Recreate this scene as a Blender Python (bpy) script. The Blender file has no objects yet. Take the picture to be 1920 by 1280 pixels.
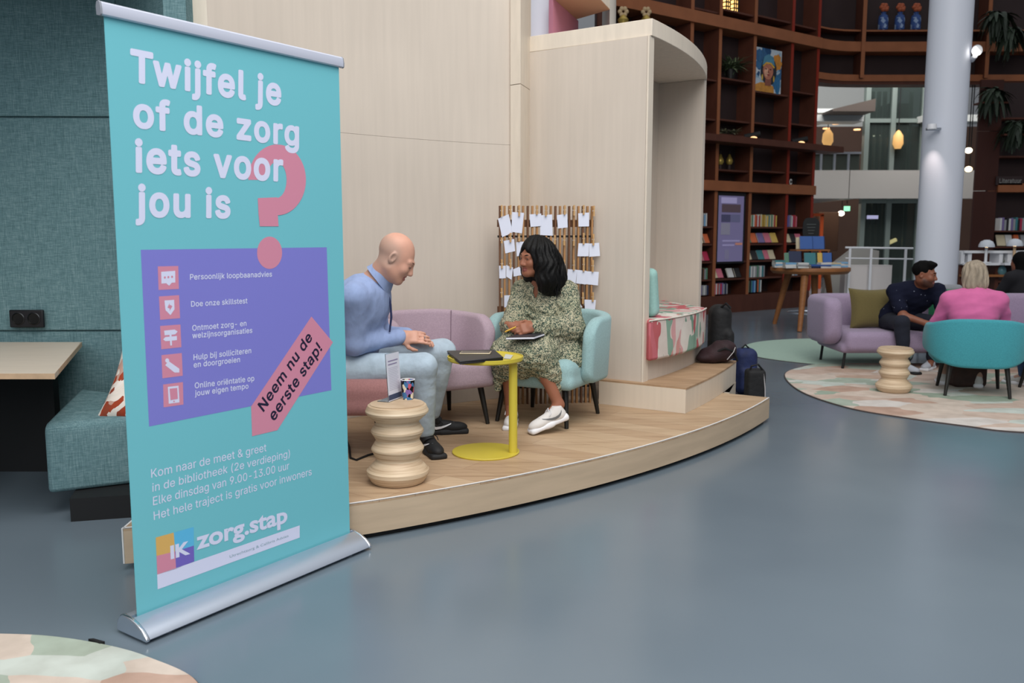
import bpy, math, random
import numpy as np
from mathutils import Vector, Matrix, Euler
from mathutils.bvhtree import BVHTree
random.seed(7); np.random.seed(7)
C = bpy.context.scene.collection
PI = math.pi
# ---------------------------------------------------------------- camera
FPX, PITCH, EYE = 1620.0, math.atan(199 / 1620.0), 1.37
cam_d = bpy.data.cameras.new('camera'); cam = bpy.data.objects.new('camera', cam_d); C.objects.link(cam)
cam_d.sensor_width = 36.0; cam_d.lens = FPX / 1920 * 36.0
cam_d.clip_end = 200
cam.location = (0, 0, EYE); cam.rotation_euler = (PI / 2 - PITCH, 0, 0)
cam_d.dof.use_dof = True; cam_d.dof.focus_distance = 4.3; cam_d.dof.aperture_fstop = 3.6
bpy.context.scene.camera = cam
# ---------------------------------------------------------------- daylight
vs = bpy.context.scene.view_settings
vs.view_transform = 'Standard'; vs.look = 'None'; vs.gamma = 1; vs.use_curve_mapping = False
vs.exposure = 0.2
W = bpy.data.worlds.new('daylight'); bpy.context.scene.world = W; W.use_nodes = True
nt = W.node_tree; bg = nt.nodes['Background']
tc = nt.nodes.new('ShaderNodeTexCoord'); sp = nt.nodes.new('ShaderNodeSeparateXYZ'); rp = nt.nodes.new('ShaderNodeValToRGB')
nt.links.new(tc.outputs['Generated'], sp.inputs[0]); nt.links.new(sp.outputs['Z'], rp.inputs['Fac'])
rp.color_ramp.elements[0].position = 0.0; rp.color_ramp.elements[0].color = (0.10, 0.105, 0.115, 1)
rp.color_ramp.elements[1].position = 0.9; rp.color_ramp.elements[1].color = (0.92, 0.96, 1.0, 1)
e = rp.color_ramp.elements.new(0.35); e.color = (0.33, 0.345, 0.37, 1)
nt.links.new(rp.outputs['Color'], bg.inputs['Color']); bg.inputs['Strength'].default_value = 0.62
def area(name, loc, target, size, power, col=(1, 1, 1)):
    l = bpy.data.lights.new(name, 'AREA'); l.shape = 'RECTANGLE'; l.size, l.size_y = size; l.energy = power; l.color = col
    o = bpy.data.objects.new(name, l); C.objects.link(o); o.location = loc
    o.rotation_euler = (Vector(target) - Vector(loc)).to_track_quat('-Z', 'Y').to_euler()
    return o
area('skylight', (1.2, 0.6, 7.5), (0.2, 5.0, 0.3), (6, 6), 560, (1.0, 0.98, 0.95))
area('window_light', (-2.0, -5.0, 4.5), (0, 5.0, 0.8), (8, 4), 270, (0.90, 0.95, 1.0))
# ---------------------------------------------------------------- measuring: a sight line from the camera meets a height, a depth or a wall
_c, _s = math.cos(PITCH), math.sin(PITCH)
def ray(x, y):
    a = (x - 960) / FPX; b = (640 - y) / FPX
    return Vector((a, _c + b * _s, -_s + b * _c))
def g(x, y, z=0.0):
    d = ray(x, y); t = (z - EYE) / d.z
    return Vector((d.x * t, d.y * t, z))
def dep(x, y, Y):
    d = ray(x, y); t = Y / d.y
    return Vector((d.x * t, Y, EYE + d.z * t))
def onwall(x, y, p, q):                       # vertical plane through plan points p, q
    d = ray(x, y); ex, ey = q[0] - p[0], q[1] - p[1]
    t = (p[0] * ey - p[1] * ex) / (d.x * ey - d.y * ex)
    return Vector((d.x * t, d.y * t, EYE + d.z * t))
# ---------------------------------------------------------------- materials
def lin(h):
    if not isinstance(h, str): return (h[0], h[1], h[2], 1)
    h = h.lstrip('#'); r = []
    for i in (0, 2, 4):
        c = int(h[i:i + 2], 16) / 255; r.append(c / 12.92 if c <= .04045 else ((c + .055) / 1.055) ** 2.4)
    return (*r, 1)
MATS = {}
def nm(name):
    m = bpy.data.materials.new(name); m.use_nodes = True
    return m, m.node_tree, m.node_tree.nodes['Principled BSDF']
def N(t, typ, **kw):
    n = t.nodes.new(typ)
    for k, v in kw.items():
        if k in n.inputs.keys(): n.inputs[k].default_value = v
        else: setattr(n, k, v)
    return n
def coords(t, scale=(1, 1, 1), rot=(0, 0, 0), kind='Object'):
    a = t.nodes.new('ShaderNodeTexCoord'); m = t.nodes.new('ShaderNodeMapping')
    m.inputs['Scale'].default_value = scale; m.inputs['Rotation'].default_value = rot
    t.links.new(a.outputs[kind], m.inputs['Vector']); return m.outputs['Vector']
def ramp(t, fac, stops, interp='LINEAR'):
    r = t.nodes.new('ShaderNodeValToRGB'); r.color_ramp.interpolation = interp
    el = r.color_ramp.elements
    while len(el) < len(stops): el.new(0.5)
    for e, (p, c) in zip(el, stops): e.position = p; e.color = lin(c)
    t.links.new(fac, r.inputs['Fac']); return r.outputs['Color']
def shade(h, k):
    c = lin(h); return tuple(min(1, v * k) for v in c[:3])
def mat(name, col, rough=.6, metal=0, spec=.5, var=0, scale=8, stretch=(1, 1, 1), bump=0, bscale=60, bstretch=(1, 1, 1), emit=0, rot=(0, 0, 0), sheen=0, trans=0, detail=4, bdist=.002):
    if name in MATS: return MATS[name]
    m, t, b = nm(name); MATS[name] = m
    b.inputs['Base Color'].default_value = lin(col); b.inputs['Roughness'].default_value = rough
    b.inputs['Metallic'].default_value = metal; b.inputs['Specular IOR Level'].default_value = spec
    if sheen: b.inputs['Sheen Weight'].default_value = sheen; b.inputs['Sheen Roughness'].default_value = .5
    if trans: b.inputs['Transmission Weight'].default_value = trans
    if var:
        n = N(t, 'ShaderNodeTexNoise', Scale=scale, Detail=detail); t.links.new(coords(t, stretch, rot), n.inputs['Vector'])
        t.links.new(ramp(t, n.outputs['Fac'], [(.3, shade(col, 1 - var)), (.7, shade(col, 1 + var))]), b.inputs['Base Color'])
    if bump:
        n = N(t, 'ShaderNodeTexNoise', Scale=bscale, Detail=3); t.links.new(coords(t, bstretch, rot), n.inputs['Vector'])
        bp_ = N(t, 'ShaderNodeBump', Strength=bump, Distance=bdist); t.links.new(n.outputs['Fac'], bp_.inputs['Height'])
        t.links.new(bp_.outputs['Normal'], b.inputs['Normal'])
    if emit:
        b.inputs['Emission Color'].default_value = lin(col); b.inputs['Emission Strength'].default_value = emit
    return m
# ---------------------------------------------------------------- objects
def tag(o, label, cat, group=None, kind=None):
    if label: o['label'] = label
    if cat: o['category'] = cat
    if group: o['group'] = group
    if kind: o['kind'] = kind
    return o
def thing(name, label, cat, loc=(0, 0, 0), rz=0, group=None):
    o = bpy.data.objects.new(name, None); C.objects.link(o); o.empty_display_size = .1
    o.location = loc; o.rotation_euler = (0, 0, rz)
    return tag(o, label, cat, group)
def to_local(parent):
    r = parent
    while r and r.parent: r = r.parent
    if not r: return Matrix.Identity(4)
    return (Matrix.Translation(r.location) @ r.rotation_euler.to_matrix().to_4x4()).inverted()
def dup(root, loc=None, rz=None, label=None):
    r = root.copy(); C.objects.link(r)
    if loc is not None: r.location = loc
    if rz is not None: r.rotation_euler = (0, 0, rz)
    if label: r['label'] = label
    for ch in list(root.children):
        c = ch.copy(); C.objects.link(c); c.parent = r
        for s in list(ch.children):
            d = s.copy(); C.objects.link(d); d.parent = c
    return r
class MB:
    """collects shapes, then links them as one mesh object"""
    def __init__(s): s.v = []; s.f = []; s.m = []; s.cur = 0; s.M = None
    def add(s, vs_, fs):
        o = len(s.v)
        s.v += [tuple(s.M @ Vector(p)) if s.M else tuple(p) for p in vs_]
        s.f += [tuple(i + o for i in f) for f in fs]; s.m += [s.cur] * len(fs); return s
    def box(s, c, size, rz=0, R=None):
        M = Matrix.Translation(c) @ (R.to_4x4() if R else Matrix.Rotation(rz, 4, 'Z'))
        a, b, h = size[0] / 2, size[1] / 2, size[2] / 2
        P = [M @ Vector(p) for p in ((-a, -b, -h), (a, -b, -h), (a, b, -h), (-a, b, -h), (-a, -b, h), (a, -b, h), (a, b, h), (-a, b, h))]
        return s.add(P, [(0, 3, 2, 1), (4, 5, 6, 7), (0, 1, 5, 4), (1, 2, 6, 5), (2, 3, 7, 6), (3, 0, 4, 7)])
    def prism(s, poly, z0, z1):
        n = len(poly)
        ar = sum(poly[i][0] * poly[(i + 1) % n][1] - poly[(i + 1) % n][0] * poly[i][1] for i in range(n))
        if ar < 0: poly = poly[::-1]
        P = [(p[0], p[1], z0) for p in poly] + [(p[0], p[1], z1) for p in poly]
        F = [tuple(range(n - 1, -1, -1)), tuple(range(n, 2 * n))] + [(i, (i + 1) % n, n + (i + 1) % n, n + i) for i in range(n)]
        return s.add(P, F)
    def slab(s, pts, off):                     # flat polygon in space thickened by a vector
        n = len(pts); off = Vector(off); pts = [Vector(p) for p in pts]
        nn = sum(((pts[i] - pts[0]).cross(pts[i + 1] - pts[0]) for i in range(1, n - 1)), Vector())
        if nn.dot(off) < 0: pts = pts[::-1]
        P = pts + [p + off for p in pts]
        F = [tuple(range(n - 1, -1, -1)), tuple(range(n, 2 * n))] + [(i, (i + 1) % n, n + (i + 1) % n, n + i) for i in range(n)]
        return s.add(P, F)
    def wallstrip(s, path, z0, z1, th):        # upright wall of a thickness along a plan path (thick to the left of the path)
        P = [Vector((p[0], p[1], 0)) for p in path]; n = len(P); Q = []
        for i in range(n):
            d = (P[min(i + 1, n - 1)] - P[max(i - 1, 0)]).normalized(); Q.append(P[i] + Vector((-d.y, d.x, 0)) * th)
        V = []
        for i in range(n):
            za, zb = (z0[i], z1[i]) if isinstance(z0, (list, tuple)) else (z0, z1)
            V += [(P[i].x, P[i].y, za), (P[i].x, P[i].y, zb), (Q[i].x, Q[i].y, zb), (Q[i].x, Q[i].y, za)]
        F = []
        for i in range(n - 1):
            a, b = 4 * i, 4 * i + 4
            for k in range(4): F.append((a + k, b + k, b + (k + 1) % 4, a + (k + 1) % 4)[::-1])
        F += [(3, 2, 1, 0)[::-1], tuple(4 * n - 4 + k for k in range(4))[::-1]]
        return s.add(V, F)
    def tube(s, pts, r, n=10, cap=True):
        pts = [Vector(p) for p in pts]; m = len(pts)
        rr = r if isinstance(r, (list, tuple)) else [r] * m
        V = []; up = None
        for i in range(m):
            d = (pts[min(i + 1, m - 1)] - pts[max(i - 1, 0)]).normalized()
            if up is None: up = d.orthogonal().normalized()
            up = (up - d * up.dot(d)).normalized(); w = d.cross(up)
            for k in range(n):
                a = 2 * PI * k / n; V.append(pts[i] + (up * math.cos(a) + w * math.sin(a)) * rr[i])
        F = [(i * n + k, i * n + (k + 1) % n, (i + 1) * n + (k + 1) % n, (i + 1) * n + k) for i in range(m - 1) for k in range(n)]
        if cap: F += [tuple(range(n - 1, -1, -1)), tuple((m - 1) * n + k for k in range(n))]
        return s.add(V, F)
    def lathe(s, prof, c=(0, 0, 0), n=48, R=None):
        V = []; F = []; m = len(prof); c = Vector(c)
        for r, z in prof:
            for k in range(n):
                p = Vector((r * math.cos(2 * PI * k / n), r * math.sin(2 * PI * k / n), z)); V.append(c + (R @ p if R else p))
        for i in range(m - 1):
            for k in range(n): F.append((i * n + k, i * n + (k + 1) % n, (i + 1) * n + (k + 1) % n, (i + 1) * n + k))
        F += [tuple(range(n - 1, -1, -1)), tuple((m - 1) * n + k for k in range(n))]
        return s.add(V, F)
    def ell(s, c, r, R=None, n=16, m=10):
        pr = [(max(1e-4, math.sin(PI * i / m)), -math.cos(PI * i / m)) for i in range(m + 1)]
        V = []; F = []; c = Vector(c)
        for q, z in pr:
            for k in range(n):
                p = Vector((r[0] * q * math.cos(2 * PI * k / n), r[1] * q * math.sin(2 * PI * k / n), r[2] * z)); V.append(c + (R @ p if R else p))
        for i in range(m):
            for k in range(n): F.append((i * n + k, i * n + (k + 1) % n, (i + 1) * n + (k + 1) % n, (i + 1) * n + k))
        return s.add(V, F)
    def leaf(s, a, b, w, up=(0, 0, 1), droop=0, seg=4):
        a = Vector(a); b = Vector(b); d = b - a; sd = d.cross(Vector(up))
        if sd.length < 1e-5: sd = d.orthogonal()
        sd.normalize(); V = []
        for i in range(seg + 1):
            t = i / seg; p = a.lerp(b, t) - Vector((0, 0, droop * t * t)); q = w * max(.06, math.sin(PI * min(1, t * .8 + .15)))
            V += [p - sd * q, p + Vector((0, 0, q * .25)), p + sd * q]
        F = []
        for i in range(seg):
            o = 3 * i; F += [(o, o + 1, o + 4, o + 3), (o + 1, o + 2, o + 5, o + 4)]
        return s.add(V, F)
    def build(s, name, mats, parent=None, world=True, bevel=0, sharp=38, seg=2):
        if parent is not None and world:
            M = to_local(parent); vv = [tuple(M @ Vector(p)) for p in s.v]
        else: vv = s.v
        return mesh_obj(name, vv, s.f, mats, parent, s.m, bevel, sharp, seg)
def mesh_obj(name, v, f, mats, parent=None, mi=None, bevel=0, sharp=38, seg=2):
    me = bpy.data.meshes.new(name); me.from_pydata(v, [], f); me.update()
    for m in (mats if isinstance(mats, (list, tuple)) else [mats]): me.materials.append(m)
    if mi is not None and len(me.materials) > 1: me.polygons.foreach_set('material_index', np.array(mi, dtype=np.int32))
    me.polygons.foreach_set('use_smooth', np.ones(len(me.polygons), dtype=bool))
    if sharp < 180: me.set_sharp_from_angle(angle=math.radians(sharp))
    o = bpy.data.objects.new(name, me); C.objects.link(o)
    if parent is not None: o.parent = parent
    if bevel:
        b = o.modifiers.new('bevel', 'BEVEL'); b.width = bevel; b.segments = seg; b.limit_method = 'ANGLE'; b.angle_limit = math.radians(40); b.use_clamp_overlap = True
    return o
def part(name, mats, parent, fn, **kw):
    b = MB(); fn(b); return b.build(name, mats, parent, **kw)
def arc(p0, p1, p2, n=24):                    # circle through three plan points
    (ax, ay), (bx, by), (cx, cy) = p0[:2], p1[:2], p2[:2]
    d = 2 * (ax * (by - cy) + bx * (cy - ay) + cx * (ay - by))
    ux = ((ax * ax + ay * ay) * (by - cy) + (bx * bx + by * by) * (cy - ay) + (cx * cx + cy * cy) * (ay - by)) / d
    uy = ((ax * ax + ay * ay) * (cx - bx) + (bx * bx + by * by) * (ax - cx) + (cx * cx + cy * cy) * (bx - ax)) / d
    r = math.hypot(ax - ux, ay - uy); a0 = math.atan2(ay - uy, ax - ux); a1 = math.atan2(by - uy, bx - ux); a2 = math.atan2(cy - uy, cx - ux)
    w = lambda a: (a + PI) % (2 * PI) - PI
    s = w(a1 - a0) + w(a2 - a1)
    return [(ux + r * math.cos(a0 + s * i / n), uy + r * math.sin(a0 + s * i / n)) for i in range(n + 1)]
# text laid into a plane: origin, direction of writing, up
def text_mesh(b, txt, o, ex, ey, width, cap, bold=0.0, lift=None):
    cu = bpy.data.curves.new('t', 'FONT'); cu.body = txt; cu.size = 1; cu.offset = bold; cu.resolution_u = 4; cu.fill_mode = 'FRONT'
    ob = bpy.data.objects.new('t', cu); C.objects.link(ob)
    dg = bpy.context.evaluated_depsgraph_get(); me = bpy.data.meshes.new_from_object(ob.evaluated_get(dg))
    bpy.data.objects.remove(ob); bpy.data.curves.remove(cu)
    V = np.array([v.co[:] for v in me.vertices]); F = [tuple(p.vertices) for p in me.polygons]
    bpy.data.meshes.remove(me)
    x0, x1 = V[:, 0].min(), V[:, 0].max(); sx = width / (x1 - x0); sy = cap / CAPH
    o = Vector(o); ex = Vector(ex); ey = Vector(ey)
    b.add([o + ex * ((p[0] - x0) * sx) + ey * (p[1] * sy) for p in V], F)
CAPH = 0.73
# ---------------------------------------------------------------- soft shapes: smooth unions turned into one continuous surface
def rotm(R):
    return np.array(R.to_3x3() if hasattr(R, 'to_3x3') else R, dtype=np.float32)
class SDF:
    def __init__(s): s.P = []
    def cap(s, a, b, ra, rb=None, k=.03, op='u'):
        s.P.append(('c', np.array(a, np.float32), np.array(b, np.float32), ra, ra if rb is None else rb, k, op)); return s
    def chain(s, pts, rs, k=.02, op='u'):
        for i in range(len(pts) - 1): s.cap(pts[i], pts[i + 1], rs[i], rs[i + 1], k, op)
        return s
    def ell(s, c, r, R=None, k=.03, op='u'):
        s.P.append(('e', np.array(c, np.float32), np.array(r, np.float32), None if R is None else rotm(R), 0, k, op)); return s
    def box(s, c, h, rd, R=None, k=.02, op='u'):
        s.P.append(('b', np.array(c, np.float32), np.array(h, np.float32), None if R is None else rotm(R), rd, k, op)); return s
    def cut(s, p, n):                          # keep what lies behind the plane
        s.P.append(('p', np.array(p, np.float32), np.array(Vector(n).normalized(), np.float32), 0, 0, 0, 'i')); return s
    def copy(s):
        q = SDF(); q.P = list(s.P); return q
    def bb(s, p):
        if p[0] == 'c':
            r = max(p[3], p[4]); return np.minimum(p[1], p[2]) - r, np.maximum(p[1], p[2]) + r
        if p[0] == 'p': return None
        r = float(np.max(p[2])) if p[0] == 'e' else float(np.linalg.norm(p[2]) + p[4])
        return p[1] - r, p[1] + r
    def ev(s, p, X, Y, Z):
        if p[0] == 'c':
            a, b = p[1], p[2]; d = b - a; L = float(d @ d) + 1e-9
            t = np.clip(((X - a[0]) * d[0] + (Y - a[1]) * d[1] + (Z - a[2]) * d[2]) / L, 0, 1)
            return np.sqrt((X - a[0] - t * d[0]) ** 2 + (Y - a[1] - t * d[1]) ** 2 + (Z - a[2] - t * d[2]) ** 2) - (p[3] + (p[4] - p[3]) * t)
        if p[0] == 'p': return (X - p[1][0]) * p[2][0] + (Y - p[1][1]) * p[2][1] + (Z - p[1][2]) * p[2][2]
        x, y, z = X - p[1][0], Y - p[1][1], Z - p[1][2]
        if p[3] is not None:
            R = p[3]; x, y, z = x * R[0, 0] + y * R[1, 0] + z * R[2, 0], x * R[0, 1] + y * R[1, 1] + z * R[2, 1], x * R[0, 2] + y * R[1, 2] + z * R[2, 2]
        r = p[2]
        if p[0] == 'e':
            k0 = np.sqrt((x / r[0]) ** 2 + (y / r[1]) ** 2 + (z / r[2]) ** 2); k1 = np.sqrt((x / r[0] ** 2) ** 2 + (y / r[1] ** 2) ** 2 + (z / r[2] ** 2) ** 2) + 1e-6
            return k0 * (k0 - 1) / k1
        rd = p[4]; qx, qy, qz = np.abs(x) - r[0] + rd, np.abs(y) - r[1] + rd, np.abs(z) - r[2] + rd
        return np.sqrt(np.maximum(qx, 0) ** 2 + np.maximum(qy, 0) ** 2 + np.maximum(qz, 0) ** 2) + np.minimum(np.maximum(qx, np.maximum(qy, qz)), 0) - rd
    def mesh(s, res, grow=0.0, disp=None):
        bbs = [s.bb(p) for p in s.P if p[6] == 'u']
        lo = np.min([b[0] for b in bbs], 0) - grow - 3 * res; hi = np.max([b[1] for b in bbs], 0) + grow + 3 * res
        n = np.ceil((hi - lo) / res).astype(int) + 1
        ax = [(lo[i] + res * np.arange(n[i])).astype(np.float32) for i in range(3)]
        D = np.full(n, 1.0, np.float32)
        for p in s.P:
            k = p[5]
            if p[6] == 'i': sl = [slice(0, n[i]) for i in range(3)]
            else:
                b = s.bb(p); m = k + grow + 2 * res + .02
                sl = [slice(max(0, int((b[0][i] - m - lo[i]) / res)), max(0, min(n[i], int((b[1][i] + m - lo[i]) / res) + 2))) for i in range(3)]
            X = ax[0][sl[0]][:, None, None]; Y = ax[1][sl[1]][None, :, None]; Z = ax[2][sl[2]][None, None, :]
            if X.size == 0 or Y.size == 0 or Z.size == 0: continue
            d = s.ev(p, X, Y, Z); sl = tuple(sl); A = D[sl]
            if p[6] == 'u':
                d = d - grow
                h = np.maximum(k - np.abs(A - d), 0) / max(k, 1e-6); D[sl] = np.minimum(A, d) - h * h * k * .25
            elif p[6] == 's':
                d = -d; h = np.maximum(k - np.abs(A - d), 0) / max(k, 1e-6); D[sl] = np.maximum(A, d) + h * h * k * .25
            else: D[sl] = np.maximum(A, d)
        if disp is not None: D = D - disp(ax[0][:, None, None], ax[1][None, :, None], ax[2][None, None, :]).astype(np.float32)
        for a in range(3):
            D[tuple(slice(None) if i != a else 0 for i in range(3))] = 1; D[tuple(slice(None) if i != a else -1 for i in range(3))] = 1
        return nets(D, lo, res)
def nets(D, lo, res):
    S = D < 0; nx, ny, nz = D.shape
    cnt = np.zeros((nx - 1, ny - 1, nz - 1), np.int8); cs = [(i, j, k) for i in (0, 1) for j in (0, 1) for k in (0, 1)]
    for i, j, k in cs: cnt += S[i:nx - 1 + i, j:ny - 1 + j, k:nz - 1 + k]
    idx = np.argwhere((cnt > 0) & (cnt < 8)); I, J, K = idx.T
    cv = {c: D[I + c[0], J + c[1], K + c[2]] for c in cs}
    acc = np.zeros((len(idx), 3)); w = np.zeros(len(idx))
    for c in cs:
        for a in range(3):
            if c[a] == 0:
                e = list(c); e[a] = 1; e = tuple(e); v0, v1 = cv[c], cv[e]; m = (v0 < 0) != (v1 < 0)
                t = np.where(m, v0 / np.where(m, v0 - v1, 1), 0); p = np.tile(np.array(c, float), (len(idx), 1)); p[:, a] += t
                acc[m] += p[m]; w[m] += 1
    V = lo + res * (idx + acc / w[:, None])
    ID = np.full((nx - 1, ny - 1, nz - 1), -1, np.int64); ID[I, J, K] = np.arange(len(idx)); F = []
    for a in range(3):
        b, c = (a + 1) % 3, (a + 2) % 3
        s0 = [slice(1, -1)] * 3; s1 = [slice(1, -1)] * 3; s0[a] = slice(0, -1); s1[a] = slice(1, None)
        A, B = S[tuple(s0)], S[tuple(s1)]; e = np.argwhere(A != B)
        if len(e) == 0: continue
        fl = A[tuple(e.T)]; o = e.copy(); o[:, b] += 1; o[:, c] += 1
        def idat(db, dc):
            q = o.copy(); q[:, b] += db; q[:, c] += dc; return ID[tuple(q.T)]
        Q = np.stack([idat(-1, -1), idat(0, -1), idat(0, 0), idat(-1, 0)], 1)
        Q[~fl] = Q[~fl][:, ::-1]; F.append(Q)
    F = np.concatenate(F); F = F[(F >= 0).all(1)]
    return V, F
def soft(name, sdf, res, mats, parent=None, grow=0, disp=None, matfn=None, world=True):
    V, F = sdf.mesh(res, grow, disp); mi = None
    if matfn is not None: mi = matfn(V[F].mean(1))
    if parent is not None and world:
        M = np.array(to_local(parent)); V = V @ M[:3, :3].T + M[:3, 3]
    return mesh_obj(name, V.tolist(), F.tolist(), mats, parent, mi, sharp=180)
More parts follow.
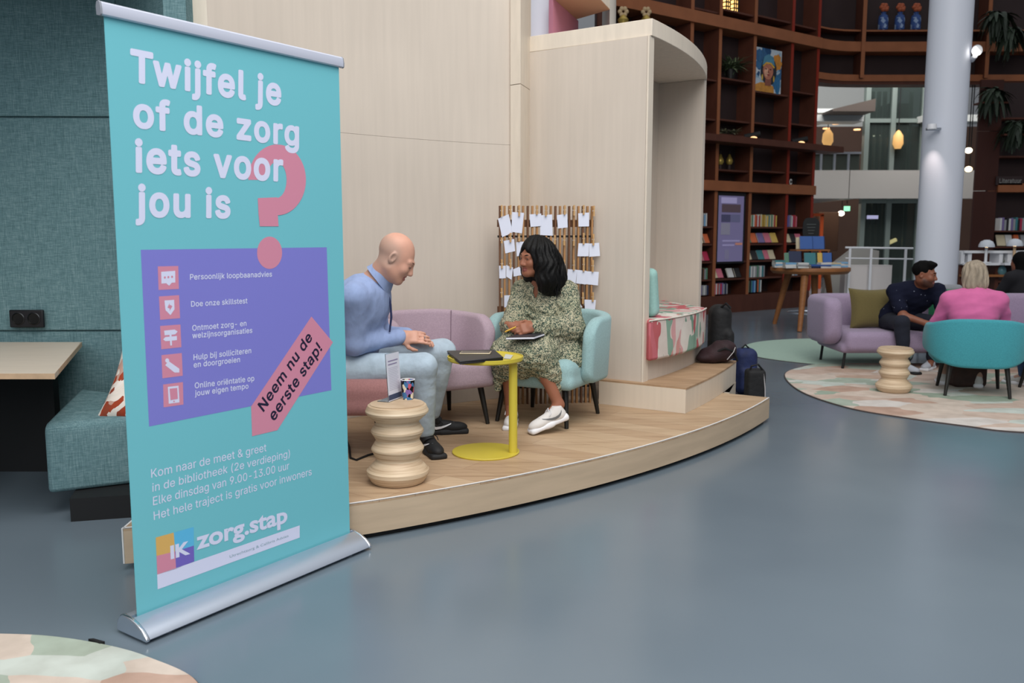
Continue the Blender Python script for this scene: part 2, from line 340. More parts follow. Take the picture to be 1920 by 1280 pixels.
# letter outlines for the printed signs: advance;contour;contour  (x,y,left handle,right handle per point)
GLYPH = {
' ': '188',
'!': '196;67,160,20,0,-1,116 63,509,1,-116,23,0 132,509,-23,0,-1,-116 128,160,1,116,-20,0;98,-4,13,0,-13,0 66,9,9,-9,-9,9 52,41,0,-13,0,13 66,73,-9,-9,9,9 98,86,-13,0,13,0 130,73,-9,9,9,-9 143,41,0,13,0,-13 130,9,9,9,-9,-9',
'&': '448;197,-7,25,0,-33,0 110,12,24,-12,-24,12 54,62,13,-21,-13,21 34,133,0,-26,0,22 47,189,-9,-16,9,16 85,235,-16,-14,16,14 140,279,-21,-15,25,19 216,335,-25,-19,7,5 237,352,-7,-6,7,6 255,375,-5,-9,5,9 262,405,0,-11,0,16 245,445,11,-11,-11,11 201,461,18,0,-13,0 168,453,10,5,-10,-5 145,431,5,9,-5,-9 137,399,0,12,0,-13 145,363,-6,11,6,-11 169,327,-10,13,10,-13 204,284,-13,16,78,-95 438,0,-78,95,-25,0 364,0,25,0,-64,77 171,231,64,-77,-19,23 121,293,14,-18,-14,18 87,344,8,-17,-8,17 75,398,0,-20,0,23 91,458,-10,-17,10,17 134,499,-19,-10,19,10 200,513,-25,0,25,0 266,499,-18,10,18,-10 308,459,-10,17,10,-17 324,404,0,20,0,-15 315,362,6,13,-6,-13 291,325,10,11,-10,-11 256,293,13,10,-34,-25 154,217,34,25,-21,-15 110,174,9,13,-9,-13 97,131,0,16,0,-16 109,87,-8,13,8,-13 143,57,-14,7,14,-7 193,46,-19,0,20,0 251,59,-19,-9,19,9 301,95,-15,-16,15,16 336,151,-9,-22,9,22 349,224,0,-27,20,0 408,224,-20,0,0,-32 397,144,7,21,-7,-21 371,92,10,13,-10,-13 345,62,7,7,-4,-5 333,47,4,5,-16,-18 271,7,25,9,-25,-9',
'(': '273;89,207,0,-50,0,37 101,324,-8,-41,8,41 132,441,-13,-38,13,38 177,539,-17,-28,20,0 236,539,-20,0,-17,-35 191,428,13,39,-13,-39 161,313,7,38,-7,-38 151,207,0,33,0,-30 160,115,-6,31,6,-31 188,16,-13,34,13,-34 236,-96,-19,40,-20,0 177,-96,20,0,-29,49 111,55,15,-51,-15,51',
')': '273;37,-96,20,0,20,41 86,18,-12,-35,12,35 113,116,-6,-31,6,31 122,207,0,-29,0,33 112,313,7,-38,-7,38 82,428,13,-39,-13,39 37,539,18,-35,20,0 97,539,-20,0,17,-28 142,441,-13,38,13,-38 173,323,-8,41,8,-41 184,207,0,37,0,-51 161,53,15,51,-15,-51 97,-96,28,48,-20,0',
'-': '453;337,244,-74,0,0,-19 337,188,0,19,-74,0 114,188,74,0,0,19 114,244,0,-19,74,0',
'.': '188;95,-4,13,0,-13,0 63,9,9,-9,-9,9 50,41,0,-13,0,13 63,73,-9,-9,9,9 95,87,-13,0,13,0 128,73,-9,9,9,-9 141,41,0,13,0,-13 128,9,9,9,-9,-9',
'0': '453;227,-7,38,0,-38,0 130,24,27,-21,-27,21 69,113,14,-39,-14,39 48,254,0,-55,0,55 69,395,-14,-39,14,39 130,484,-27,-21,27,21 227,516,-38,0,38,0 323,484,-27,21,27,-21 384,395,-14,39,14,-39 405,254,0,55,0,-55 384,113,14,39,-14,-39 323,24,27,21,-27,-21;227,50,-25,0,25,0 290,74,-18,-16,18,16 330,144,-9,-30,9,30 344,254,0,-43,0,43 330,365,9,-30,-9,30 290,435,18,-16,-18,16 227,460,25,0,-25,0 163,435,17,16,-17,-16 123,365,9,30,-9,-30 109,254,0,43,0,-43 123,144,-9,30,9,-30 163,74,-17,16,17,-16',
'1': '453;76,0,105,0,0,18 76,55,0,-18,105,0 391,55,-105,0,0,-18 391,0,0,18,-105,0;276,509,-26,0,0,-170 276,0,0,170,-21,0 212,0,21,0,0,149 212,448,0,-149,-1,0 209,448,1,0,-41,-30 86,358,41,30,0,23 86,427,0,-23,37,27 198,509,-37,-27,26,0',
'2': '453;64,0,108,0,0,16 64,47,0,-16,57,60 234,229,-57,-60,19,20 282,282,-13,-15,13,15 311,327,-6,-14,6,14 320,371,0,-16,0,18 308,419,8,-13,-8,13 273,449,15,-7,-15,7 224,460,18,0,-20,0 172,447,14,8,-14,-8 139,413,8,15,-8,-15 127,362,0,20,-20,0 66,362,20,0,0,30 86,442,-14,-23,14,23 143,496,-24,-13,24,13 225,516,-30,0,30,0 306,497,-23,13,23,-13 361,445,-13,22,13,-22 381,372,0,27,0,-19 371,318,7,18,-7,-18 336,259,17,22,-17,-22 267,180,29,31,-38,-40 153,60,38,40,0,-1 153,57,0,1,79,0 389,57,-79,0,0,-19 389,0,0,19,-108,0',
'3': '453;218,-7,34,0,-31,0 133,10,26,-11,-26,11 70,57,16,-21,-16,21 44,132,2,-29,22,0 109,132,-22,0,2,-18 126,87,-10,12,10,-12 165,59,-16,6,16,-6 219,50,-20,0,21,0 275,61,-17,-7,17,7 315,93,-10,-14,10,14 329,145,0,-20,0,19 316,196,9,-16,-9,16 275,234,19,-9,-19,9 201,248,30,0,-15,0 157,248,15,0,0,17 157,299,0,-17,44,50 288,448,-44,-50,0,1 288,452,0,-1,-73,0 70,452,73,0,0,19 70,509,0,-19,101,0 372,509,-101,0,0,-16 372,461,0,16,-54,-61 211,278,54,61,0,4 211,289,0,-4,38,4 308,276,-27,13,27,-13 371,222,-15,23,15,-23 393,145,0,29,0,-30 370,66,15,23,-15,-23 309,12,26,13,-26,-13',
'9': '453;226,516,-31,0,32,0 310,494,-24,14,24,-14 368,434,-14,25,14,-25 389,347,0,33,0,-24 373,270,11,27,-11,-27 315,168,28,41,-38,-56 200,0,38,56,-23,0 130,0,23,0,57,83 301,248,-57,-83,2,0 307,248,-2,0,-5,-10 287,221,9,8,-9,-8 257,202,12,5,-12,-5 218,195,14,0,-31,0 137,214,23,-13,-23,13 83,269,13,-24,-13,24 64,352,0,-32,0,32 85,436,-14,-25,14,25 143,494,-24,-14,24,14;226,460,20,0,-19,0 174,446,15,9,-15,-9 138,407,9,16,-9,-16 125,352,0,21,0,-21 138,295,-9,16,9,-16 174,257,-15,9,15,-9 226,243,-19,0,20,0 279,257,-15,-9,15,9 314,295,-9,-16,9,16 327,350,0,-21,0,21 314,407,9,-17,-9,17 279,446,15,-9,-15,9',
'C': '510;267,-7,26,0,-44,0 150,25,34,-21,-34,21 70,115,20,-39,-20,39 40,254,0,-53,0,54 70,393,-20,-39,20,39 150,484,-34,-21,34,21 267,516,-44,0,26,0 340,504,-23,8,23,-8 402,471,-18,15,18,-15 448,418,-12,21,12,-21 473,348,-5,26,-22,0 408,348,22,0,-4,18 389,395,9,-13,-9,13 357,428,13,-9,-13,9 315,449,15,-5,-15,5 267,456,17,0,-31,0 184,432,25,16,-25,-16 125,364,14,30,-14,-30 103,254,0,43,0,-43 125,145,-14,30,14,-30 184,76,-25,16,25,-16 267,53,-31,0,17,0 315,60,-15,-5,15,5 357,81,-13,-9,13,9 389,114,-9,-13,9,13 408,160,-4,-17,22,0 473,160,-22,0,-4,-26 448,91,12,21,-12,-21 402,38,18,15,-18,-15 341,5,23,8,-23,-8',
'D': '502;219,0,52,0,-41,0 96,0,41,0,0,19 96,57,0,-19,40,0 215,57,-40,0,41,0 318,81,-27,-16,27,16 379,149,-13,-30,13,30 399,255,0,-41,0,41 379,361,13,-29,-13,29 320,428,26,-16,-26,16 221,452,39,0,-43,0 93,452,43,0,0,19 93,509,0,-19,44,0 225,509,-44,0,50,0 353,478,-35,20,35,-20 433,391,-19,38,19,-38 462,255,0,53,0,-53 433,119,19,38,-19,-38 351,31,36,20,-36,-20;125,509,-22,0,0,-170 125,0,0,170,-22,0 60,0,22,0,0,170 60,509,0,-170,22,0',
'E': '419;60,0,105,0,0,170 60,509,0,-170,104,0 372,509,-104,0,0,-19 372,452,0,19,-83,0 125,452,83,0,0,-55 125,286,0,55,77,0 355,286,-77,0,0,-19 355,229,0,19,-77,0 125,229,77,0,0,-57 125,57,0,57,84,0 375,57,-84,0,0,-19 375,0,0,19,-105,0',
'H': '517;60,0,22,0,0,170 60,509,0,-170,22,0 125,509,-22,0,0,-73 125,289,0,73,89,0 392,289,-89,0,0,73 392,509,0,-73,22,0 457,509,-22,0,0,-170 457,0,0,170,-22,0 392,0,22,0,0,77 392,232,0,-77,-89,0 125,232,89,0,0,-77 125,0,0,77,-22,0',
'K': '467;104,145,41,44,0,24 104,216,0,-24,12,15 139,261,-11,-14,11,14 174,303,-12,-14,12,14 212,344,-13,-13,51,55 364,509,-51,-55,28,0 448,509,-28,0,-72,-78 231,276,72,78,-1,0 228,276,1,0,-41,-44;60,0,22,0,0,170 60,509,0,-170,22,0 125,509,-22,0,0,-58 125,334,0,58,0,-36 124,225,0,36,0,-11 125,193,0,11,0,-64 125,0,0,64,-22,0;372,0,25,0,-61,86 188,259,61,-86,13,17 228,309,-13,-17,74,-103 449,0,-74,103,-25,0',
'L': '393;60,0,100,0,0,170 60,509,0,-170,22,0 125,509,-22,0,0,-151 125,57,0,151,79,0 361,57,-79,0,0,-19 361,0,0,19,-100,0',
'N': '523;60,0,22,0,0,170 60,509,0,-170,25,0 136,509,-25,0,69,-109 343,183,-69,109,5,-8 363,151,-8,13,8,-13 388,107,-9,16,9,-16 414,55,-9,18,-3,0 405,54,3,0,-2,19 401,108,1,-18,-1,18 399,157,0,-15,0,15 399,195,0,-10,0,105 399,509,0,-105,22,0 463,509,-22,0,0,-170 463,0,0,170,-25,0 387,0,25,0,-62,97 202,290,62,-97,-8,13 177,331,9,-14,-9,14 148,381,11,-19,-11,19 108,452,16,-28,4,1 119,454,-4,-1,1,-25 122,384,-1,21,1,-21 124,328,0,16,0,-16 125,291,0,9,0,-97 125,0,0,97,-22,0',
'O': '533;267,-7,44,0,-44,0 150,25,34,-21,-34,21 70,115,20,-39,-20,39 40,254,0,-53,0,54 70,393,-20,-39,20,39 150,484,-34,-21,34,21 267,516,-44,0,44,0 384,484,-34,21,34,-21 464,393,-19,39,19,-39 493,254,0,54,0,-53 464,115,19,39,-19,-39 384,25,34,21,-34,-21;267,53,-30,0,30,0 349,76,-25,-15,25,15 408,144,-15,-30,15,30 430,254,0,-43,0,44 408,365,15,-30,-15,30 349,433,25,-15,-25,15 267,456,30,0,-30,0 184,433,25,15,-25,-15 125,364,15,30,-15,-30 103,254,0,43,0,-43 125,144,-15,30,15,-30 184,76,-25,15,25,-15',
'P': '445;60,0,22,0,0,170 60,509,0,-170,58,0 235,509,-58,0,39,0 332,487,-26,14,26,-14 390,430,-13,24,13,-24 409,348,0,30,0,-30 390,265,13,24,-13,-24 332,207,26,14,-26,-14 235,186,39,0,-42,0 109,186,42,0,0,19 109,242,0,-19,41,0 233,242,-41,0,27,0 297,256,-16,-9,16,9 333,294,-8,-16,8,16 344,348,0,-20,0,20 333,402,8,-16,-8,16 297,439,17,-9,-17,9 232,452,27,0,-36,0 125,452,36,0,0,-151 125,0,0,151,-22,0',
'T': '449;32,452,54,0,0,19 32,509,0,-19,128,0 417,509,-128,0,0,-19 417,452,0,19,-53,0 257,452,53,0,0,-151 257,0,0,151,-21,0 193,0,21,0,0,151 193,452,0,-151,-54,0',
'a': '389;160,-9,22,0,-24,0 94,5,20,-9,-20,9 48,45,11,-17,-11,17 30,108,0,-25,0,22 43,161,-9,-14,9,14 78,193,-14,-8,14,8 125,211,-18,-4,18,4 178,220,-18,-2,23,3 234,227,-14,-2,14,2 265,235,-7,-4,7,4 276,255,0,-9,0,1 276,257,0,-1,0,16 267,297,6,-11,-6,11 240,322,12,-6,-12,6 196,331,18,0,-18,0 149,322,13,6,-13,-6 118,301,8,9,-8,-9 100,274,4,9,-20,6 41,291,20,-6,9,23 79,346,-16,-14,16,14 133,375,-20,-6,20,6 194,384,-20,0,14,0 239,379,-16,3,16,-3 286,360,-15,9,15,-9 322,320,-10,18,10,-18 337,251,0,28,0,-84 337,0,0,84,-20,0 277,0,20,0,0,17 277,52,0,-17,-1,0 272,52,1,0,-4,-9 252,25,9,9,-9,-9 215,1,15,6,-15,-6;170,45,-15,0,23,0 228,59,-16,-9,16,9 263,93,-8,-14,8,14 276,138,0,-16,0,17 276,190,0,-17,-3,-3 259,182,8,2,-8,-2 231,176,11,2,-11,-2 200,171,10,1,-10,-1 175,168,6,1,-15,-2 134,159,13,4,-13,-4 103,139,8,8,-8,-8 92,105,0,15,0,-13 102,72,-7,9,7,-9 130,52,-12,5,12,-5',
'b': '424;229,-8,32,0,-23,0 172,4,15,-8,-15,8 138,31,8,-10,-8,10 118,59,5,-8,-2,0 112,59,2,0,0,-20 112,0,0,20,-20,0 53,0,20,0,0,170 53,509,0,-170,20,0 114,509,-20,0,0,-63 114,319,0,63,1,0 118,319,-1,0,5,8 137,346,-8,-10,8,10 171,373,-15,-8,15,8 229,384,-24,0,32,0 313,361,-24,16,24,-16 370,293,-14,29,14,-29 390,189,0,40,0,-40 370,84,14,29,-14,-29 313,16,24,16,-24,-16;220,47,-23,0,23,0 279,66,-16,-13,16,13 316,117,-8,-22,8,22 328,189,0,-27,0,27 316,261,8,-21,-8,21 280,311,16,-12,-16,12 220,330,24,0,-23,0 161,312,16,12,-16,-12 125,263,8,21,-8,-21 113,189,0,28,0,-28 125,115,-8,21,8,-21 162,65,-16,12,16,-12',
'c': '396;207,-8,19,0,-34,0 117,16,26,-16,-26,16 56,85,15,-29,-15,29 34,187,0,-39,0,40 56,291,-15,-29,15,29 117,360,-26,-16,26,16 207,384,-34,0,19,0 260,377,-17,5,17,-5 305,356,-14,9,14,-9 340,322,-10,13,10,-13 362,277,-5,17,-20,-5 303,262,20,5,-3,10 290,289,6,-8,-6,8 270,311,8,-6,-8,6 242,325,10,-3,-10,3 207,330,13,0,-25,0 145,310,16,13,-16,-13 108,258,8,22,-8,-22 96,187,0,26,0,-25 108,117,-8,21,8,-21 145,66,-16,13,16,-13 207,46,-25,0,13,0 243,52,-11,-3,11,3 271,66,-8,-6,8,6 292,89,-6,-9,6,9 304,117,-3,-10,20,-5 363,102,-20,5,-5,-17 341,56,10,14,-10,-14 306,21,14,10,-14,-10 261,-1,17,5,-17,-5',
'd': '424;195,-8,23,0,-32,0 111,16,24,-16,-24,16 55,84,14,-29,-14,29 34,189,0,-40,0,40 55,293,-14,-29,14,29 112,361,-24,-16,24,16 196,384,-32,0,24,0 253,373,-15,8,15,-8 287,346,-8,10,8,-10 306,319,-4,8,1,0 311,319,-1,0,0,63 311,509,0,-63,20,0 372,509,-20,0,0,-170 372,0,0,170,-20,0 313,0,20,0,0,20 313,59,0,-20,-2,0 307,59,2,0,-5,-8 287,31,9,10,-9,-10 252,4,15,8,-15,-8;205,47,-23,0,23,0 263,65,-16,-12,16,12 299,115,-8,-21,8,21 312,189,0,-28,0,28 300,263,8,-21,-8,21 263,312,16,-12,-16,12 205,330,23,0,-24,0 145,311,16,12,-16,-12 108,261,8,21,-8,-21 96,189,0,27,0,-27 109,117,-8,22,8,-22 145,66,-16,13,16,-13',
'e': '404;212,-8,26,0,-37,0 117,16,27,-16,-27,16 56,85,14,-29,-14,29 34,187,0,-39,0,39 55,290,-14,-30,14,30 115,359,-26,-17,26,17 205,384,-34,0,21,0 266,374,-20,7,20,-7 319,341,-16,15,16,-15 357,282,-9,24,9,-24 371,194,0,34,0,-8 371,169,0,8,-99,0 75,169,99,0,0,17 75,221,0,-17,88,0 338,221,-88,0,-9,-6 310,202,9,6,0,25 298,269,8,-19,-8,19 263,314,15,-11,-15,11 205,330,23,0,-23,0 146,313,16,11,-16,-11 109,270,9,18,-9,-18 96,211,0,21,0,-11 96,178,0,11,0,-28 110,106,-10,20,10,-20 151,61,-17,10,17,-10 212,46,-23,0,15,0 254,53,-12,-4,12,4 285,73,-9,-9,9,9 306,105,-5,-13,20,-5 365,91,-20,5,-6,-20 335,39,14,15,-14,-15 283,4,21,8,-21,-8',
'f': '254;228,379,-74,0,0,-17 228,327,0,17,-74,0 6,327,74,0,0,17 6,379,0,-17,74,0;81,0,20,0,0,144 81,432,0,-144,0,22 96,486,-10,-15,10,15 135,519,-16,-7,16,7 187,530,-18,0,14,0 222,527,-9,2,9,-2 243,521,-4,2,-5,-18 227,468,5,18,-3,1 215,472,5,-1,-5,1 195,474,8,0,-18,0 154,460,8,9,-8,-9 142,419,0,18,0,-140 142,0,0,140,-20,0',
'g': '425;207,-151,31,0,-28,0 134,-140,21,-7,-21,7 82,-110,14,-12,-14,12 51,-69,8,-15,17,10 101,-41,-17,-10,5,-8 122,-66,-8,9,8,-9 154,-88,-14,6,14,-6 207,-97,-21,0,31,0 282,-75,-19,-15,19,15 311,-6,0,-31,0,25 311,68,0,-25,-2,0 306,68,2,0,-5,-8 287,41,8,10,-8,-10 252,16,15,7,-15,-7 195,5,24,0,-30,0 113,27,24,-15,-24,15 55,90,14,-28,-14,28 34,191,0,-40,0,39 55,293,-14,-29,14,29 112,361,-24,-16,24,16 196,384,-31,0,24,0 253,373,-15,8,15,-8 288,346,-8,10,8,-10 308,319,-5,8,2,0 313,319,-2,0,0,20 313,379,0,-20,20,0 372,379,-20,0,0,-129 372,-9,0,129,0,-33 350,-90,15,21,-15,-21 291,-136,25,10,-25,-10;205,59,-23,0,23,0 264,75,-16,-11,16,11 300,121,-8,-20,8,20 312,193,0,-28,0,27 300,264,8,-20,-8,20 264,312,16,-12,-16,12 205,330,23,0,-24,0 145,312,16,12,-16,-12 109,262,8,21,-8,-21 96,193,0,26,0,-27 109,123,-8,20,8,-20 145,76,-16,11,16,-11',
'h': '410;114,227,0,22,0,-76 114,0,0,76,-20,0 53,0,20,0,0,170 53,509,0,-170,20,0 114,509,-20,0,0,-74 114,287,0,74,-4,0 102,287,4,0,12,35 152,362,-22,-15,22,15 227,384,-29,0,26,0 295,369,-19,11,19,-11 341,321,-11,21,11,-21 357,240,0,32,0,-80 357,0,0,80,-20,0 296,0,20,0,0,78 296,235,0,-78,0,30 273,304,15,-17,-15,17 210,329,27,0,-18,0 161,317,15,8,-15,-8 126,283,8,15,-8,-15',
'i': '167;53,0,20,0,0,126 53,379,0,-126,20,0 114,379,-20,0,0,-126 114,0,0,126,-20,0;84,443,12,0,-12,0 54,455,8,-8,-8,8 41,483,0,-11,0,11 54,512,-8,-8,8,8 84,524,-12,0,12,0 114,512,-8,8,8,-8 126,483,0,11,0,-11 114,455,8,8,-8,-8',
'j': '167;53,379,0,-136,20,0 114,379,-20,0,0,-136 114,-30,0,136,0,-23 102,-90,8,17,-8,-17 65,-129,16,9,-16,-9 4,-143,24,0,-5,0 -10,-143,5,0,0,19 -10,-87,0,-19,4,0 2,-87,-4,0,18,0 40,-72,-8,-10,8,10 53,-29,0,-19,0,136;83,443,12,0,-12,0 53,455,8,-8,-8,8 41,483,0,-11,0,11 53,512,-8,-8,8,8 83,524,-12,0,12,0 114,512,-8,8,8,-8 126,483,0,11,0,-11 114,455,8,8,-8,-8',
'k': '381;110,137,22,21,0,25 110,212,0,-25,4,0 121,212,-4,0,55,56 284,379,-55,-56,25,0 360,379,-25,0,-59,-60 184,199,59,60,-2,0 177,199,2,0,-22,-21;53,0,20,0,0,170 53,509,0,-170,20,0 114,509,-20,0,0,-170 114,0,0,170,-20,0;294,0,26,0,-49,62 148,186,49,-62,14,14 191,229,-14,-14,60,-76 372,0,-60,76,-26,0',
'l': '189;139,-2,8,0,-29,0 74,20,14,-15,-14,15 53,84,0,-28,0,141 53,509,0,-141,20,0 114,509,-20,0,0,-137 114,99,0,137,0,-17 120,62,-4,7,4,-7 146,52,-13,0,6,0 160,53,-3,0,3,0 170,54,-3,-1,4,-17 181,3,-4,17,-5,-1 162,-1,7,1,-7,-1',
'm': '610;53,0,20,0,0,126 53,379,0,-126,20,0 112,379,-20,0,0,-28 112,295,0,28,-2,0 108,295,2,0,5,20 132,346,-11,-13,11,13 172,376,-15,-7,15,7 219,386,-16,0,28,0 287,361,-17,17,17,-17 321,295,-5,27,-3,0 312,295,3,0,5,19 337,343,-12,-14,12,14 381,375,-17,-8,17,8 437,386,-20,0,22,0 497,372,-18,10,18,-10 541,328,-11,19,11,-19 557,255,0,30,0,-85 557,0,0,85,-20,0 496,0,20,0,0,85 496,254,0,-85,0,28 473,313,15,-12,-15,12 419,330,20,0,-17,0 374,320,13,7,-13,-7 345,290,7,13,-7,-13 335,247,0,16,0,-82 335,0,0,82,-20,0 274,0,20,0,0,87 274,260,0,-87,0,21 253,311,14,-13,-14,13 199,330,22,0,-15,0 158,320,13,7,-13,-7 126,289,8,14,-8,-14 114,238,0,20,0,-79 114,0,0,79,-20,0',
'n': '410;114,227,0,22,0,-76 114,0,0,76,-20,0 53,0,20,0,0,126 53,379,0,-126,20,0 112,379,-20,0,0,-31 112,287,0,31,-3,0 102,287,3,0,12,35 152,362,-22,-15,22,15 227,384,-29,0,26,0 295,369,-19,11,19,-11 341,321,-11,21,11,-21 357,240,0,32,0,-80 357,0,0,80,-20,0 296,0,20,0,0,78 296,235,0,-78,0,30 273,304,15,-17,-15,17 210,329,27,0,-18,0 161,317,15,8,-15,-8 126,283,8,15,-8,-15',
'o': '415;207,-8,35,0,-34,0 117,16,26,-16,-26,16 56,85,15,-29,-15,29 34,187,0,-39,0,40 56,291,-15,-29,15,29 117,360,-26,-16,26,16 207,384,-34,0,35,0 299,360,-26,16,26,-16 359,291,-14,29,14,-29 381,187,0,40,0,-39 359,85,14,29,-14,-29 299,16,26,16,-26,-16;207,46,-25,0,25,0 270,66,-17,-13,17,13 307,117,-8,-21,8,21 319,187,0,-25,0,25 307,258,8,-22,-8,22 270,310,17,-13,-17,13 207,330,25,0,-25,0 145,310,16,13,-16,-13 108,258,8,22,-8,-22 96,187,0,26,0,-25 108,117,-8,21,8,-21 145,66,-16,13,16,-13',
'p': '424;53,-143,20,0,0,174 53,379,0,-174,20,0 112,379,-20,0,0,-20 112,319,0,20,2,0 118,319,-2,0,5,8 137,346,-8,-10,8,10 171,373,-15,-8,15,8 229,384,-24,0,32,0 313,361,-24,16,24,-16 370,293,-14,29,14,-29 390,189,0,40,0,-40 370,84,14,29,-14,-29 313,16,24,16,-24,-16 229,-8,32,0,-23,0 173,4,15,-8,-15,8 138,31,8,-10,-8,10 118,59,5,-8,-1,0 114,59,1,0,0,-67 114,-143,0,67,-20,0;220,47,-23,0,23,0 279,66,-16,-13,16,13 316,117,-8,-22,8,22 328,189,0,-27,0,27 316,261,8,-21,-8,21 280,311,16,-12,-16,12 220,330,24,0,-23,0 161,312,16,12,-16,-12 125,263,8,21,-8,-21 113,189,0,28,0,-28 125,115,-8,21,8,-21 162,65,-16,12,16,-12',
'r': '259;53,0,20,0,0,126 53,379,0,-126,20,0 112,379,-20,0,0,-19 112,321,0,19,1,0 115,321,-1,0,7,19 152,367,-18,-12,18,12 213,385,-23,0,5,0 229,384,-6,0,6,0 243,384,-3,0,0,-20 243,322,0,20,-2,0 230,324,7,-1,-7,1 207,326,8,0,-18,0 159,315,14,7,-14,-7 126,284,8,13,-8,-13 114,237,0,18,0,-79 114,0,0,79,-20,0',
's': '365;182,-8,29,0,-26,0 112,3,20,-8,-20,8 62,38,13,-15,-13,15 36,94,4,-22,19,4 94,107,-19,-4,5,-21 124,60,-15,10,15,-10 181,45,-23,0,26,0 244,62,-16,-11,16,11 268,103,0,-16,0,13 254,136,9,-9,-9,9 212,155,19,-4,-21,5 149,170,21,-5,-34,8 72,208,17,-17,-17,17 47,274,0,-27,0,22 65,332,-12,-17,12,17 115,370,-21,-9,21,9 187,384,-27,0,26,0 254,372,-19,8,19,-8 299,339,-11,14,11,-14 324,290,-5,19,-19,-4 268,277,19,4,-5,14 243,316,12,-11,-12,11 187,333,24,0,-23,0 131,317,15,10,-15,-10 109,277,0,16,0,-14 124,243,-10,9,10,-9 172,223,-22,5,19,-5 229,209,-19,5,35,-8 306,171,-17,17,17,-17 331,107,0,26,0,-22 312,47,13,17,-13,-17 260,6,23,10,-23,-10',
't': '227;204,379,-66,0,0,-17 204,327,0,17,-66,0 6,327,66,0,0,17 6,379,0,-17,66,0;65,471,0,-126,20,0 126,471,-20,0,0,-125 126,98,0,125,0,-17 136,61,-7,8,7,-8 170,50,-16,0,4,0 185,51,-6,-1,6,1 202,54,-5,-1,4,-17 213,2,-4,17,-6,-2 192,-3,8,1,-8,-1 168,-4,8,0,-33,0 92,21,18,-17,-18,17 65,93,0,-31,0,126',
'u': '410;182,-5,28,0,-25,0 115,11,19,-11,-19,11 69,59,11,-21,-11,21 53,139,0,-32,0,80 53,379,0,-80,20,0 114,379,-20,0,0,-78 114,144,0,78,0,-30 137,75,-15,17,15,-17 200,50,-27,0,18,0 249,62,-14,-8,14,8 283,97,-8,-15,8,15 296,153,0,-22,0,76 296,379,0,-76,20,0 357,379,-20,0,0,-126 357,0,0,126,-20,0 298,0,20,0,0,31 298,92,0,-31,3,0 307,92,-3,0,-12,-35 257,17,22,15,-22,-15',
'v': '389;163,0,21,0,-48,126 17,379,48,-126,22,0 84,379,-22,0,27,-75 165,155,-27,75,8,-23 187,87,-6,23,6,-23 206,21,-6,21,-7,0 184,21,7,0,7,21 203,87,-6,-23,6,23 224,155,-8,-23,27,75 305,379,-27,-75,22,0 371,379,-22,0,-48,-126 226,0,48,126,-21,0',
'w': '567;138,0,20,0,-38,126 23,379,38,-126,22,0 87,379,-22,0,15,-55 133,214,-15,55,6,-23 154,137,-7,28,7,-28 175,41,-7,35,-3,0 165,41,3,0,7,34 186,135,-7,-29,7,29 206,214,-7,-24,15,55 252,379,-15,-55,22,0 316,379,-22,0,15,-55 362,214,-15,55,6,-24 382,136,-7,28,7,-28 402,41,-7,35,-4,0 391,41,4,0,7,34 413,135,-7,-28,7,28 434,214,-7,-24,15,55 480,379,-15,-55,22,0 545,379,-22,0,-38,-126 429,0,38,126,-20,0 368,0,20,0,-17,57 319,172,17,-57,-5,18 305,225,5,-18,-5,18 291,280,5,-19,-5,19 277,338,5,-19,5,0 291,338,-5,0,-5,-19 277,280,5,19,-5,-19 263,225,5,18,-5,-18 248,172,5,17,-16,-57 199,0,16,57,-20,0',
'z': '380;42,0,99,0,0,15 42,46,0,-15,71,91 254,320,-71,-91,0,1 254,323,0,-1,-69,0 48,323,69,0,0,19 48,379,0,-19,95,0 333,379,-95,0,0,-16 333,331,0,16,-69,-90 126,60,69,90,0,-1 126,56,0,1,71,0 339,56,-71,0,0,-19 339,0,0,19,-99,0',
'ë': '404;212,-8,26,0,-37,0 117,16,27,-16,-27,16 56,85,14,-29,-14,29 34,187,0,-39,0,39 55,290,-14,-30,14,30 115,359,-26,-17,26,17 205,384,-34,0,21,0 266,374,-20,7,20,-7 319,341,-16,15,16,-15 357,282,-9,24,9,-24 371,194,0,34,0,-8 371,169,0,8,-99,0 75,169,99,0,0,17 75,221,0,-17,88,0 338,221,-88,0,-9,-6 310,202,9,6,0,25 298,269,8,-19,-8,19 263,314,15,-11,-15,11 205,330,23,0,-23,0 146,313,16,11,-16,-11 109,270,9,18,-9,-18 96,211,0,21,0,-11 96,178,0,11,0,-28 110,106,-10,20,10,-20 151,61,-17,10,17,-10 212,46,-23,0,15,0 254,53,-12,-4,12,4 285,73,-9,-9,9,9 306,105,-5,-13,20,-5 365,91,-20,5,-6,-20 335,39,14,15,-14,-15 283,4,21,8,-21,-8;276,443,11,0,-11,0 247,455,8,-8,-8,8 235,483,0,-11,0,11 247,512,-8,-8,8,8 276,523,-11,0,11,0 304,512,-8,8,8,-8 316,483,0,11,0,-11 304,455,8,8,-8,-8;132,443,11,0,-11,0 103,455,8,-8,-8,8 91,483,0,-11,0,11 103,512,-8,-8,8,8 132,523,-11,0,11,0 161,512,-8,8,8,-8 172,483,0,11,0,-11 161,455,8,8,-8,-8',
}

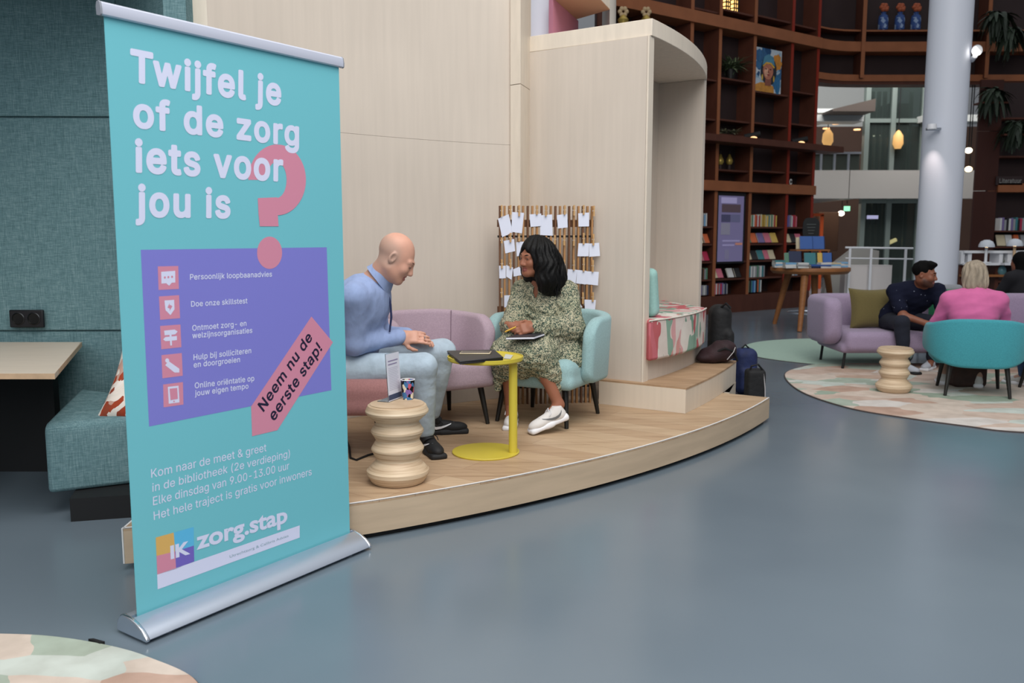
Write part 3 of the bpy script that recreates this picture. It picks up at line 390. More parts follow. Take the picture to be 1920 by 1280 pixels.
GCACHE = {}
def glyph(ch, bold, res):
    """one clean flat letter: distance to the outline, thickened, cut into cells"""
    key = (ch, bold, res)
    if key in GCACHE: return GCACHE[key]
    q = GLYPH[ch].split(';'); segs = []
    for sp_ in q[1:]:
        pts = [tuple(int(v) / 1000 for v in p.split(',')) for p in sp_.split(' ')]; lp = []
        for i in range(len(pts)):
            p, e = pts[i], pts[(i + 1) % len(pts)]; A = np.array(p[:2]); D = np.array(e[:2]); B_ = A + np.array(p[4:6]); C_ = D + np.array(e[2:4])
            for k in range(6): u = k / 6; lp.append((1 - u) ** 3 * A + 3 * u * (1 - u) ** 2 * B_ + 3 * u * u * (1 - u) * C_ + u ** 3 * D)
        segs += [(lp[i - 1], lp[i]) for i in range(len(lp)) if np.hypot(*(lp[i] - lp[i - 1])) > 1e-5]
    V, F = [], []
    if segs:
        A = np.array([s[0] for s in segs]); B = np.array([s[1] for s in segs]); lo = np.minimum(A, B).min(0) - bold - 2 * res; hi = np.maximum(A, B).max(0) + bold + 2 * res
        nx, ny = [int(v) + 2 for v in (hi - lo) / res]; X, Y = np.meshgrid(lo[0] + res * np.arange(nx), lo[1] + res * np.arange(ny) + 1e-7, indexing='ij')
        x, y = X[..., None], Y[..., None]; d = B - A; t = np.clip(((x - A[:, 0]) * d[:, 0] + (y - A[:, 1]) * d[:, 1]) / (d ** 2).sum(1), 0, 1)
        dist = np.sqrt(((x - A[:, 0] - t * d[:, 0]) ** 2 + (y - A[:, 1] - t * d[:, 1]) ** 2).min(-1))
        cr = (A[:, 1] <= y) != (B[:, 1] <= y); xi = A[:, 0] + (y - A[:, 1]) * d[:, 0] / np.where(np.abs(d[:, 1]) < 1e-9, 1e-9, d[:, 1])
        wn = (np.where(cr & (xi > x), np.sign(d[:, 1]), 0)).sum(-1); S = np.where(np.abs(wn) > .5, -dist - 1e-4, dist) - bold
        P = lambda i, j: (X[i, j], Y[i, j])
        def cross(a, b): u = S[a] / (S[a] - S[b]); return (X[a] + (X[b] - X[a]) * u, Y[a] + (Y[b] - Y[a]) * u)
        ins = S < 0; full = ins[:-1, :-1] & ins[1:, :-1] & ins[:-1, 1:] & ins[1:, 1:]; some = (ins[:-1, :-1] | ins[1:, :-1] | ins[:-1, 1:] | ins[1:, 1:]) & ~full
        def face(pp): o = len(V); V.extend(pp); F.append(tuple(range(o, o + len(pp))))
        for j in range(ny - 1):
            i = 0
            while i < nx - 1:
                if full[i, j]:
                    k = i
                    while k < nx - 1 and full[k, j]: k += 1
                    face([P(i, j), P(k, j), P(k, j + 1), P(i, j + 1)]); i = k
                else: i += 1
        for i, j in np.argwhere(some):
            c = [(i, j), (i + 1, j), (i + 1, j + 1), (i, j + 1)]; pp = []
            for k in range(4):
                a, b = c[k], c[(k + 1) % 4]
                if ins[a]: pp.append(P(*a))
                if ins[a] != ins[b]: pp.append(cross(a, b))
            if len(pp) > 2: face(pp)
    GCACHE[key] = (int(q[0]) / 1000, V, F); return GCACHE[key]
def glyph_text(b, txt, o, ex, ey, width, cap, bold=0.0, res=.009):
    x = 0; V, F = [], []
    for ch in txt:
        adv, v, f = glyph(ch, bold, res); n = len(V); V += [(p[0] + x, p[1]) for p in v]; F += [tuple(i + n for i in q) for q in f]; x += adv + bold * 1.7 - (.055 if ch == 'T' else 0)
    x0, x1 = min(p[0] for p in V), max(p[0] for p in V); sx = width / (x1 - x0); sy = cap / (.509 + 2 * bold)
    o = Vector(o); ex = Vector(ex); ey = Vector(ey)
    b.add([o + ex * ((p[0] - x0) * sx) + ey * ((p[1] + bold) * sy) for p in V], F)
# ---------------------------------------------------------------- surface materials
def m_ply(name, col='#d6cabd', rot=(0, 0, 0)):
    m, t, b = nm(name); b.inputs['Roughness'].default_value = .55; b.inputs['Specular IOR Level'].default_value = .3
    n = N(t, 'ShaderNodeTexNoise', Scale=3.0, Detail=6); t.links.new(coords(t, (9, 9, .5), rot), n.inputs['Vector'])
    n2 = N(t, 'ShaderNodeTexNoise', Scale=1.3, Detail=2); t.links.new(coords(t, (1, 1, 1), rot), n2.inputs['Vector'])
    c1 = ramp(t, n.outputs['Fac'], [(.3, shade(col, .965)), (.7, shade(col, 1.03))]); c2 = ramp(t, n2.outputs['Fac'], [(.3, (.93, .93, .93)), (.7, (1, 1, 1))])
    x = N(t, 'ShaderNodeMixRGB', blend_type='MULTIPLY'); x.inputs['Fac'].default_value = 1
    t.links.new(c1, x.inputs['Color1']); t.links.new(c2, x.inputs['Color2']); t.links.new(x.outputs['Color'], b.inputs['Base Color']); return m
def m_planks(name, cols, ang, w=.16, L=1.4, rough=.5):
    m, t, b = nm(name); b.inputs['Roughness'].default_value = rough; b.inputs['Specular IOR Level'].default_value = .35
    v = coords(t, (1, 1, 1), (0, 0, ang))
    br = N(t, 'ShaderNodeTexBrick', Scale=1.0); br.offset = .37; t.links.new(v, br.inputs['Vector'])
    for k, s in (('Brick Width', L), ('Row Height', w), ('Mortar Size', .0012), ('Mortar Smooth', .1), ('Bias', 0.0)): br.inputs[k].default_value = s
    br.inputs['Color1'].default_value = lin(cols[0]); br.inputs['Color2'].default_value = lin(cols[1]); br.inputs['Mortar'].default_value = lin(cols[2])
    n = N(t, 'ShaderNodeTexNoise', Scale=2.2, Detail=6, Roughness=.6); t.links.new(coords(t, (1.2, 14, 14), (0, 0, ang)), n.inputs['Vector'])
    c2 = ramp(t, n.outputs['Fac'], [(.28, (.68, .62, .57)), (.5, (.96, .95, .94)), (.75, (1.06, 1.06, 1.06))])
    x = N(t, 'ShaderNodeMixRGB', blend_type='MULTIPLY'); x.inputs['Fac'].default_value = .9
    t.links.new(br.outputs['Color'], x.inputs['Color1']); t.links.new(c2, x.inputs['Color2']); t.links.new(x.outputs['Color'], b.inputs['Base Color']); return m
def m_cells(name, cols, scale, stretch, rot=(0, 0, 0), rough=.95, warp=.25, noise=.5):
    """patches of woven or printed colour"""
    m, t, b = nm(name); b.inputs['Roughness'].default_value = rough; b.inputs['Specular IOR Level'].default_value = .15
    v = coords(t, stretch, rot)
    nz = N(t, 'ShaderNodeTexNoise', Scale=2.5, Detail=2); t.links.new(v, nz.inputs['Vector'])
    ad = N(t, 'ShaderNodeMixRGB', blend_type='ADD'); ad.inputs['Fac'].default_value = warp; t.links.new(v, ad.inputs['Color1']); t.links.new(nz.outputs['Color'], ad.inputs['Color2'])
    vo = N(t, 'ShaderNodeTexVoronoi', Scale=scale); t.links.new(ad.outputs['Color'], vo.inputs['Vector'])
    sx = N(t, 'ShaderNodeSeparateColor'); t.links.new(vo.outputs['Color'], sx.inputs[0])
    c1 = ramp(t, sx.outputs[0], [(i / len(cols), c) for i, c in enumerate(cols)], 'CONSTANT')
    n2 = N(t, 'ShaderNodeTexNoise', Scale=7.0, Detail=4); t.links.new(coords(t, (1, 1, 1), rot), n2.inputs['Vector'])
    k = .55
    c2 = ramp(t, n2.outputs['Fac'], [(.3, (.8, .78, .76)), (.65, (1.05, 1.05, 1.05))])
    x = N(t, 'ShaderNodeMixRGB', blend_type='MULTIPLY'); x.inputs['Fac'].default_value = noise
    t.links.new(c1, x.inputs['Color1']); t.links.new(c2, x.inputs['Color2']); t.links.new(x.outputs['Color'], b.inputs['Base Color']); return m
ply = m_ply('birch_plywood', '#d0c4b7')
ply_edge = mat('birch_edge', '#ded2c2', .55, spec=.3, var=.05, scale=6, stretch=(4, 4, .6))
oak = m_planks('oak_boards', ('#c0a688', '#b19476', '#8d7057'), math.radians(34))
oak_riser = mat('oak_riser', '#bfa98f', .5, spec=.35, var=.10, scale=2.2, stretch=(1, 1, 9), rot=(0, 0, 0), detail=6)
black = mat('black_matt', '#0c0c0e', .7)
dark_metal = mat('dark_metal', '#17161a', .45, spec=.4)
white_paint = mat('white_paint', '#e3e4e8', .5)
steel = mat('brushed_aluminium', '#c3cbd8', .34, metal=.85)
chrome = mat('chrome', '#e6eaf2', .16, metal=1)
teal_fab, t, b = nm('teal_upholstery'); b.inputs['Roughness'].default_value = .95; b.inputs['Specular IOR Level'].default_value = .1
n1 = N(t, 'ShaderNodeTexNoise', Scale=9.0, Detail=8, Roughness=.75); t.links.new(coords(t, (2.2, 2.2, 26)), n1.inputs['Vector']); n2 = N(t, 'ShaderNodeTexNoise', Scale=9.0, Detail=8, Roughness=.75); t.links.new(coords(t, (24, 24, 1.6)), n2.inputs['Vector'])
ad = N(t, 'ShaderNodeMath', operation='ADD'); t.links.new(n1.outputs['Fac'], ad.inputs[0]); t.links.new(n2.outputs['Fac'], ad.inputs[1]); hf = N(t, 'ShaderNodeMath', operation='MULTIPLY'); t.links.new(ad.outputs[0], hf.inputs[0]); hf.inputs[1].default_value = .5
t.links.new(ramp(t, hf.outputs[0], [(.36, '#4a6669'), (.5, '#67858a'), (.64, '#8ba4a6')]), b.inputs['Base Color'])
bm_ = N(t, 'ShaderNodeBump', Strength=.25, Distance=.002); t.links.new(hf.outputs[0], bm_.inputs['Height']); t.links.new(bm_.outputs['Normal'], b.inputs['Normal'])
# ---------------------------------------------------------------- floor
fm, t, b = nm('blue_grey_floor'); b.inputs['Specular IOR Level'].default_value = .5
n = N(t, 'ShaderNodeTexNoise', Scale=.7, Detail=3); t.links.new(coords(t), n.inputs['Vector'])
t.links.new(ramp(t, n.outputs['Fac'], [(.3, '#636f79'), (.7, '#6d7982')]), b.inputs['Base Color'])
t.links.new(ramp(t, n.outputs['Fac'], [(.3, (.19,) * 3), (.7, (.25,) * 3)]), b.inputs['Roughness'])
fl = part('floor', fm, None, lambda b: b.box((4, 12, -.05), (60, 60, .1))); fl['kind'] = 'structure'
# ---------------------------------------------------------------- wooden platform
PZ = .18
A0 = g(229, 990, PZ); A1 = g(700, 938, PZ); A2 = g(1100, 863, PZ); A3 = g(1443, 745, PZ)
a0 = arc(A0, A1, A2, 30)
FR = [p for p in a0 if p[0] < A1.x - .02] + arc(A1, A2, A3, 40)
BR = g(1352, 735, PZ)
back = [(1.64, 6.455), (1.30, 6.8), (1.0, 7.3), (0.3, 7.2), (-1.0, 6.2), (-1.62, 5.1), (-1.64, 4.2)]
top_poly = FR + back
plat = thing('platform', 'curved two-tone light oak platform carrying the seating corner', 'platform', (0.2, 5.0, 0))
part('deck', oak, plat, lambda b: b.prism(top_poly, PZ - .012, PZ))
part('riser', oak_riser, plat, lambda b: (b.wallstrip(FR, .028, PZ - .0125, .03), b.wallstrip([(FR[-1][0] - .012, FR[-1][1] + .008), back[0]], .028, PZ - .0125, .03), b.wallstrip([back[-1], (FR[0][0], FR[0][1] + .014)], .028, PZ - .0125, .03)))
EDG = mat('white_edging', '#e8e6e4', .35)
part('edge_strip', EDG, plat, lambda b: (b.wallstrip([(p[0], p[1]) for p in FR], PZ - .004, PZ + .0015, .010), b.wallstrip([back[-1], (FR[0][0], FR[0][1] + .006)], PZ - .004, PZ + .0015, .008), b.tube([(FR[0][0], FR[0][1], .03), (FR[0][0], FR[0][1], PZ)], .0035, 8)))
cxm = Vector((.3, 5.6))
sh = lambda p, k: tuple(Vector(p[:2]) + (cxm - Vector(p[:2])).normalized() * k)
part('plinth', black, plat, lambda b: b.prism([sh(p, .05) for p in top_poly], 0, .03))
# ---------------------------------------------------------------- plywood back wall
W0 = dep(392, 120, 4.86); W1 = dep(634, 252, 5.53); W2 = dep(957, 275, 6.30)
wp = arc(W0, W1, W2, 30)
ZT = 4.2; SEAM = 2.01
def mk(b):
    b.wallstrip(wp, PZ + .001, SEAM - .0008, .06); b.wallstrip(wp, SEAM + .0008, ZT, .06)
    q = [(p[0] - .03 * .5, p[1] + .03) for p in wp]; b.wallstrip(q, SEAM - .01, SEAM + .01, .02)
wb = part('wall_back', ply, None, mk); wb['kind'] = 'structure'
# corner pilaster between wall and nook
pl0 = Vector((W2.x, W2.y)); pl1 = onwall(994, 200, (.9, 5.945), (.135, 6.471))
pm = dep(976, 200, 6.22)
def mk(b):
    for z0, z1 in ((PZ + .001, 2.42), (2.425, ZT)):
        b.prism([(pl0.x, pl0.y - .02), (pm.x, pm.y), (pl1.x + .005, pl1.y + .03), (pl1.x, pl1.y + .3), (pl0.x, pl0.y + .3)], z0, z1)
o = part('trim_1', ply_edge, None, mk); o['kind'] = 'structure'
# wall end panel beside the booth
e0 = dep(349, 40, 4.86)
o = part('trim_2', ply_edge, None, lambda b: b.prism([(e0.x, e0.y), (W0.x, W0.y), (W0.x - .03, W0.y + .3), (e0.x - .03, e0.y + .3)], 0, ZT)); o['kind'] = 'structure'
# ---------------------------------------------------------------- seating nook
nk = thing('seating_nook', 'tall pale birch plywood seating nook with curved front standing on the platform', 'seating nook', (1.0, 6.4, PZ))
S1 = .355; ZR = 2.798
fA, fB = Vector((.9, 5.945)), Vector((.135, 6.471))
rc = [g(1223, 34, ZR), g(1260, 50, ZR), g(1295, 77, ZR), g(1315, 102, ZR), g(1326, 125, ZR)]
front = arc(rc[0], rc[2], rc[4], 24)
dirn = (fB - fA).normalized(); nin = Vector((-dirn.y, dirn.x)) * -1
if nin.y < 0: nin = -nin
fB2 = fA + dirn * 1.0
T1 = .075
backR = Vector(front[-1]) + Vector((-.45, .30)); backL = fB2 + Vector((.0, .4))
part('roof', ply_edge, nk, lambda b: b.prism(front + [tuple(backR), tuple(backL), tuple(fB2)], ZR - .11, ZR), bevel=.003)
sp_in = [(fA.x + nin.x * T1, fA.y + nin.y * T1), (fB2.x + nin.x * T1, fB2.y + nin.y * T1)]
part('side_panel', ply, nk, lambda b: b.prism([tuple(fA), tuple(fB2), sp_in[1], sp_in[0]], S1, ZR - .112))
part('edge_band', ply_edge, nk, lambda b: b.prism([(fA.x + .001, fA.y - .004), sp_in[0], (sp_in[0][0] + .012, sp_in[0][1] - .006), (fA.x + .012, fA.y - .012)], S1, ZR - .112))
e1 = Vector(front[-1]); ed = (backR - e1).normalized()
e2 = e1 + ed * .8; en = Vector((ed.y, -ed.x)); en = en if en.x > 0 else -en
part('far_panel', ply, nk, lambda b: b.prism([tuple(e1 - en * .006), tuple(e2 - en * .006), tuple(e2 - en * .056), tuple(e1 - en * .056)], S1, ZR - .112))
part('back_panel', ply, nk, lambda b: b.prism([tuple(fA + dirn * .5 + nin * .05), tuple(e1 + ed * .42), tuple(e1 + ed * .5), tuple(fA + dirn * .58 + nin * .05)], S1, ZR - .112))
# seat box with its curved front, then the step that runs round it
sb = arc(g(1207, 716, S1), g(1260, 700, S1), g(1318, 672, S1), 20)
sb_in = [(p[0] - .015, p[1] + .01) for p in sb]
part('seat_base', ply, nk, lambda b: b.prism(sb_in + [tuple(e1 + ed * .40), tuple(fA + dirn * .5 + nin * .06)], S1, .50))
st = [g(1287, 727, S1), g(1330, 708, S1), g(1381, 676, S1)]
stp = arc(*st, 20)
sback = Vector(stp[-1]) + Vector((-.5, .35)); sl = g(1125, 757, PZ)
step_poly = stp + [tuple(sback), (.9, 6.9), (.70, 6.25), (.62, 6.055)]
part('step_top', m_planks('step_boards', ('#b99a7b', '#a98b6d', '#866950'), math.radians(34), w=.13), nk, lambda b: b.prism(step_poly, S1 - .012, S1))
part('step_riser', m_ply('step_ply', '#d9cbb9'), nk, lambda b: (b.prism([sh(p, .004) for p in step_poly], PZ + .0005, S1 - .0122), b.prism([p for p in stp if p[1] > 6.50] + [tuple(sback), (1.40, 6.93), (1.66, 6.50)], 0, PZ)))
# upper ledge seen above the nook (upper plywood tier)
up = thing('wall_cabinet', 'plywood box shelf high above the nook with a tan underside', 'cabinet', (.7, 6.9, 2.8))
U = 6.85
ua, ub, uc, ud = dep(1037, 17, U), dep(1105, 8, U - .25), dep(1143, 45, U + .35), dep(1075, 52, U + .6)
part('carcass', ply_edge, up, lambda b: b.prism([(ua.x, ua.y), (ub.x, ub.y), (uc.x, uc.y), (ud.x, ud.y + .1)], 3.17, 4.2))
part('underside', mat('tan_board', '#b48a6c', .7), up, lambda b: b.prism([(ua.x, ua.y), (ub.x, ub.y), (uc.x, uc.y), (ud.x, ud.y + .1)], 3.165, 3.17))
ws = part('wall_upper', mat('white_wall', '#d6d9e6', .8), None, lambda b: b.box(((dep(994, 30, 7.0).x + dep(1037, 30, 7.0).x) / 2 - .05, 7.05, 3.5), (.30, .06, 1.4))); ws['kind'] = 'structure'
ws = part('wall_alcove', mat('pink_wall', '#c9849b', .8), None, lambda b: b.prism([(ua.x, ua.y + .01), (ud.x + .25 * (ud.x - ua.x), ud.y + .11), (ud.x + .25 * (ud.x - ua.x) - .03, ud.y + .16), (ua.x - .03, ua.y + .06)], 2.80, 3.164)); ws['kind'] = 'structure'
part('wall_upright', mat('grey_board', '#b6b1aa', .7), None, lambda b: b.prism([tuple(uc[:2]), tuple(dep(1151, 30, U + .4)[:2]), (uc.x + .12, uc.y + .6), (uc.x, uc.y + .6)], 2.81, 4.2))['kind'] = 'structure'
# ---------------------------------------------------------------- booth on the left
YB = 5.13
bl = onwall(-120, 300, (-3, YB), (0, YB + .02)); brc = Vector((dep(232, 300, YB).x, YB))
def mk(b):
    for z0, z1 in ((.0, .80), (.808, 2.045), (2.053, 4.2)): b.wallstrip([(brc.x, YB), (-4.6, YB - .05)], z0, z1, -.05)
    b.wallstrip([(brc.x, YB + .02), (-4.6, YB - .03)], 0, 4.2, -.05)
o = part('wall_left', teal_fab, None, mk, bevel=.004); o['kind'] = 'structure'
wg0 = dep(306, 20, 4.70); wg1 = dep(349, 30, 4.72)
o = part('wall_wing', teal_fab, None, lambda b: b.prism([tuple(brc), tuple(wg0[:2]), tuple(wg1[:2]), (wg1.x - .05, YB + .1), (brc.x, YB + .1)], 0, 4.2)); o['kind'] = 'structure'
o = part('ceiling_booth', mat('booth_roof', '#3b4a4b', .9), None, lambda b: b.box((-3.6, 4.35, 2.95), (3.5, 1.7, .1))); o['kind'] = 'structure'
o = part('wall_blocker', teal_fab, None, lambda b: b.box((-4.7, 4.1, 1.45), (.08, 2.0, 2.9))); o['kind'] = 'structure'  # unseen side wall, added to keep daylight out of the booth
bt = thing('booth_table', 'pale wooden booth table top fixed to the teal upholstered wall', 'table', (-2.7, 4.6, 0))
tb = [g(103, 700, .745), g(152, 641, .745), (-4.4, 5.06), (-4.2, g(100, 697, .745).y)]
part('table_top', mat('table_laminate', '#cdbfae', .5, var=.05, scale=5, stretch=(1, 8, 8)), bt, lambda b: b.prism([(p[0], p[1]) for p in tb], .72, .745), bevel=.002)
part('edge_band', mat('table_edge', '#c9a887', .5, var=.1, scale=20), bt, lambda b: b.wallstrip([(-4.2, tb[0][1] - .003), (tb[0][0], tb[0][1] - .003), (tb[1][0] + .003, tb[1][1])], .7195, .7455, -.002))
part('under_table_shade', black, bt, lambda b: b.box((-3.6, 4.95, .36), (1.9, .06, .72)))  # black panel added to stand for the shade under the table
# bench
def bench():
    q = [g(82, 800, .45), g(240, 786, .45)]
    dx = (q[1] - q[0]).normalized(); z0, z1, r = .115, .46, .05
    f0 = q[0]; f1 = q[0] + dx * .62; dy = (g(140, 742, .45) - q[0]).normalized()
    dd = Vector((dy.x, dy.y, 0)) * ((YB - .02 - f0.y) / dy.y); d1 = Vector((-.10, .30, 0))
    r0 = thing('bench', 'teal upholstered booth bench with rounded front edge on a black plinth', 'bench', tuple((f0 + f1) / 2 * Vector((1, 1, 0)) if False else Vector(((f0.x + f1.x) / 2, (f0.y + f1.y) / 2 + .3, 0))))
    b = MB(); prof = [(0, z0), (0, z1 - r)] + [(r - r * math.cos(a), z1 - r + r * math.sin(a)) for a in (PI / 8, PI / 4, 3 * PI / 8, PI / 2)] + [(1, z1), (1, z0)]
    V = []
    for base, dv in ((f0, dd), (f1, d1)):
        L = dv.length; u = dv / L
        for s, z in prof:
            p = Vector((base.x, base.y, 0)) + u * (s if s < .9 else L); V.append((p.x, p.y, z))
    n = len(prof); b.add(V, [tuple(range(n)), tuple(range(2 * n - 1, n - 1, -1))] + [(i, n + i, n + (i + 1) % n, (i + 1) % n) for i in range(n)])
    b.build('seat', teal_fab, r0, bevel=.02)
    k0 = g(133, 978, 0); k1 = g(245, 969, 0)
    part('plinth', black, r0, lambda b: b.prism([(k0.x, k0.y), (k1.x + .12, k1.y + .02), (k1.x + .05, 4.55), (k0.x - .3, 5.0)], 0, .114))
    # opposite bench in the dark under the table
bench()
part('trim_3', black, None, lambda b: b.box((-3.6, YB - .06, .06), (2.6, .04, .12)))['kind'] = 'structure'
so = thing('wall_socket', 'black double power socket on the teal booth wall', 'socket', tuple(dep(46, 598, YB - .06)))
c = dep(46, 598, YB - .075); hw = .095
part('plate', dark_metal, so, lambda b: b.box(c + Vector((0, .028, 0)), (.20, .022, .104)), bevel=.006)
for sx in (-.046, .046):
    def mk(b):
        b.lathe([(.036, 0), (.038, .004), (.033, .006), (.031, .003), (.006, .002)], c + Vector((sx, .0185, 0)), 24, R=Matrix.Rotation(PI / 2, 3, 'X'))
    part('socket_outlet', mat('socket_black', '#060607', .3), so, mk)
# patterned cushion tucked behind the banner
def pillow_mesh(b, c, R, w, h, th, n=18):
    V, F = [], []; N_ = n + 1
    for sd in (1, -1):
        for i in range(N_):
            for j in range(N_):
                u, v = -1 + 2 * i / n, -1 + 2 * j / n
                k = (max(0, 1 - u ** 4) * max(0, 1 - v ** 4)) ** .55
                V.append(Vector(c) + R @ Vector((u * w * (1 - .10 * (1 - v * v)), sd * th * k, v * h * (1 - .10 * (1 - u * u)))))
    for s_ in (0, 1):
        for i in range(n):
            for j in range(n):
                q = [s_ * N_ * N_ + a * N_ + e for a, e in ((i, j), (i + 1, j), (i + 1, j + 1), (i, j + 1))]; F.append(tuple(q if s_ == 0 else q[::-1]))
    b.add(V, F)
red_print = m_cells('red_swirl_print', ['#efe2d6', '#a8482f', '#efe2d6', '#c9a090', '#9a4a36', '#f3e9e0', '#eadfd3'], 26, (1, 1, .5), warp=1.4, noise=.2)
RC = Matrix.Rotation(math.radians(10), 3, 'Z') @ Matrix.Rotation(math.radians(-32), 3, 'X') @ Matrix.Rotation(math.radians(12), 3, 'Y')
o = part('throw_cushion', red_print, None, lambda b: pillow_mesh(b, (-1.85, 4.46, .592), RC, .25, .25, .09)); tag(o, 'white cushion with rusty red swirl print on the booth bench', 'cushion')
# ---------------------------------------------------------------- rugs
def rug(name, label, pts, m, edge, z=.012):
    r = thing(name, label, 'rug', (pts[0][0], pts[0][1], 0))
    cxy = Vector((sum(p[0] for p in pts) / len(pts), sum(p[1] for p in pts) / len(pts)))
    part('pile', m, r, lambda b: b.prism([tuple(cxy + (Vector(p[:2]) - cxy) * .994) for p in pts], 0.001, z))
    part('border', edge, r, lambda b: b.prism(pts, 0, z - .003))
    return r
def spline(P, n=10):
    m = len(P); out = []
    for i in range(m):
        p0, p1, p2, p3 = [Vector(P[(i + k - 1) % m][:2]) for k in range(4)]
        for k in range(n):
            t = k / n; out.append(tuple(.5 * ((2 * p1) + (p2 - p0) * t + (2 * p0 - 5 * p1 + 4 * p2 - p3) * t * t + (3 * p1 - p0 - 3 * p2 + p3) * t ** 3)))
    return out
leafcols = ['#c9baad', '#b9a08f', '#a3aea0', '#cfc8c2', '#c0aa9c', '#98a595', '#cbbbae', '#c6b7ab', '#b79a8a', '#bfc5bd', '#c4b0a2']
rug_m = m_cells('leaf_rug', leafcols, 2.3, (1, 2.0, 1), rot=(0, 0, .5), noise=.8)
edge_d = mat('rug_edge', '#4b4240', .9)
R1 = [g(*q) for q in ((1470, 704), (1500, 735), (1590, 766), (1700, 785), (1810, 800), (1920, 812))]
P = [(p.x, p.y) for p in R1] + [(4.6, 5.75), (5.9, 6.1), (6.6, 7.2), (6.0, 8.5), (4.8, 9.1)] + [tuple(g(1560, 683)[:2]), tuple(g(1500, 690)[:2])]
rug('leaf_patterned_rug', 'large round rug with pale leaf pattern under the lilac sofa group', spline(P), rug_m, edge_d)
gp = [g(*q) for q in ((1390, 655), (1420, 670), (1520, 683), (1600, 686), (1700, 680), (1700, 650), (1600, 637), (1500, 636), (1420, 642))]
rug('plain_rug', 'plain sage green round rug behind the lilac sofa', spline([(p.x, p.y) for p in gp]), mat('sage_pile', '#9fb6a7', .95, var=.04, scale=30), edge_d, .010)
fp = [g(*q) for q in ((-150, 1192), (0, 1193), (100, 1198), (200, 1214), (280, 1237), (370, 1282))]
P = [(p.x, p.y) for p in fp] + [(-.9, 2.3), (-1.2, 1.9), (-2.0, 1.7), (-2.8, 2.1), (-2.7, 2.7)]
rug('leaf_patterned_rug', 'pale leaf patterned rug in front of the booth in the near left corner', spline(P), m_cells('leaf_rug_near', leafcols, 3.4, (1, 1.6, 1), rot=(0, 0, -.4), noise=.9), edge_d)
tag(part('floor_hatch', black, None, lambda b: b.prism([tuple(g(*q)[:2]) for q in ((166, 1206), (176, 1205), (197, 1211), (188, 1213))], 0, .017)), 'small black floor tab at the edge of the near left rug', 'floor tab')
# ---------------------------------------------------------------- roll-up banner
BL, BRr = g(257, 1157, .062), g(656, 1000, .062)
bu = (BRr - BL); BWID = bu.length; bu.normalize(); bn = Vector((bu.y, -bu.x, 0))
if bn.y > 0: bn = -bn
def bp(x, y): return onwall(x, y, BL, BRr)
TL, TR = bp(200, 27), bp(630, 122)
bz1 = (TL.z + TR.z) / 2
bnr = thing('roll_up_banner', 'tall turquoise roll-up banner reading Twijfel je of de zorg iets voor jou is', 'banner', tuple((BL + BRr) / 2 * Vector((1, 1, 0)) if False else ((BL.x + BRr.x) / 2, (BL.y + BRr.y) / 2, 0)))
cyan = mat('banner_turquoise', '#72c0cb', .45, spec=.35); inkw = mat('ink_white', '#d9dcf4', .5); inkp = mat('ink_pink', '#d48aa1', .5)
inkv = mat('ink_purple', '#7f7ecf', .5); inkn = mat('ink_navy', '#1c1836', .5); inky = mat('ink_yellow', '#d9ae62', .5); inkb = mat('ink_sky', '#5cb8e2', .5); inkd = mat('ink_violet', '#7264bd', .5); inkg = mat('ink_grey_teal', '#88a6b4', .5)
def mk(b):
    nx, nz = 6, 24; V = []
    for k in (0, 1):
        for j in range(nz + 1):
            for i in range(nx + 1):
                p = BL.lerp(BRr, i / nx); z = .05 + (bz1 - .05) * j / nz
                V.append(Vector((p.x, p.y, z)) - bn * (.0006 * k))
    n = (nx + 1) * (nz + 1); F = []
    for j in range(nz):
        for i in range(nx):
            a = j * (nx + 1) + i; F += [(a, a + 1, a + nx + 2, a + nx + 1), (n + a + nx + 1, n + a + nx + 2, n + a + 1, n + a)]
    b.add(V, F)
fab = part('fabric_panel', cyan, bnr, mk)
def ink(name, m, polys, lift):
    def mk(b):
        for k_, pl in enumerate(polys):
            b.add([bp(*q) + bn * (lift + .00002 * k_) for q in pl], [tuple(range(len(pl)))])
    o = part(name, m, fab, mk); return o
def Z1(*P): return [(180 + x / 2.6667, y / 2.6667) for x, y in P]
def Z2(*P): return [(180 + x / 3.2, 440 + y / 3.2) for x, y in P]
def Z3(*P): return [(180 + x / 2.6667, 800 + y / 2.6667) for x, y in P]
L1, L2, L3, L4 = .0003, .0006, .0009, .0012
def ell_px(cx, cy, rx, ry, a0=0, a1=360, n=28): return [(cx + rx * math.cos(math.radians(a0 + (a1 - a0) * i / n)), cy + ry * math.sin(math.radians(a0 + (a1 - a0) * i / n))) for i in range(n + 1)]
ink('info_panel', inkv, [Z2((268, 90), (1384, 75), (1412, 932), (318, 1150))], L1)
ou = ell_px(905, 899, 144, 177, 180, 450, 40); inn = ell_px(903, 899, 49, 90, 180, 450, 40)
qs = [Z1(ou[i], ou[i + 1], inn[i + 1], inn[i]) for i in range(40)] + [Z1((808, 990), (905, 986), (906, 1076), (812, 1076)), Z1((812, 1070), (908, 1070), (912, 1131), (818, 1131))]
ink('question_mark', inkp, qs, L1)
ink('question_mark_dot', inkp, [[(505.3 + 23.5 * math.cos(a * PI / 20), 473.7 + 30.3 * math.sin(a * PI / 20)) for a in range(40)]], L2)
def btext(name, txt, p0, p1, pt, m, bold, lift, logo=False):
    a, e_, u_ = bp(*p0), bp(*p1), bp(*pt)
    ex = (e_ - a); w = ex.length; ex.normalize(); ey = u_ - a; h = ey.length; ey.normalize()
    part(name, m, fab, lambda b: (text_mesh if logo else glyph_text)(b, txt, a + bn * lift, ex, ey, w, h, bold))
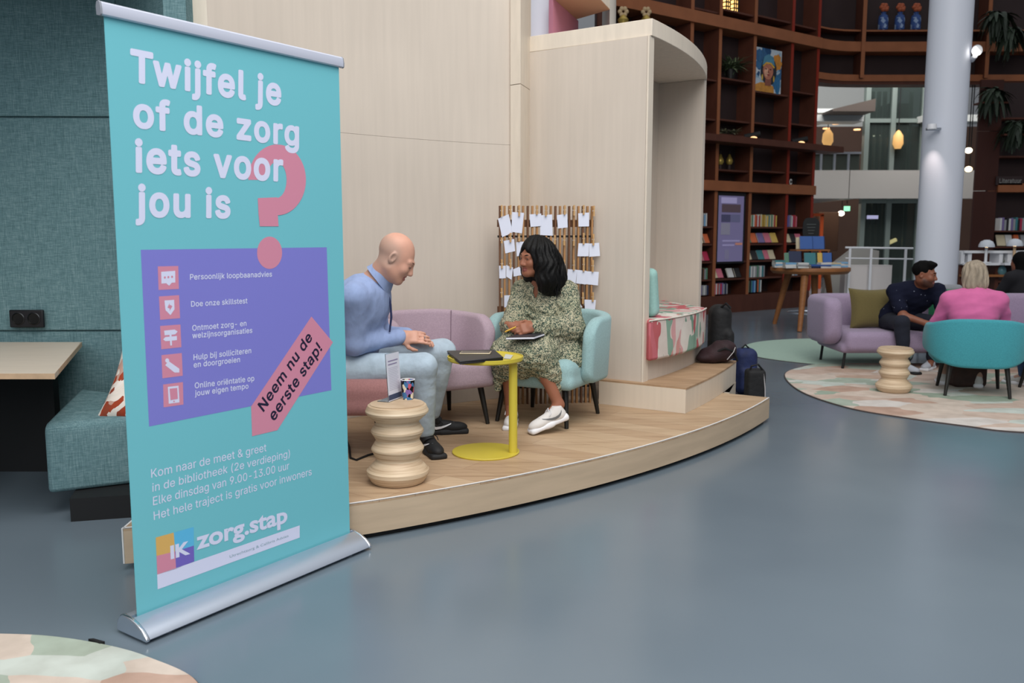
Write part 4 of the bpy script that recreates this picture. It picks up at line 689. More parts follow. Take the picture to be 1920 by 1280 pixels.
for txt, p0, p1, pt in (('Twijfel je', (244, 153.4), (527, 199.5), (243.7, 90)), ('of de zorg', (249.4, 239), (560.6, 275.5), (248.5, 179)),
                        ('iets voor', (253, 323.6), (530.6, 341.2), (252.5, 260)), ('jou is', (254, 407), (432, 409.8), (253.6, 345))):
    btext('headline_text', txt, p0, p1, pt, inkw, .030, L3)
def z2(p): return Z2(p)[0]
def z3(p): return Z3(p)[0]
for txt, p0, p1, pt in (('Persoonlijk loopbaanadvies', (563, 270), (1055, 251), (563, 236)), ('Doe onze skillstest', (570, 432), (908, 411), (569, 398)),
                        ('Ontmoet zorg- en', (577, 576), (902, 546), (576, 542)), ('welzijnsorganisaties', (577, 622), (937, 588), (577, 588)),
                        ('Hulp bij solliciteren', (584, 752), (930, 710), (584, 717)), ('en doorgroeien', (585, 797), (863, 763), (585, 763)),
                        ('Online ori\u00ebntatie op', (592, 922), (949, 876), (591, 887)), ('jouw eigen tempo', (593, 968), (914, 922), (592, 934))):
    btext('info_text', txt, z2(p0), z2(p1), z2(pt), inkw, .011, L3)
for sq in (((370, 190), (493, 187), (497, 325), (375, 331)), ((377, 370), (498, 362), (504, 500), (384, 510)), ((384, 547), (506, 538), (512, 674), (391, 687)),
           ((392, 722), (514, 709), (520, 845), (398, 861)), ((402, 898), (521, 883), (524, 1018), (405, 1035))):
    ink('icon_tile', inkp, [Z2(*sq)], L2)
ink('speech_icon', inkw, [Z2((390, 222), (474, 216), (475, 286), (392, 293)), Z2((418, 289), (455, 286), (438, 306))], L3)
ink('speech_dots', inkp, [Z2(*ell_px(x, y, 6, 7, n=12)) for x, y in ((412, 256), (433, 254), (455, 252))], L4)
ink('badge_icon', inkw, [Z2((410, 394), (468, 390), (470, 447), (446, 482), (416, 452))], L3)
ink('badge_bolt', inkp, [Z2((440, 410), (428, 436), (441, 435)), Z2((428, 436), (445, 420), (456, 428), (440, 442)), Z2((443, 428), (457, 428), (440, 456))], L4)
ink('signpost_icon', inkw, [Z2((408, 575), (470, 568), (489, 580), (475, 597), (411, 603)), Z2((402, 628), (415, 613), (484, 607), (485, 632), (416, 638)), Z2((440, 600), (452, 599), (455, 663), (445, 664))], L3)
ink('pencil_icon', inkw, [Z2((434, 757), (499, 803), (499, 826), (470, 826), (414, 782)), Z2(*ell_px(426, 754, 12, 13, n=16))], L3)
ink('phone_icon', inkw, [Z2((430, 912), (494, 905), (500, 1005), (436, 1013))], L3)
ink('phone_screen', inkp, [Z2((440, 923), (486, 918), (490, 984), (446, 992)), Z2(*ell_px(467, 999, 5, 5, n=10))], L4)
ink('arrow_sticker', inkp, [Z2((930, 1030), (1292, 490), (1421, 645), (1088, 1172), (936, 1208))], L2)
btext('arrow_text', 'Neem nu de', z2((1005, 1065)), z2((1300, 622)), z2((967, 1018)), inkn, .018, L3)
btext('arrow_text', 'eerste stap!', z2((1068, 1122)), z2((1358, 688)), z2((1030, 1074)), inkn, .018, L3)
for txt, p0, p1, pt in (('Kom naar de meet & greet', (276, 255), (852, 121), (274, 212)), ('in de bibliotheek (2e verdieping)', (281, 325), (969, 150), (281, 283)),
                        ('Elke dinsdag van 9.00-13.00 uur', (285, 393), (966, 211), (284, 350)), ('Het hele traject is gratis voor inwoners', (289, 466), (1078, 240), (287, 424))):
    btext('invitation_text', txt, z3(p0), z3(p1), z3(pt), inkw, .003, L2)
for nme, m, q in (('logo_tile', inky, ((298, 553), (388, 528), (395, 622), (302, 645))), ('logo_tile', inkb, ((388, 528), (488, 500), (489, 593), (395, 622))),
                  ('logo_tile', inkp, ((302, 645), (395, 622), (400, 710), (306, 738))), ('logo_tile', inkd, ((395, 622), (489, 593), (491, 672), (400, 710))),
                  ('logo_strip', inkw, ((305, 738), (1018, 492), (1018, 553), (308, 812)))): ink(nme, m, [Z3(*q)], L2)
btext('logo_text', 'IK', z3((373, 659)), z3((471, 631)), z3((370, 594)), inkw, .04, L3, True)
btext('logo_text', 'zorg.stap', z3((502, 612)), z3((957, 473)), z3((498, 522)), inkw, .03, L3, True)
btext('logo_text', 'Utrechtzorg & Calibris Advies', z3((668, 655)), z3((962, 549)), z3((667, 641)), inkg, .0, L3, True)
# top rail, pole, cassette
tl, tr = Vector((BL.x, BL.y, bz1)) - bu * .012, Vector((BRr.x, BRr.y, bz1)) + bu * .012
def ext(b, prof, p, q):                        # extrude a (depth, height) outline from p to q; depth runs towards the viewer
    V = [Vector(p) + bn * d + Vector((0, 0, z)) for d, z in prof] + [Vector(q) + bn * d + Vector((0, 0, z)) for d, z in prof]; n = len(prof)
    b.add(V, [tuple(range(n)), tuple(range(2 * n - 1, n - 1, -1))] + [(i, n + i, n + (i + 1) % n, (i + 1) % n) for i in range(n)])
rail = [(-.010, -.004), (.006, -.008), (.013, -.004), (.014, .010), (.010, .030), (.003, .036), (-.008, .034), (-.012, .02)]
part('top_rail', mat('rail_silver', '#ccd0e0', .4, metal=.3), bnr, lambda b: ext(b, rail, tl, tr))
for p, s in ((tl, -1), (tr, 1)):
    part('rail_end_cap', mat('cap_grey', '#8d9099', .4), bnr, lambda b: ext(b, [(d * 1.1, z * 1.08 - .001) for d, z in rail], p, p + bu * (.006 * s)), bevel=.001)
pmid = BL.lerp(BRr, .5) - bn * .03
part('support_pole', steel, bnr, lambda b: b.tube([(pmid.x, pmid.y, .06), (pmid.x, pmid.y, bz1)], .012, 12))
dfront = .098
cass = [(.094, .010), (.100, .016), (.092, .028), (.070, .045), (.040, .060), (.008, .069), (.005, .055), (-.005, .055), (-.008, .071), (-.035, .074), (-.052, .066), (-.068, .048), (-.074, .024), (-.072, .010)]
c0 = Vector((BL.x, BL.y, 0)) - bu * .018; c1 = Vector((BRr.x, BRr.y, 0)) + bu * .018
part('cassette', steel, bnr, lambda b: ext(b, cass, c0, c1), sharp=50)
for p, s in ((c0, -1), (c1, 1)):
    sh2 = [(-.005 + (d + .005) * 1.03, .04 + (z - .04) * 1.08) for d, z in cass]
    part('end_cap', chrome, bnr, lambda b: ext(b, [q for i, q in enumerate(sh2) if i not in (6, 7)], p, p + bu * (.014 * s)), bevel=.006, seg=3)
for tt in (.07, .93):
    for dd in (dfront - .03, -.035):
        q = BL.lerp(BRr, tt) + bn * dd
        part('rubber_foot', mat('clear_foot', '#aeb7c4', .3), bnr, lambda b: b.lathe([(.012, 0), (.013, .014)], (q.x, q.y, 0), 14))
# ---------------------------------------------------------------- upholstered tub chairs
def fabric(name, col): return mat(name, col, .95, spec=.1, var=.10, scale=120, bump=.3, bscale=320, sheen=.15, detail=5)
teal_chair_m = fabric('light_teal_fabric', '#93b1b2'); lilac_m = fabric('lilac_fabric', '#a8949f'); rose_m = fabric('dusty_rose_fabric', '#9a6e6c')
turq_m = fabric('turquoise_fabric', '#4495a0')
SEAM_M = mat('seam_dark', '#7a6673', .9)  # darker lilac for the sewn chair seams
leg_m = mat('black_stained_wood', '#15130f', .5)
def shell_path(hw, yf, yb, r, n=14):
    P = [(-hw, yf + (yb - r - yf) * i / n) for i in range(n)]
    P += [(-hw + r - r * math.cos(a), yb - r + r * math.sin(a)) for a in [PI / 2 * i / n for i in range(n)]]
    m = [(-hw + r + (2 * hw - 2 * r) * i / n, yb) for i in range(n)]
    P += m; Q = [(-x, y) for x, y in P[:2 * n]][::-1]
    return P + [(hw - r, yb)] + Q[:]
def chair_shell(b, hw, yf, yb, r, z0, z1, th, rt=.17, rb=.10, lean=.10, rnd=(.02, .03)):
    P = [Vector((p[0], p[1], 0)) for p in shell_path(hw, yf, yb, r)]
    Q = [P[0]]
    for p in P[1:]:
        if (p - Q[-1]).length > 1e-4: Q.append(p)
    P = Q; n = len(P); S = [0]
    for i in range(1, n): S.append(S[-1] + (P[i] - P[i - 1]).length)
    L = S[-1]; K = 20; V = []
    # refine near the ends so that the rounding reads
    ss = [L * .5 * (1 - math.cos(PI * i / 90)) for i in range(91)]
    def at(s):
        for i in range(1, n):
            if S[i] >= s - 1e-9: k = (s - S[i - 1]) / (S[i] - S[i - 1]); return P[i - 1].lerp(P[i], k), (P[i] - P[i - 1]).normalized()
    for s in ss:
        p, d = at(min(s, L)); nn = Vector((-d.y, d.x, 0)); t = max(min(s, L - s), .0003)
        top = z1 - (rt - math.sqrt(max(0, rt * rt - (rt - t) ** 2)) if t < rt else 0)
        bot = z0 + (rb - math.sqrt(max(0, rb * rb - (rb - t) ** 2)) if t < rb else 0)
        top -= rnd[0] * (abs(p.x) / hw) ** 4; bot += rnd[1] * (abs(p.x) / hw) ** 4
        e_r = th * .5; tk = th * max(.05, math.sqrt(max(0, 1 - (1 - min(1, t / e_r)) ** 2))); c = tk * .5; h = (top - bot) / 2; mz = (top + bot) / 2
        for k in range(K):
            a = 2 * PI * k / K; ca, sa = math.cos(a), math.sin(a); e = .55
            o = math.copysign(abs(ca) ** e, ca) * c
            z = mz + (math.copysign(1, sa) * (h - c) if abs(sa) > 1e-6 else 0) + sa * c
            V.append(p + nn * (o + (z - z0) * lean * .5) + Vector((0, 0, z)))
    m = len(ss); F = [(i * K + k, (i + 1) * K + k, (i + 1) * K + (k + 1) % K, i * K + (k + 1) % K) for i in range(m - 1) for k in range(K)]
    F += [tuple(range(K)), tuple((m - 1) * K + k for k in range(K - 1, -1, -1))]
    b.add(V, F)
def tub_chair(name, label, loc, rz, m, W=.75, yf=-.20, z1=.70, group=None, legs=None, seatfront=-.34, rt=.17, z0=.24, rnd=(.02, .03), lean=.10, seam=False):
    t = thing(name, label, 'armchair', loc, rz, group)
    b = MB(); chair_shell(b, W / 2 - .045, yf, .28, .24, z0, z1, .085, rt=rt, rnd=rnd, lean=lean); b.build('backrest', m, t, world=False, sharp=60)
    for x in ((-1, 1) if seam else ()):
        hw_i, yb_i = W / 2 - .045, .28; ang = .85; px_, py_ = hw_i - .24 + .24 * math.sin(ang), yb_i - .24 + .24 * math.cos(ang); nx_, ny_ = math.sin(ang), math.cos(ang)
        part('seam', SEAM_M, t, lambda b: b.tube([(x * (px_ - nx_ * (.042 - (z - z0) * lean * .5)), py_ - ny_ * (.042 - (z - z0) * lean * .5), z) for z in (z0 + .15, z0 + .3, z1 - .03, z1 - .008)], .003, 6), world=False)
    s = SDF(); s.box((0, (seatfront + .12) / 2, z0 + .10), (W / 2 - .075, (.12 - seatfront) / 2, .095), .07); s.box((0, .08, z0 + .10), (W / 2 - .17, .17, .095), .07)
    s.box((0, (seatfront + .10) / 2, z0 + .05), (W / 2 - .07, (.10 - seatfront) / 2 - .005, .045), .04, k=.01)
    soft('seat', s, .012, m, t, world=False)
    for x, y in ((-1, -1), (1, -1), (-1, 1), (1, 1)):
        b = MB(); b.tube([(x * .215, y * .215 - .01, z0 + .01), (x * .245, y * .26 - .01, .0015)], [.021, .013], 12); b.build('leg', leg_m, t, world=False)
    return t
tub_chair('tub_chair', 'pale teal tub armchair the woman in the patterned dress sits on', (.245, 5.60, PZ), -.478, teal_chair_m)
tub_chair('tub_chair', 'empty lilac tub armchair against the plywood wall behind the yellow table', (-.505, 5.49, PZ), .56, lilac_m, W=.70, seam=True)
tub_chair('tub_chair', 'dusty rose armchair under the man in the blue shirt', (-.96, 4.74, PZ), PI / 2 + .05, rose_m, yf=.12, seatfront=-.36, rt=.1)
# ---------------------------------------------------------------- turned zigzag stool
wood_st = m_ply('turned_wood', '#d2bb9f')
def stool(label, loc, k=1.0):
    t = thing('turned_stool', label, 'stool', loc)
    pr = [(.118, 0), (.128, .006), (.15, .045), (.151, .065), (.1035, .120), (.1035, .126), (.127, .172), (.127, .180), (.105, .219), (.105, .225), (.127, .263), (.127, .271), (.1035, .310), (.1035, .316), (.151, .362), (.152, .372), (.140, .400), (.130, .406)]
    m, tt, bb = nm('turned_wood_rings') if 'ringwood' not in MATS else (MATS['ringwood'], None, None)
    if tt:
        MATS['ringwood'] = m; bb.inputs['Roughness'].default_value = .55
        wv = N(tt, 'ShaderNodeTexNoise', Scale=3.0, Detail=5); tt.links.new(coords(tt, (1.2, 1.2, 34), (.05, .03, 0)), wv.inputs['Vector'])
        tt.links.new(ramp(tt, wv.outputs['Fac'], [(.32, '#b19678'), (.48, '#cdb597'), (.6, '#d3bd9f'), (.75, '#dfcdb4')]), bb.inputs['Base Color'])
    b = MB(); b.lathe([(r * k, z * .95) for r, z in pr], n=64); b.build('body', m, t, world=False, sharp=14)
    b = MB(); b.lathe([(.05 * k, .3857), (.129 * k, .3857), (.131 * k, .387), (.128 * k, .3885), (.0001, .3885)], n=64); b.build('seat_disc', m, t, world=False, sharp=25)
    return t
stool('turned light wood zigzag stool on the platform holding a leaflet stand and paper cup', (-.555, 4.10, PZ))
ST = PZ + .3885
# leaflet in an acrylic stand
lf = thing('leaflet_stand', 'clear acrylic stand with a printed leaflet on the wooden stool', 'leaflet stand', (-.58, 4.06, ST))
q0, q1 = g(728, 753, ST + .004), g(752, 744, ST + .004)
lu = (q1 - q0); lw = lu.length; lu.normalize(); ln = Vector((lu.y, -lu.x, 0)); ln = ln if ln.y < 0 else -ln
up_ = (Vector((0, 0, 1)) - ln * .06).normalized(); LH = .232
glass = mat('clear_acrylic', '#e8eef2', .08, trans=.92, spec=.4)
part('acrylic_panel', glass, lf, lambda b: (b.slab([q0, q1, q1 + up_ * LH, q0 + up_ * LH], ln * .003), b.slab([q0, q1, q1 - ln * .06, q0 - ln * .06], (0, 0, -.0035))))
paper = part('leaflet', mat('paper', '#d9dae6', .7), lf, lambda b: b.slab([q0 + ln * .0035, q1 + ln * .0035, q1 + up_ * (LH - .004) + ln * .0035, q0 + up_ * (LH - .004) + ln * .0035], ln * .0006))
def lrect(b, a0, a1, z0, z1): 
    o = ln * .0046; b.add([q0 + lu * (lw * a0) + up_ * (LH * z0) + o, q0 + lu * (lw * a1) + up_ * (LH * z0) + o, q0 + lu * (lw * a1) + up_ * (LH * z1) + o, q0 + lu * (lw * a0) + up_ * (LH * z1) + o], [(0, 1, 2, 3)])
part('printed_title', mat('ink_plum', '#9087a8', .6), paper, lambda b: (lrect(b, .12, .88, .82, .845), lrect(b, .12, .8, .75, .775)))
part('printed_lines', mat('ink_pale', '#b4b2c6', .6), paper, lambda b: [lrect(b, .12, .86 - .1 * (i % 3 == 2), .68 - .035 * i, .688 - .035 * i) for i in range(14)])
part('printed_footer', mat('ink_slate', '#3c4763', .6), paper, lambda b: lrect(b, 0, 1, .02, .13))
cp = thing('paper_cup', 'dark printed paper coffee cup with white rim on the wooden stool', 'cup', tuple(g(765, 748, ST)))
cpm = m_cells('cup_print', ['#191518', '#171417', '#4a79a8', '#1b1719', '#c65a6d', '#e6d9c0', '#18151a', '#8a6aa8'], 55, (1, 1, .8), rough=.5, warp=.1, noise=0)
cpo = cp.location.copy()
part('cup_body', cpm, cp, lambda b: b.lathe([(.0245, 0), (.026, .001), (.034, .097), (.0325, .097), (.025, .006), (.001, .006)], cpo, 32))
part('rim', white_paint, cp, lambda b: b.tube([(cpo.x + .0338 * math.cos(a), cpo.y + .0338 * math.sin(a), cpo.z + .098) for a in [2 * PI * i / 32 for i in range(33)]], .0022, 8, cap=False))
part('coffee', mat('coffee', '#2b1a10', .2), cp, lambda b: b.lathe([(.0001, .078), (.0312, .078), (.0312, .079), (.0001, .079)], cpo, 24))
# floor cable
cb = part('power_cable', black, None, lambda b: b.tube([g(*q, PZ + .006) for q in ((640, 800), (655, 838), (657, 858), (668, 862), (690, 853), (715, 846))], .006, 8)); tag(cb, 'black cable lying on the platform behind the wooden stool', 'cable')
# ---------------------------------------------------------------- yellow side table with laptop
yel = mat('yellow_lacquer', '#cbb840', .38, spec=.45)
TX, TY = -.145, 4.665; tz = dep(907, 669, TY).z
yt = thing('side_table', 'yellow metal C-shaped side table with round top and round foot plate', 'table', (TX, TY, PZ))
part('foot_plate', yel, yt, lambda b: b.lathe([(.184, PZ), (.186, PZ + .003), (.186, PZ + .008), (.184, PZ + .010), (.0001, PZ + .010)], (TX, TY, 0), 64))
pp = g(962, 851, PZ)
part('post', yel, yt, lambda b: b.tube([(pp.x, pp.y, PZ + .008), (pp.x, pp.y, tz - .016)], .0235, 24))
part('table_top', yel, yt, lambda b: b.lathe([(.0001, tz - .018), (.200, tz - .018), (.206, tz - .012), (.207, tz + .006), (.203, tz + .007), (.201, tz), (.0001, tz)], (TX, TY, 0), 64))
lp = [g(838, 657, tz + .02), g(927, 655, tz + .02), g(944, 669, tz + .02), g(862, 677, tz + .02)]
lap = thing('laptop', 'closed black laptop lying on the yellow side table', 'laptop', tuple((lp[0] + lp[2]) / 2 - Vector((0, 0, .018))))
blk = mat('laptop_black', '#1b1b1f', .42)
def scaled(P, k): c = sum((Vector(p) for p in P), Vector()) / len(P); return [c + (Vector(p) - c) * k for p in P]
part('base', blk, lap, lambda b: b.slab([p - Vector((0, 0, .0185)) for p in scaled(lp, .99)], (0, 0, .009)), bevel=.003)
part('lid', blk, lap, lambda b: b.slab([p - Vector((0, 0, .009)) for p in lp], (0, 0, .009)), bevel=.003)
ph = [g(861, 661, tz + .03), g(919, 661, tz + .03), g(922, 657, tz + .03), g(866, 657, tz + .03)]
phn = thing('smartphone', 'slim phone with pale gold edge lying on the black laptop', 'phone', tuple(ph[0] - Vector((0, 0, .0095))))
part('case', mat('pale_gold', '#c9b99a', .35, metal=.4), phn, lambda b: b.slab([p - Vector((0, 0, .0095)) for p in ph], (0, 0, .0075)), bevel=.002)
part('screen', mat('dark_glass', '#101114', .1), phn, lambda b: b.slab([p - Vector((0, 0, .002)) for p in scaled(ph, .93)], (0, 0, .001)))
nq = [g(944, 672, tz + .002), g(957, 673, tz + .002), g(962, 666, tz + .002), g(948, 664, tz + .002)]
tag(part('paper_sheet', mat('grey_paper', '#bdbcb4', .7), None, lambda b: b.slab(nq, (0, 0, .0015))), 'small grey sheet of paper beside the laptop on the yellow table', 'paper')
# ---------------------------------------------------------------- slatted screen with cards
SA, SB = Vector((-.10, 6.03, 0)), Vector((.575, 6.11, 0))
su = (SB - SA).normalized(); sn = Vector((su.y, -su.x, 0)); SW = (SB - SA).length
zt = onwall(1030, 386, SA, SB).z
sc = thing('slatted_screen', 'upright screen of narrow wooden slats with cards clipped on, behind the woman', 'screen', tuple((SA + SB) / 2 + Vector((0, 0, PZ))))
slat_m = mat('slat_wood', '#a87a4c', .55, var=.16, scale=9, stretch=(6, 6, .6)); slat_d = mat('slat_wood_dark', '#6b452a', .6, var=.15, scale=9, stretch=(6, 6, .6))
NS = 21
slatx = [SA + su * (SW * (i + .5) / NS) for i in range(NS)]
rzs = math.atan2(su.y, su.x)
for i, p in enumerate(slatx):
    part('slat', slat_m if i % 3 else slat_d, sc, lambda b: b.box(p + Vector((0, 0, (PZ + zt) / 2)), (.013, .034, zt - PZ), rzs), bevel=.0015)
for z in (zt - .21, .62, .30):
    part('crossbar', black, sc, lambda b: b.box((SA + SB) / 2 - sn * .001 + Vector((0, 0, z)), (SW, .012, .014), rzs))
for z in (zt - .12, .85):
    part('rear_rail', slat_d, sc, lambda b: b.box((SA + SB) / 2 - sn * .026 + Vector((0, 0, z)), (SW, .018, .05), rzs))
def on_s(x, y, off): 
    o = sn * off; return onwall(880 + x / 5.121, 370 + y / 5.121, SA + o, SB + o)
card_m = mat('white_card', '#dcdfee', .75)
cards = [((275, 205), (378, 160), (418, 335), (315, 382), 'tilted white card at the top left corner of the slatted screen'), ((410, 140), (525, 148), (505, 345), (405, 330), 'tall white card second from left in the top row of the screen'),
 ((577, 163), (690, 155), (690, 275), (588, 283), 'small white card tucked left of the tall middle card in the top row'), ((680, 172), (795, 163), (800, 368), (680, 360), 'tall white card just above the woman\'s head'),
 ((840, 170), (940, 157), (945, 288), (850, 298), 'square white card second from right in the top row of the screen'), ((1045, 153), (1150, 145), (1150, 278), (1048, 280), 'square white card at the top right of the screen'),
 ((330, 418), (430, 398), (440, 515), (345, 537), 'square white card left of the woman\'s forehead'), ((450, 430), (560, 420), (560, 555), (455, 565), 'white card mostly hidden behind the woman\'s hair'),
 ((1048, 440), (1150, 440), (1145, 565), (1038, 565), 'left one of the white card pair on the right of the screen'), ((1150, 443), (1245, 435), (1255, 562), (1150, 570), 'right one of the white card pair at the right edge of the screen'),
 ((285, 655), (350, 655), (350, 775), (288, 778), 'white card at the left screen edge level with the woman\'s chin'), ((355, 650), (420, 672), (405, 790), (355, 760), 'tilted middle card of the three left of the woman\'s chin'),
 ((420, 690), (480, 665), (520, 740), (425, 760), 'white card nearest the woman\'s chin, rightmost of three'), ((945, 688), (1035, 695), (1020, 828), (935, 810), 'leftmost of three white cards right of the woman\'s hair'),
 ((1035, 695), (1125, 705), (1120, 835), (1025, 825), 'middle of three white cards right of the woman\'s hair'), ((1125, 708), (1243, 715), (1235, 845), (1118, 832), 'rightmost of three white cards level with the woman\'s neck'),
 ((335, 940), (430, 938), (430, 1050), (335, 1055), 'white card sticking out left of the woman\'s shoulder'), ((1105, 980), (1215, 985), (1205, 1110), (1110, 1110), 'lowest white card above the arm of the teal chair'),
 ((1000, 930), (1085, 1050), (1040, 1100), (960, 990), 'tilted white card behind the woman\'s left shoulder')]
for i, (*q, lb) in enumerate(cards):
    of = .0195 + .0022 * (i % 3)
    o = part('note_card', card_m, None, lambda b: b.slab([on_s(*p, of) for p in q], sn * .0008)); tag(o, lb, 'card', 'cards clipped to the slatted screen')
pin_m = mat('pin_wood', '#c49a66', .6, var=.1, scale=30)
pins = [(310, 75, 180), (395, 75, 165), (478, 75, 180), (648, 75, 165), (735, 75, 180), (915, 75, 165), (1005, 75, 175), (1097, 75, 165), (1195, 80, 180),
        (310, 385, 440), (395, 340, 430), (478, 350, 420), (820, 360, 450), (910, 360, 460), (1003, 360, 465), (1097, 340, 450), (1190, 350, 460),
        (312, 595, 680), (395, 590, 680), (910, 600, 690), (1003, 600, 700), (1097, 580, 710), (1185, 600, 715), (310, 870, 960), (1090, 910, 1020), (1185, 910, 1000)]
rows = ['top', 'second', 'third', 'lowest']
cnt = {}
for x, y0, y1 in pins:
    row = rows[0 if y0 < 200 else 1 if y0 < 500 else 2 if y0 < 800 else 3]; cnt[row] = cnt.get(row, 0) + 1
    nth = ['first', 'second', 'third', 'fourth', 'fifth', 'sixth', 'seventh', 'eighth', 'ninth'][cnt[row] - 1]
    a, c_ = on_s(x, y0, .030), on_s(x, y1, .030); cen = (a + c_) / 2
    t = thing('clothespin', f'small wooden clothespin, {nth} from the left in the {row} row of the screen', 'clothespin', tuple(c_), 0, 'clothespins on the slatted screen')
    hgt = (a - c_).length
    for s in (-1, 1):
        part('prong', pin_m, t, lambda b: b.slab([cen + sn * (.0035 * s) + su * dx + Vector((0, 0, dz)) + sn * (s * .002 * (dz > 0)) for dx, dz in ((-.0055, -hgt / 2), (.0055, -hgt / 2), (.0055, hgt / 2), (-.0055, hgt / 2))], sn * .0045))
    part('spring', steel, t, lambda b: b.tube([cen - su * .008, cen + su * .008], .004, 8))
# ---------------------------------------------------------------- nook cushions
flor = m_cells('floral_print', ['#d9cfc6', '#c66f78', '#8aa897', '#e0d8cf', '#d4a2a2', '#97b0a2', '#dccfc8', '#bf656a', '#7c9c8b', '#d8ccc4', '#cf9690'], 6.0, (1.5, 1.5, .7), warp=.9, noise=.5)
cf = arc(g(1216, 689, .46), g(1270, 677, .46), g(1322, 652, .46), 24)
cv = [tuple(e1 + ed * .36), tuple(fA + dirn * .46 + nin * .09), (cf[0][0] - .02, cf[0][1] + .12)]
cs_ = thing('seat_cushion', 'thick floral printed seat block in red, green and cream inside the nook', 'cushion', (1.2, 6.5, .5))
part('block', flor, cs_, lambda b: b.prism(cf + cv, .502, .79), bevel=.02, seg=3)
part('piping', mat('cream_piping', '#d8cfc4', .8), cs_, lambda b: b.tube([(p[0], p[1], .785) for p in cf], .006, 8))
bk = SDF(); bc = fA + dirn * .21 + nin * .215
bk.box((bc.x, bc.y, .965), (.055, .22, .175), .045, R=Matrix.Rotation(math.atan2(nin.y, nin.x), 3, 'Z') @ Matrix.Rotation(.0, 3, 'X') @ Matrix.Rotation(-.17, 3, 'Y'))
tag(soft('back_cushion', bk, .014, mat('pale_aqua_fabric', '#9cc4bd', .9, var=.06, scale=60)), 'pale aqua back cushion leaning upright in the nook', 'cushion')
# ---------------------------------------------------------------- bags beside the nook
def bagmat(n, c): return mat(n, c, .75, var=.25, scale=14, bump=.6, bscale=22, bdist=.01)
t = thing('backpack', 'black backpack standing behind the floral seat block', 'backpack', (1.72, 7.12, S1))
s = SDF(); s.box((1.715, 7.10, S1 + .225), (.085, .12, .225), .075); s.box((1.77, 7.03, S1 + .15), (.04, .08, .10), .04, k=.03)
soft('bag_body', s, .012, bagmat('black_nylon', '#101012'), t)
part('strap', black, t, lambda b: b.tube([(1.70, 7.02, S1 + .43), (1.73, 6.965, S1 + .47), (1.77, 6.98, S1 + .43)], .01, 8))
t = thing('duffel_bag', 'dark maroon soft bag slumped on the end of the nook step', 'bag', (1.68, 6.90, S1))
s = SDF(); s.ell((1.66, 6.88, S1 + .075), (.135, .10, .075), k=.05); s.ell((1.70, 6.84, S1 + .13), (.085, .075, .055), k=.06); s.ell((1.57, 6.86, S1 + .045), (.09, .08, .045), k=.05); s.cut((0, 0, S1 + .001), (0, 0, -1))
dsp = lambda X, Y, Z: .006 * np.sin(38 * X + 22 * Z) * np.cos(31 * Y + 18 * X)
soft('bag_body', s, .01, bagmat('maroon_nylon', '#2a1419'), t, disp=dsp)
part('strap', black, t, lambda b: b.tube([(1.60, 6.80, S1 + .09), (1.68, 6.755, S1 + .13), (1.76, 6.79, S1 + .10), (1.80, 6.83, S1 + .02)], .009, 8))
part('cord', mat('pale_cord', '#b9b4b4', .6), t, lambda b: b.tube([(1.70, 6.76, S1 + .04), (1.75, 6.765, S1 + .10), (1.77, 6.79, S1 + .135)], .003, 6))
t = thing('backpack', 'dark blue backpack on the floor beyond the end of the step', 'backpack', (2.03, 7.45, 0))
s = SDF(); s.box((2.03, 7.45, .20), (.10, .09, .20), .07); s.box((2.04, 7.37, .13), (.075, .04, .10), .035, k=.02)
soft('bag_body', s, .012, bagmat('navy_nylon', '#16234d'), t)
part('handle', black, t, lambda b: b.tube([(1.99, 7.43, .395), (2.02, 7.42, .43), (2.06, 7.43, .395)], .008, 8))
t = thing('shoulder_bag', 'black shoulder bag with pale piping standing on the floor behind the platform corner', 'bag', (1.97, 6.9, 0))
s = SDF(); s.box((1.965, 6.9, .15), (.075, .07, .15), .03)
soft('bag_body', s, .012, bagmat('black_nylon', '#101012'), t)
part('strap', black, t, lambda b: b.tube([(1.91, 6.87, .28), (1.92, 6.85, .33), (1.97, 6.84, .345), (2.02, 6.86, .29)], .008, 8))
part('piping', mat('pale_cord', '#b9b4b4', .6), t, lambda b: b.tube([(2.035, 6.835, .03), (2.03, 6.833, .15), (2.015, 6.835, .27)], .004, 6))
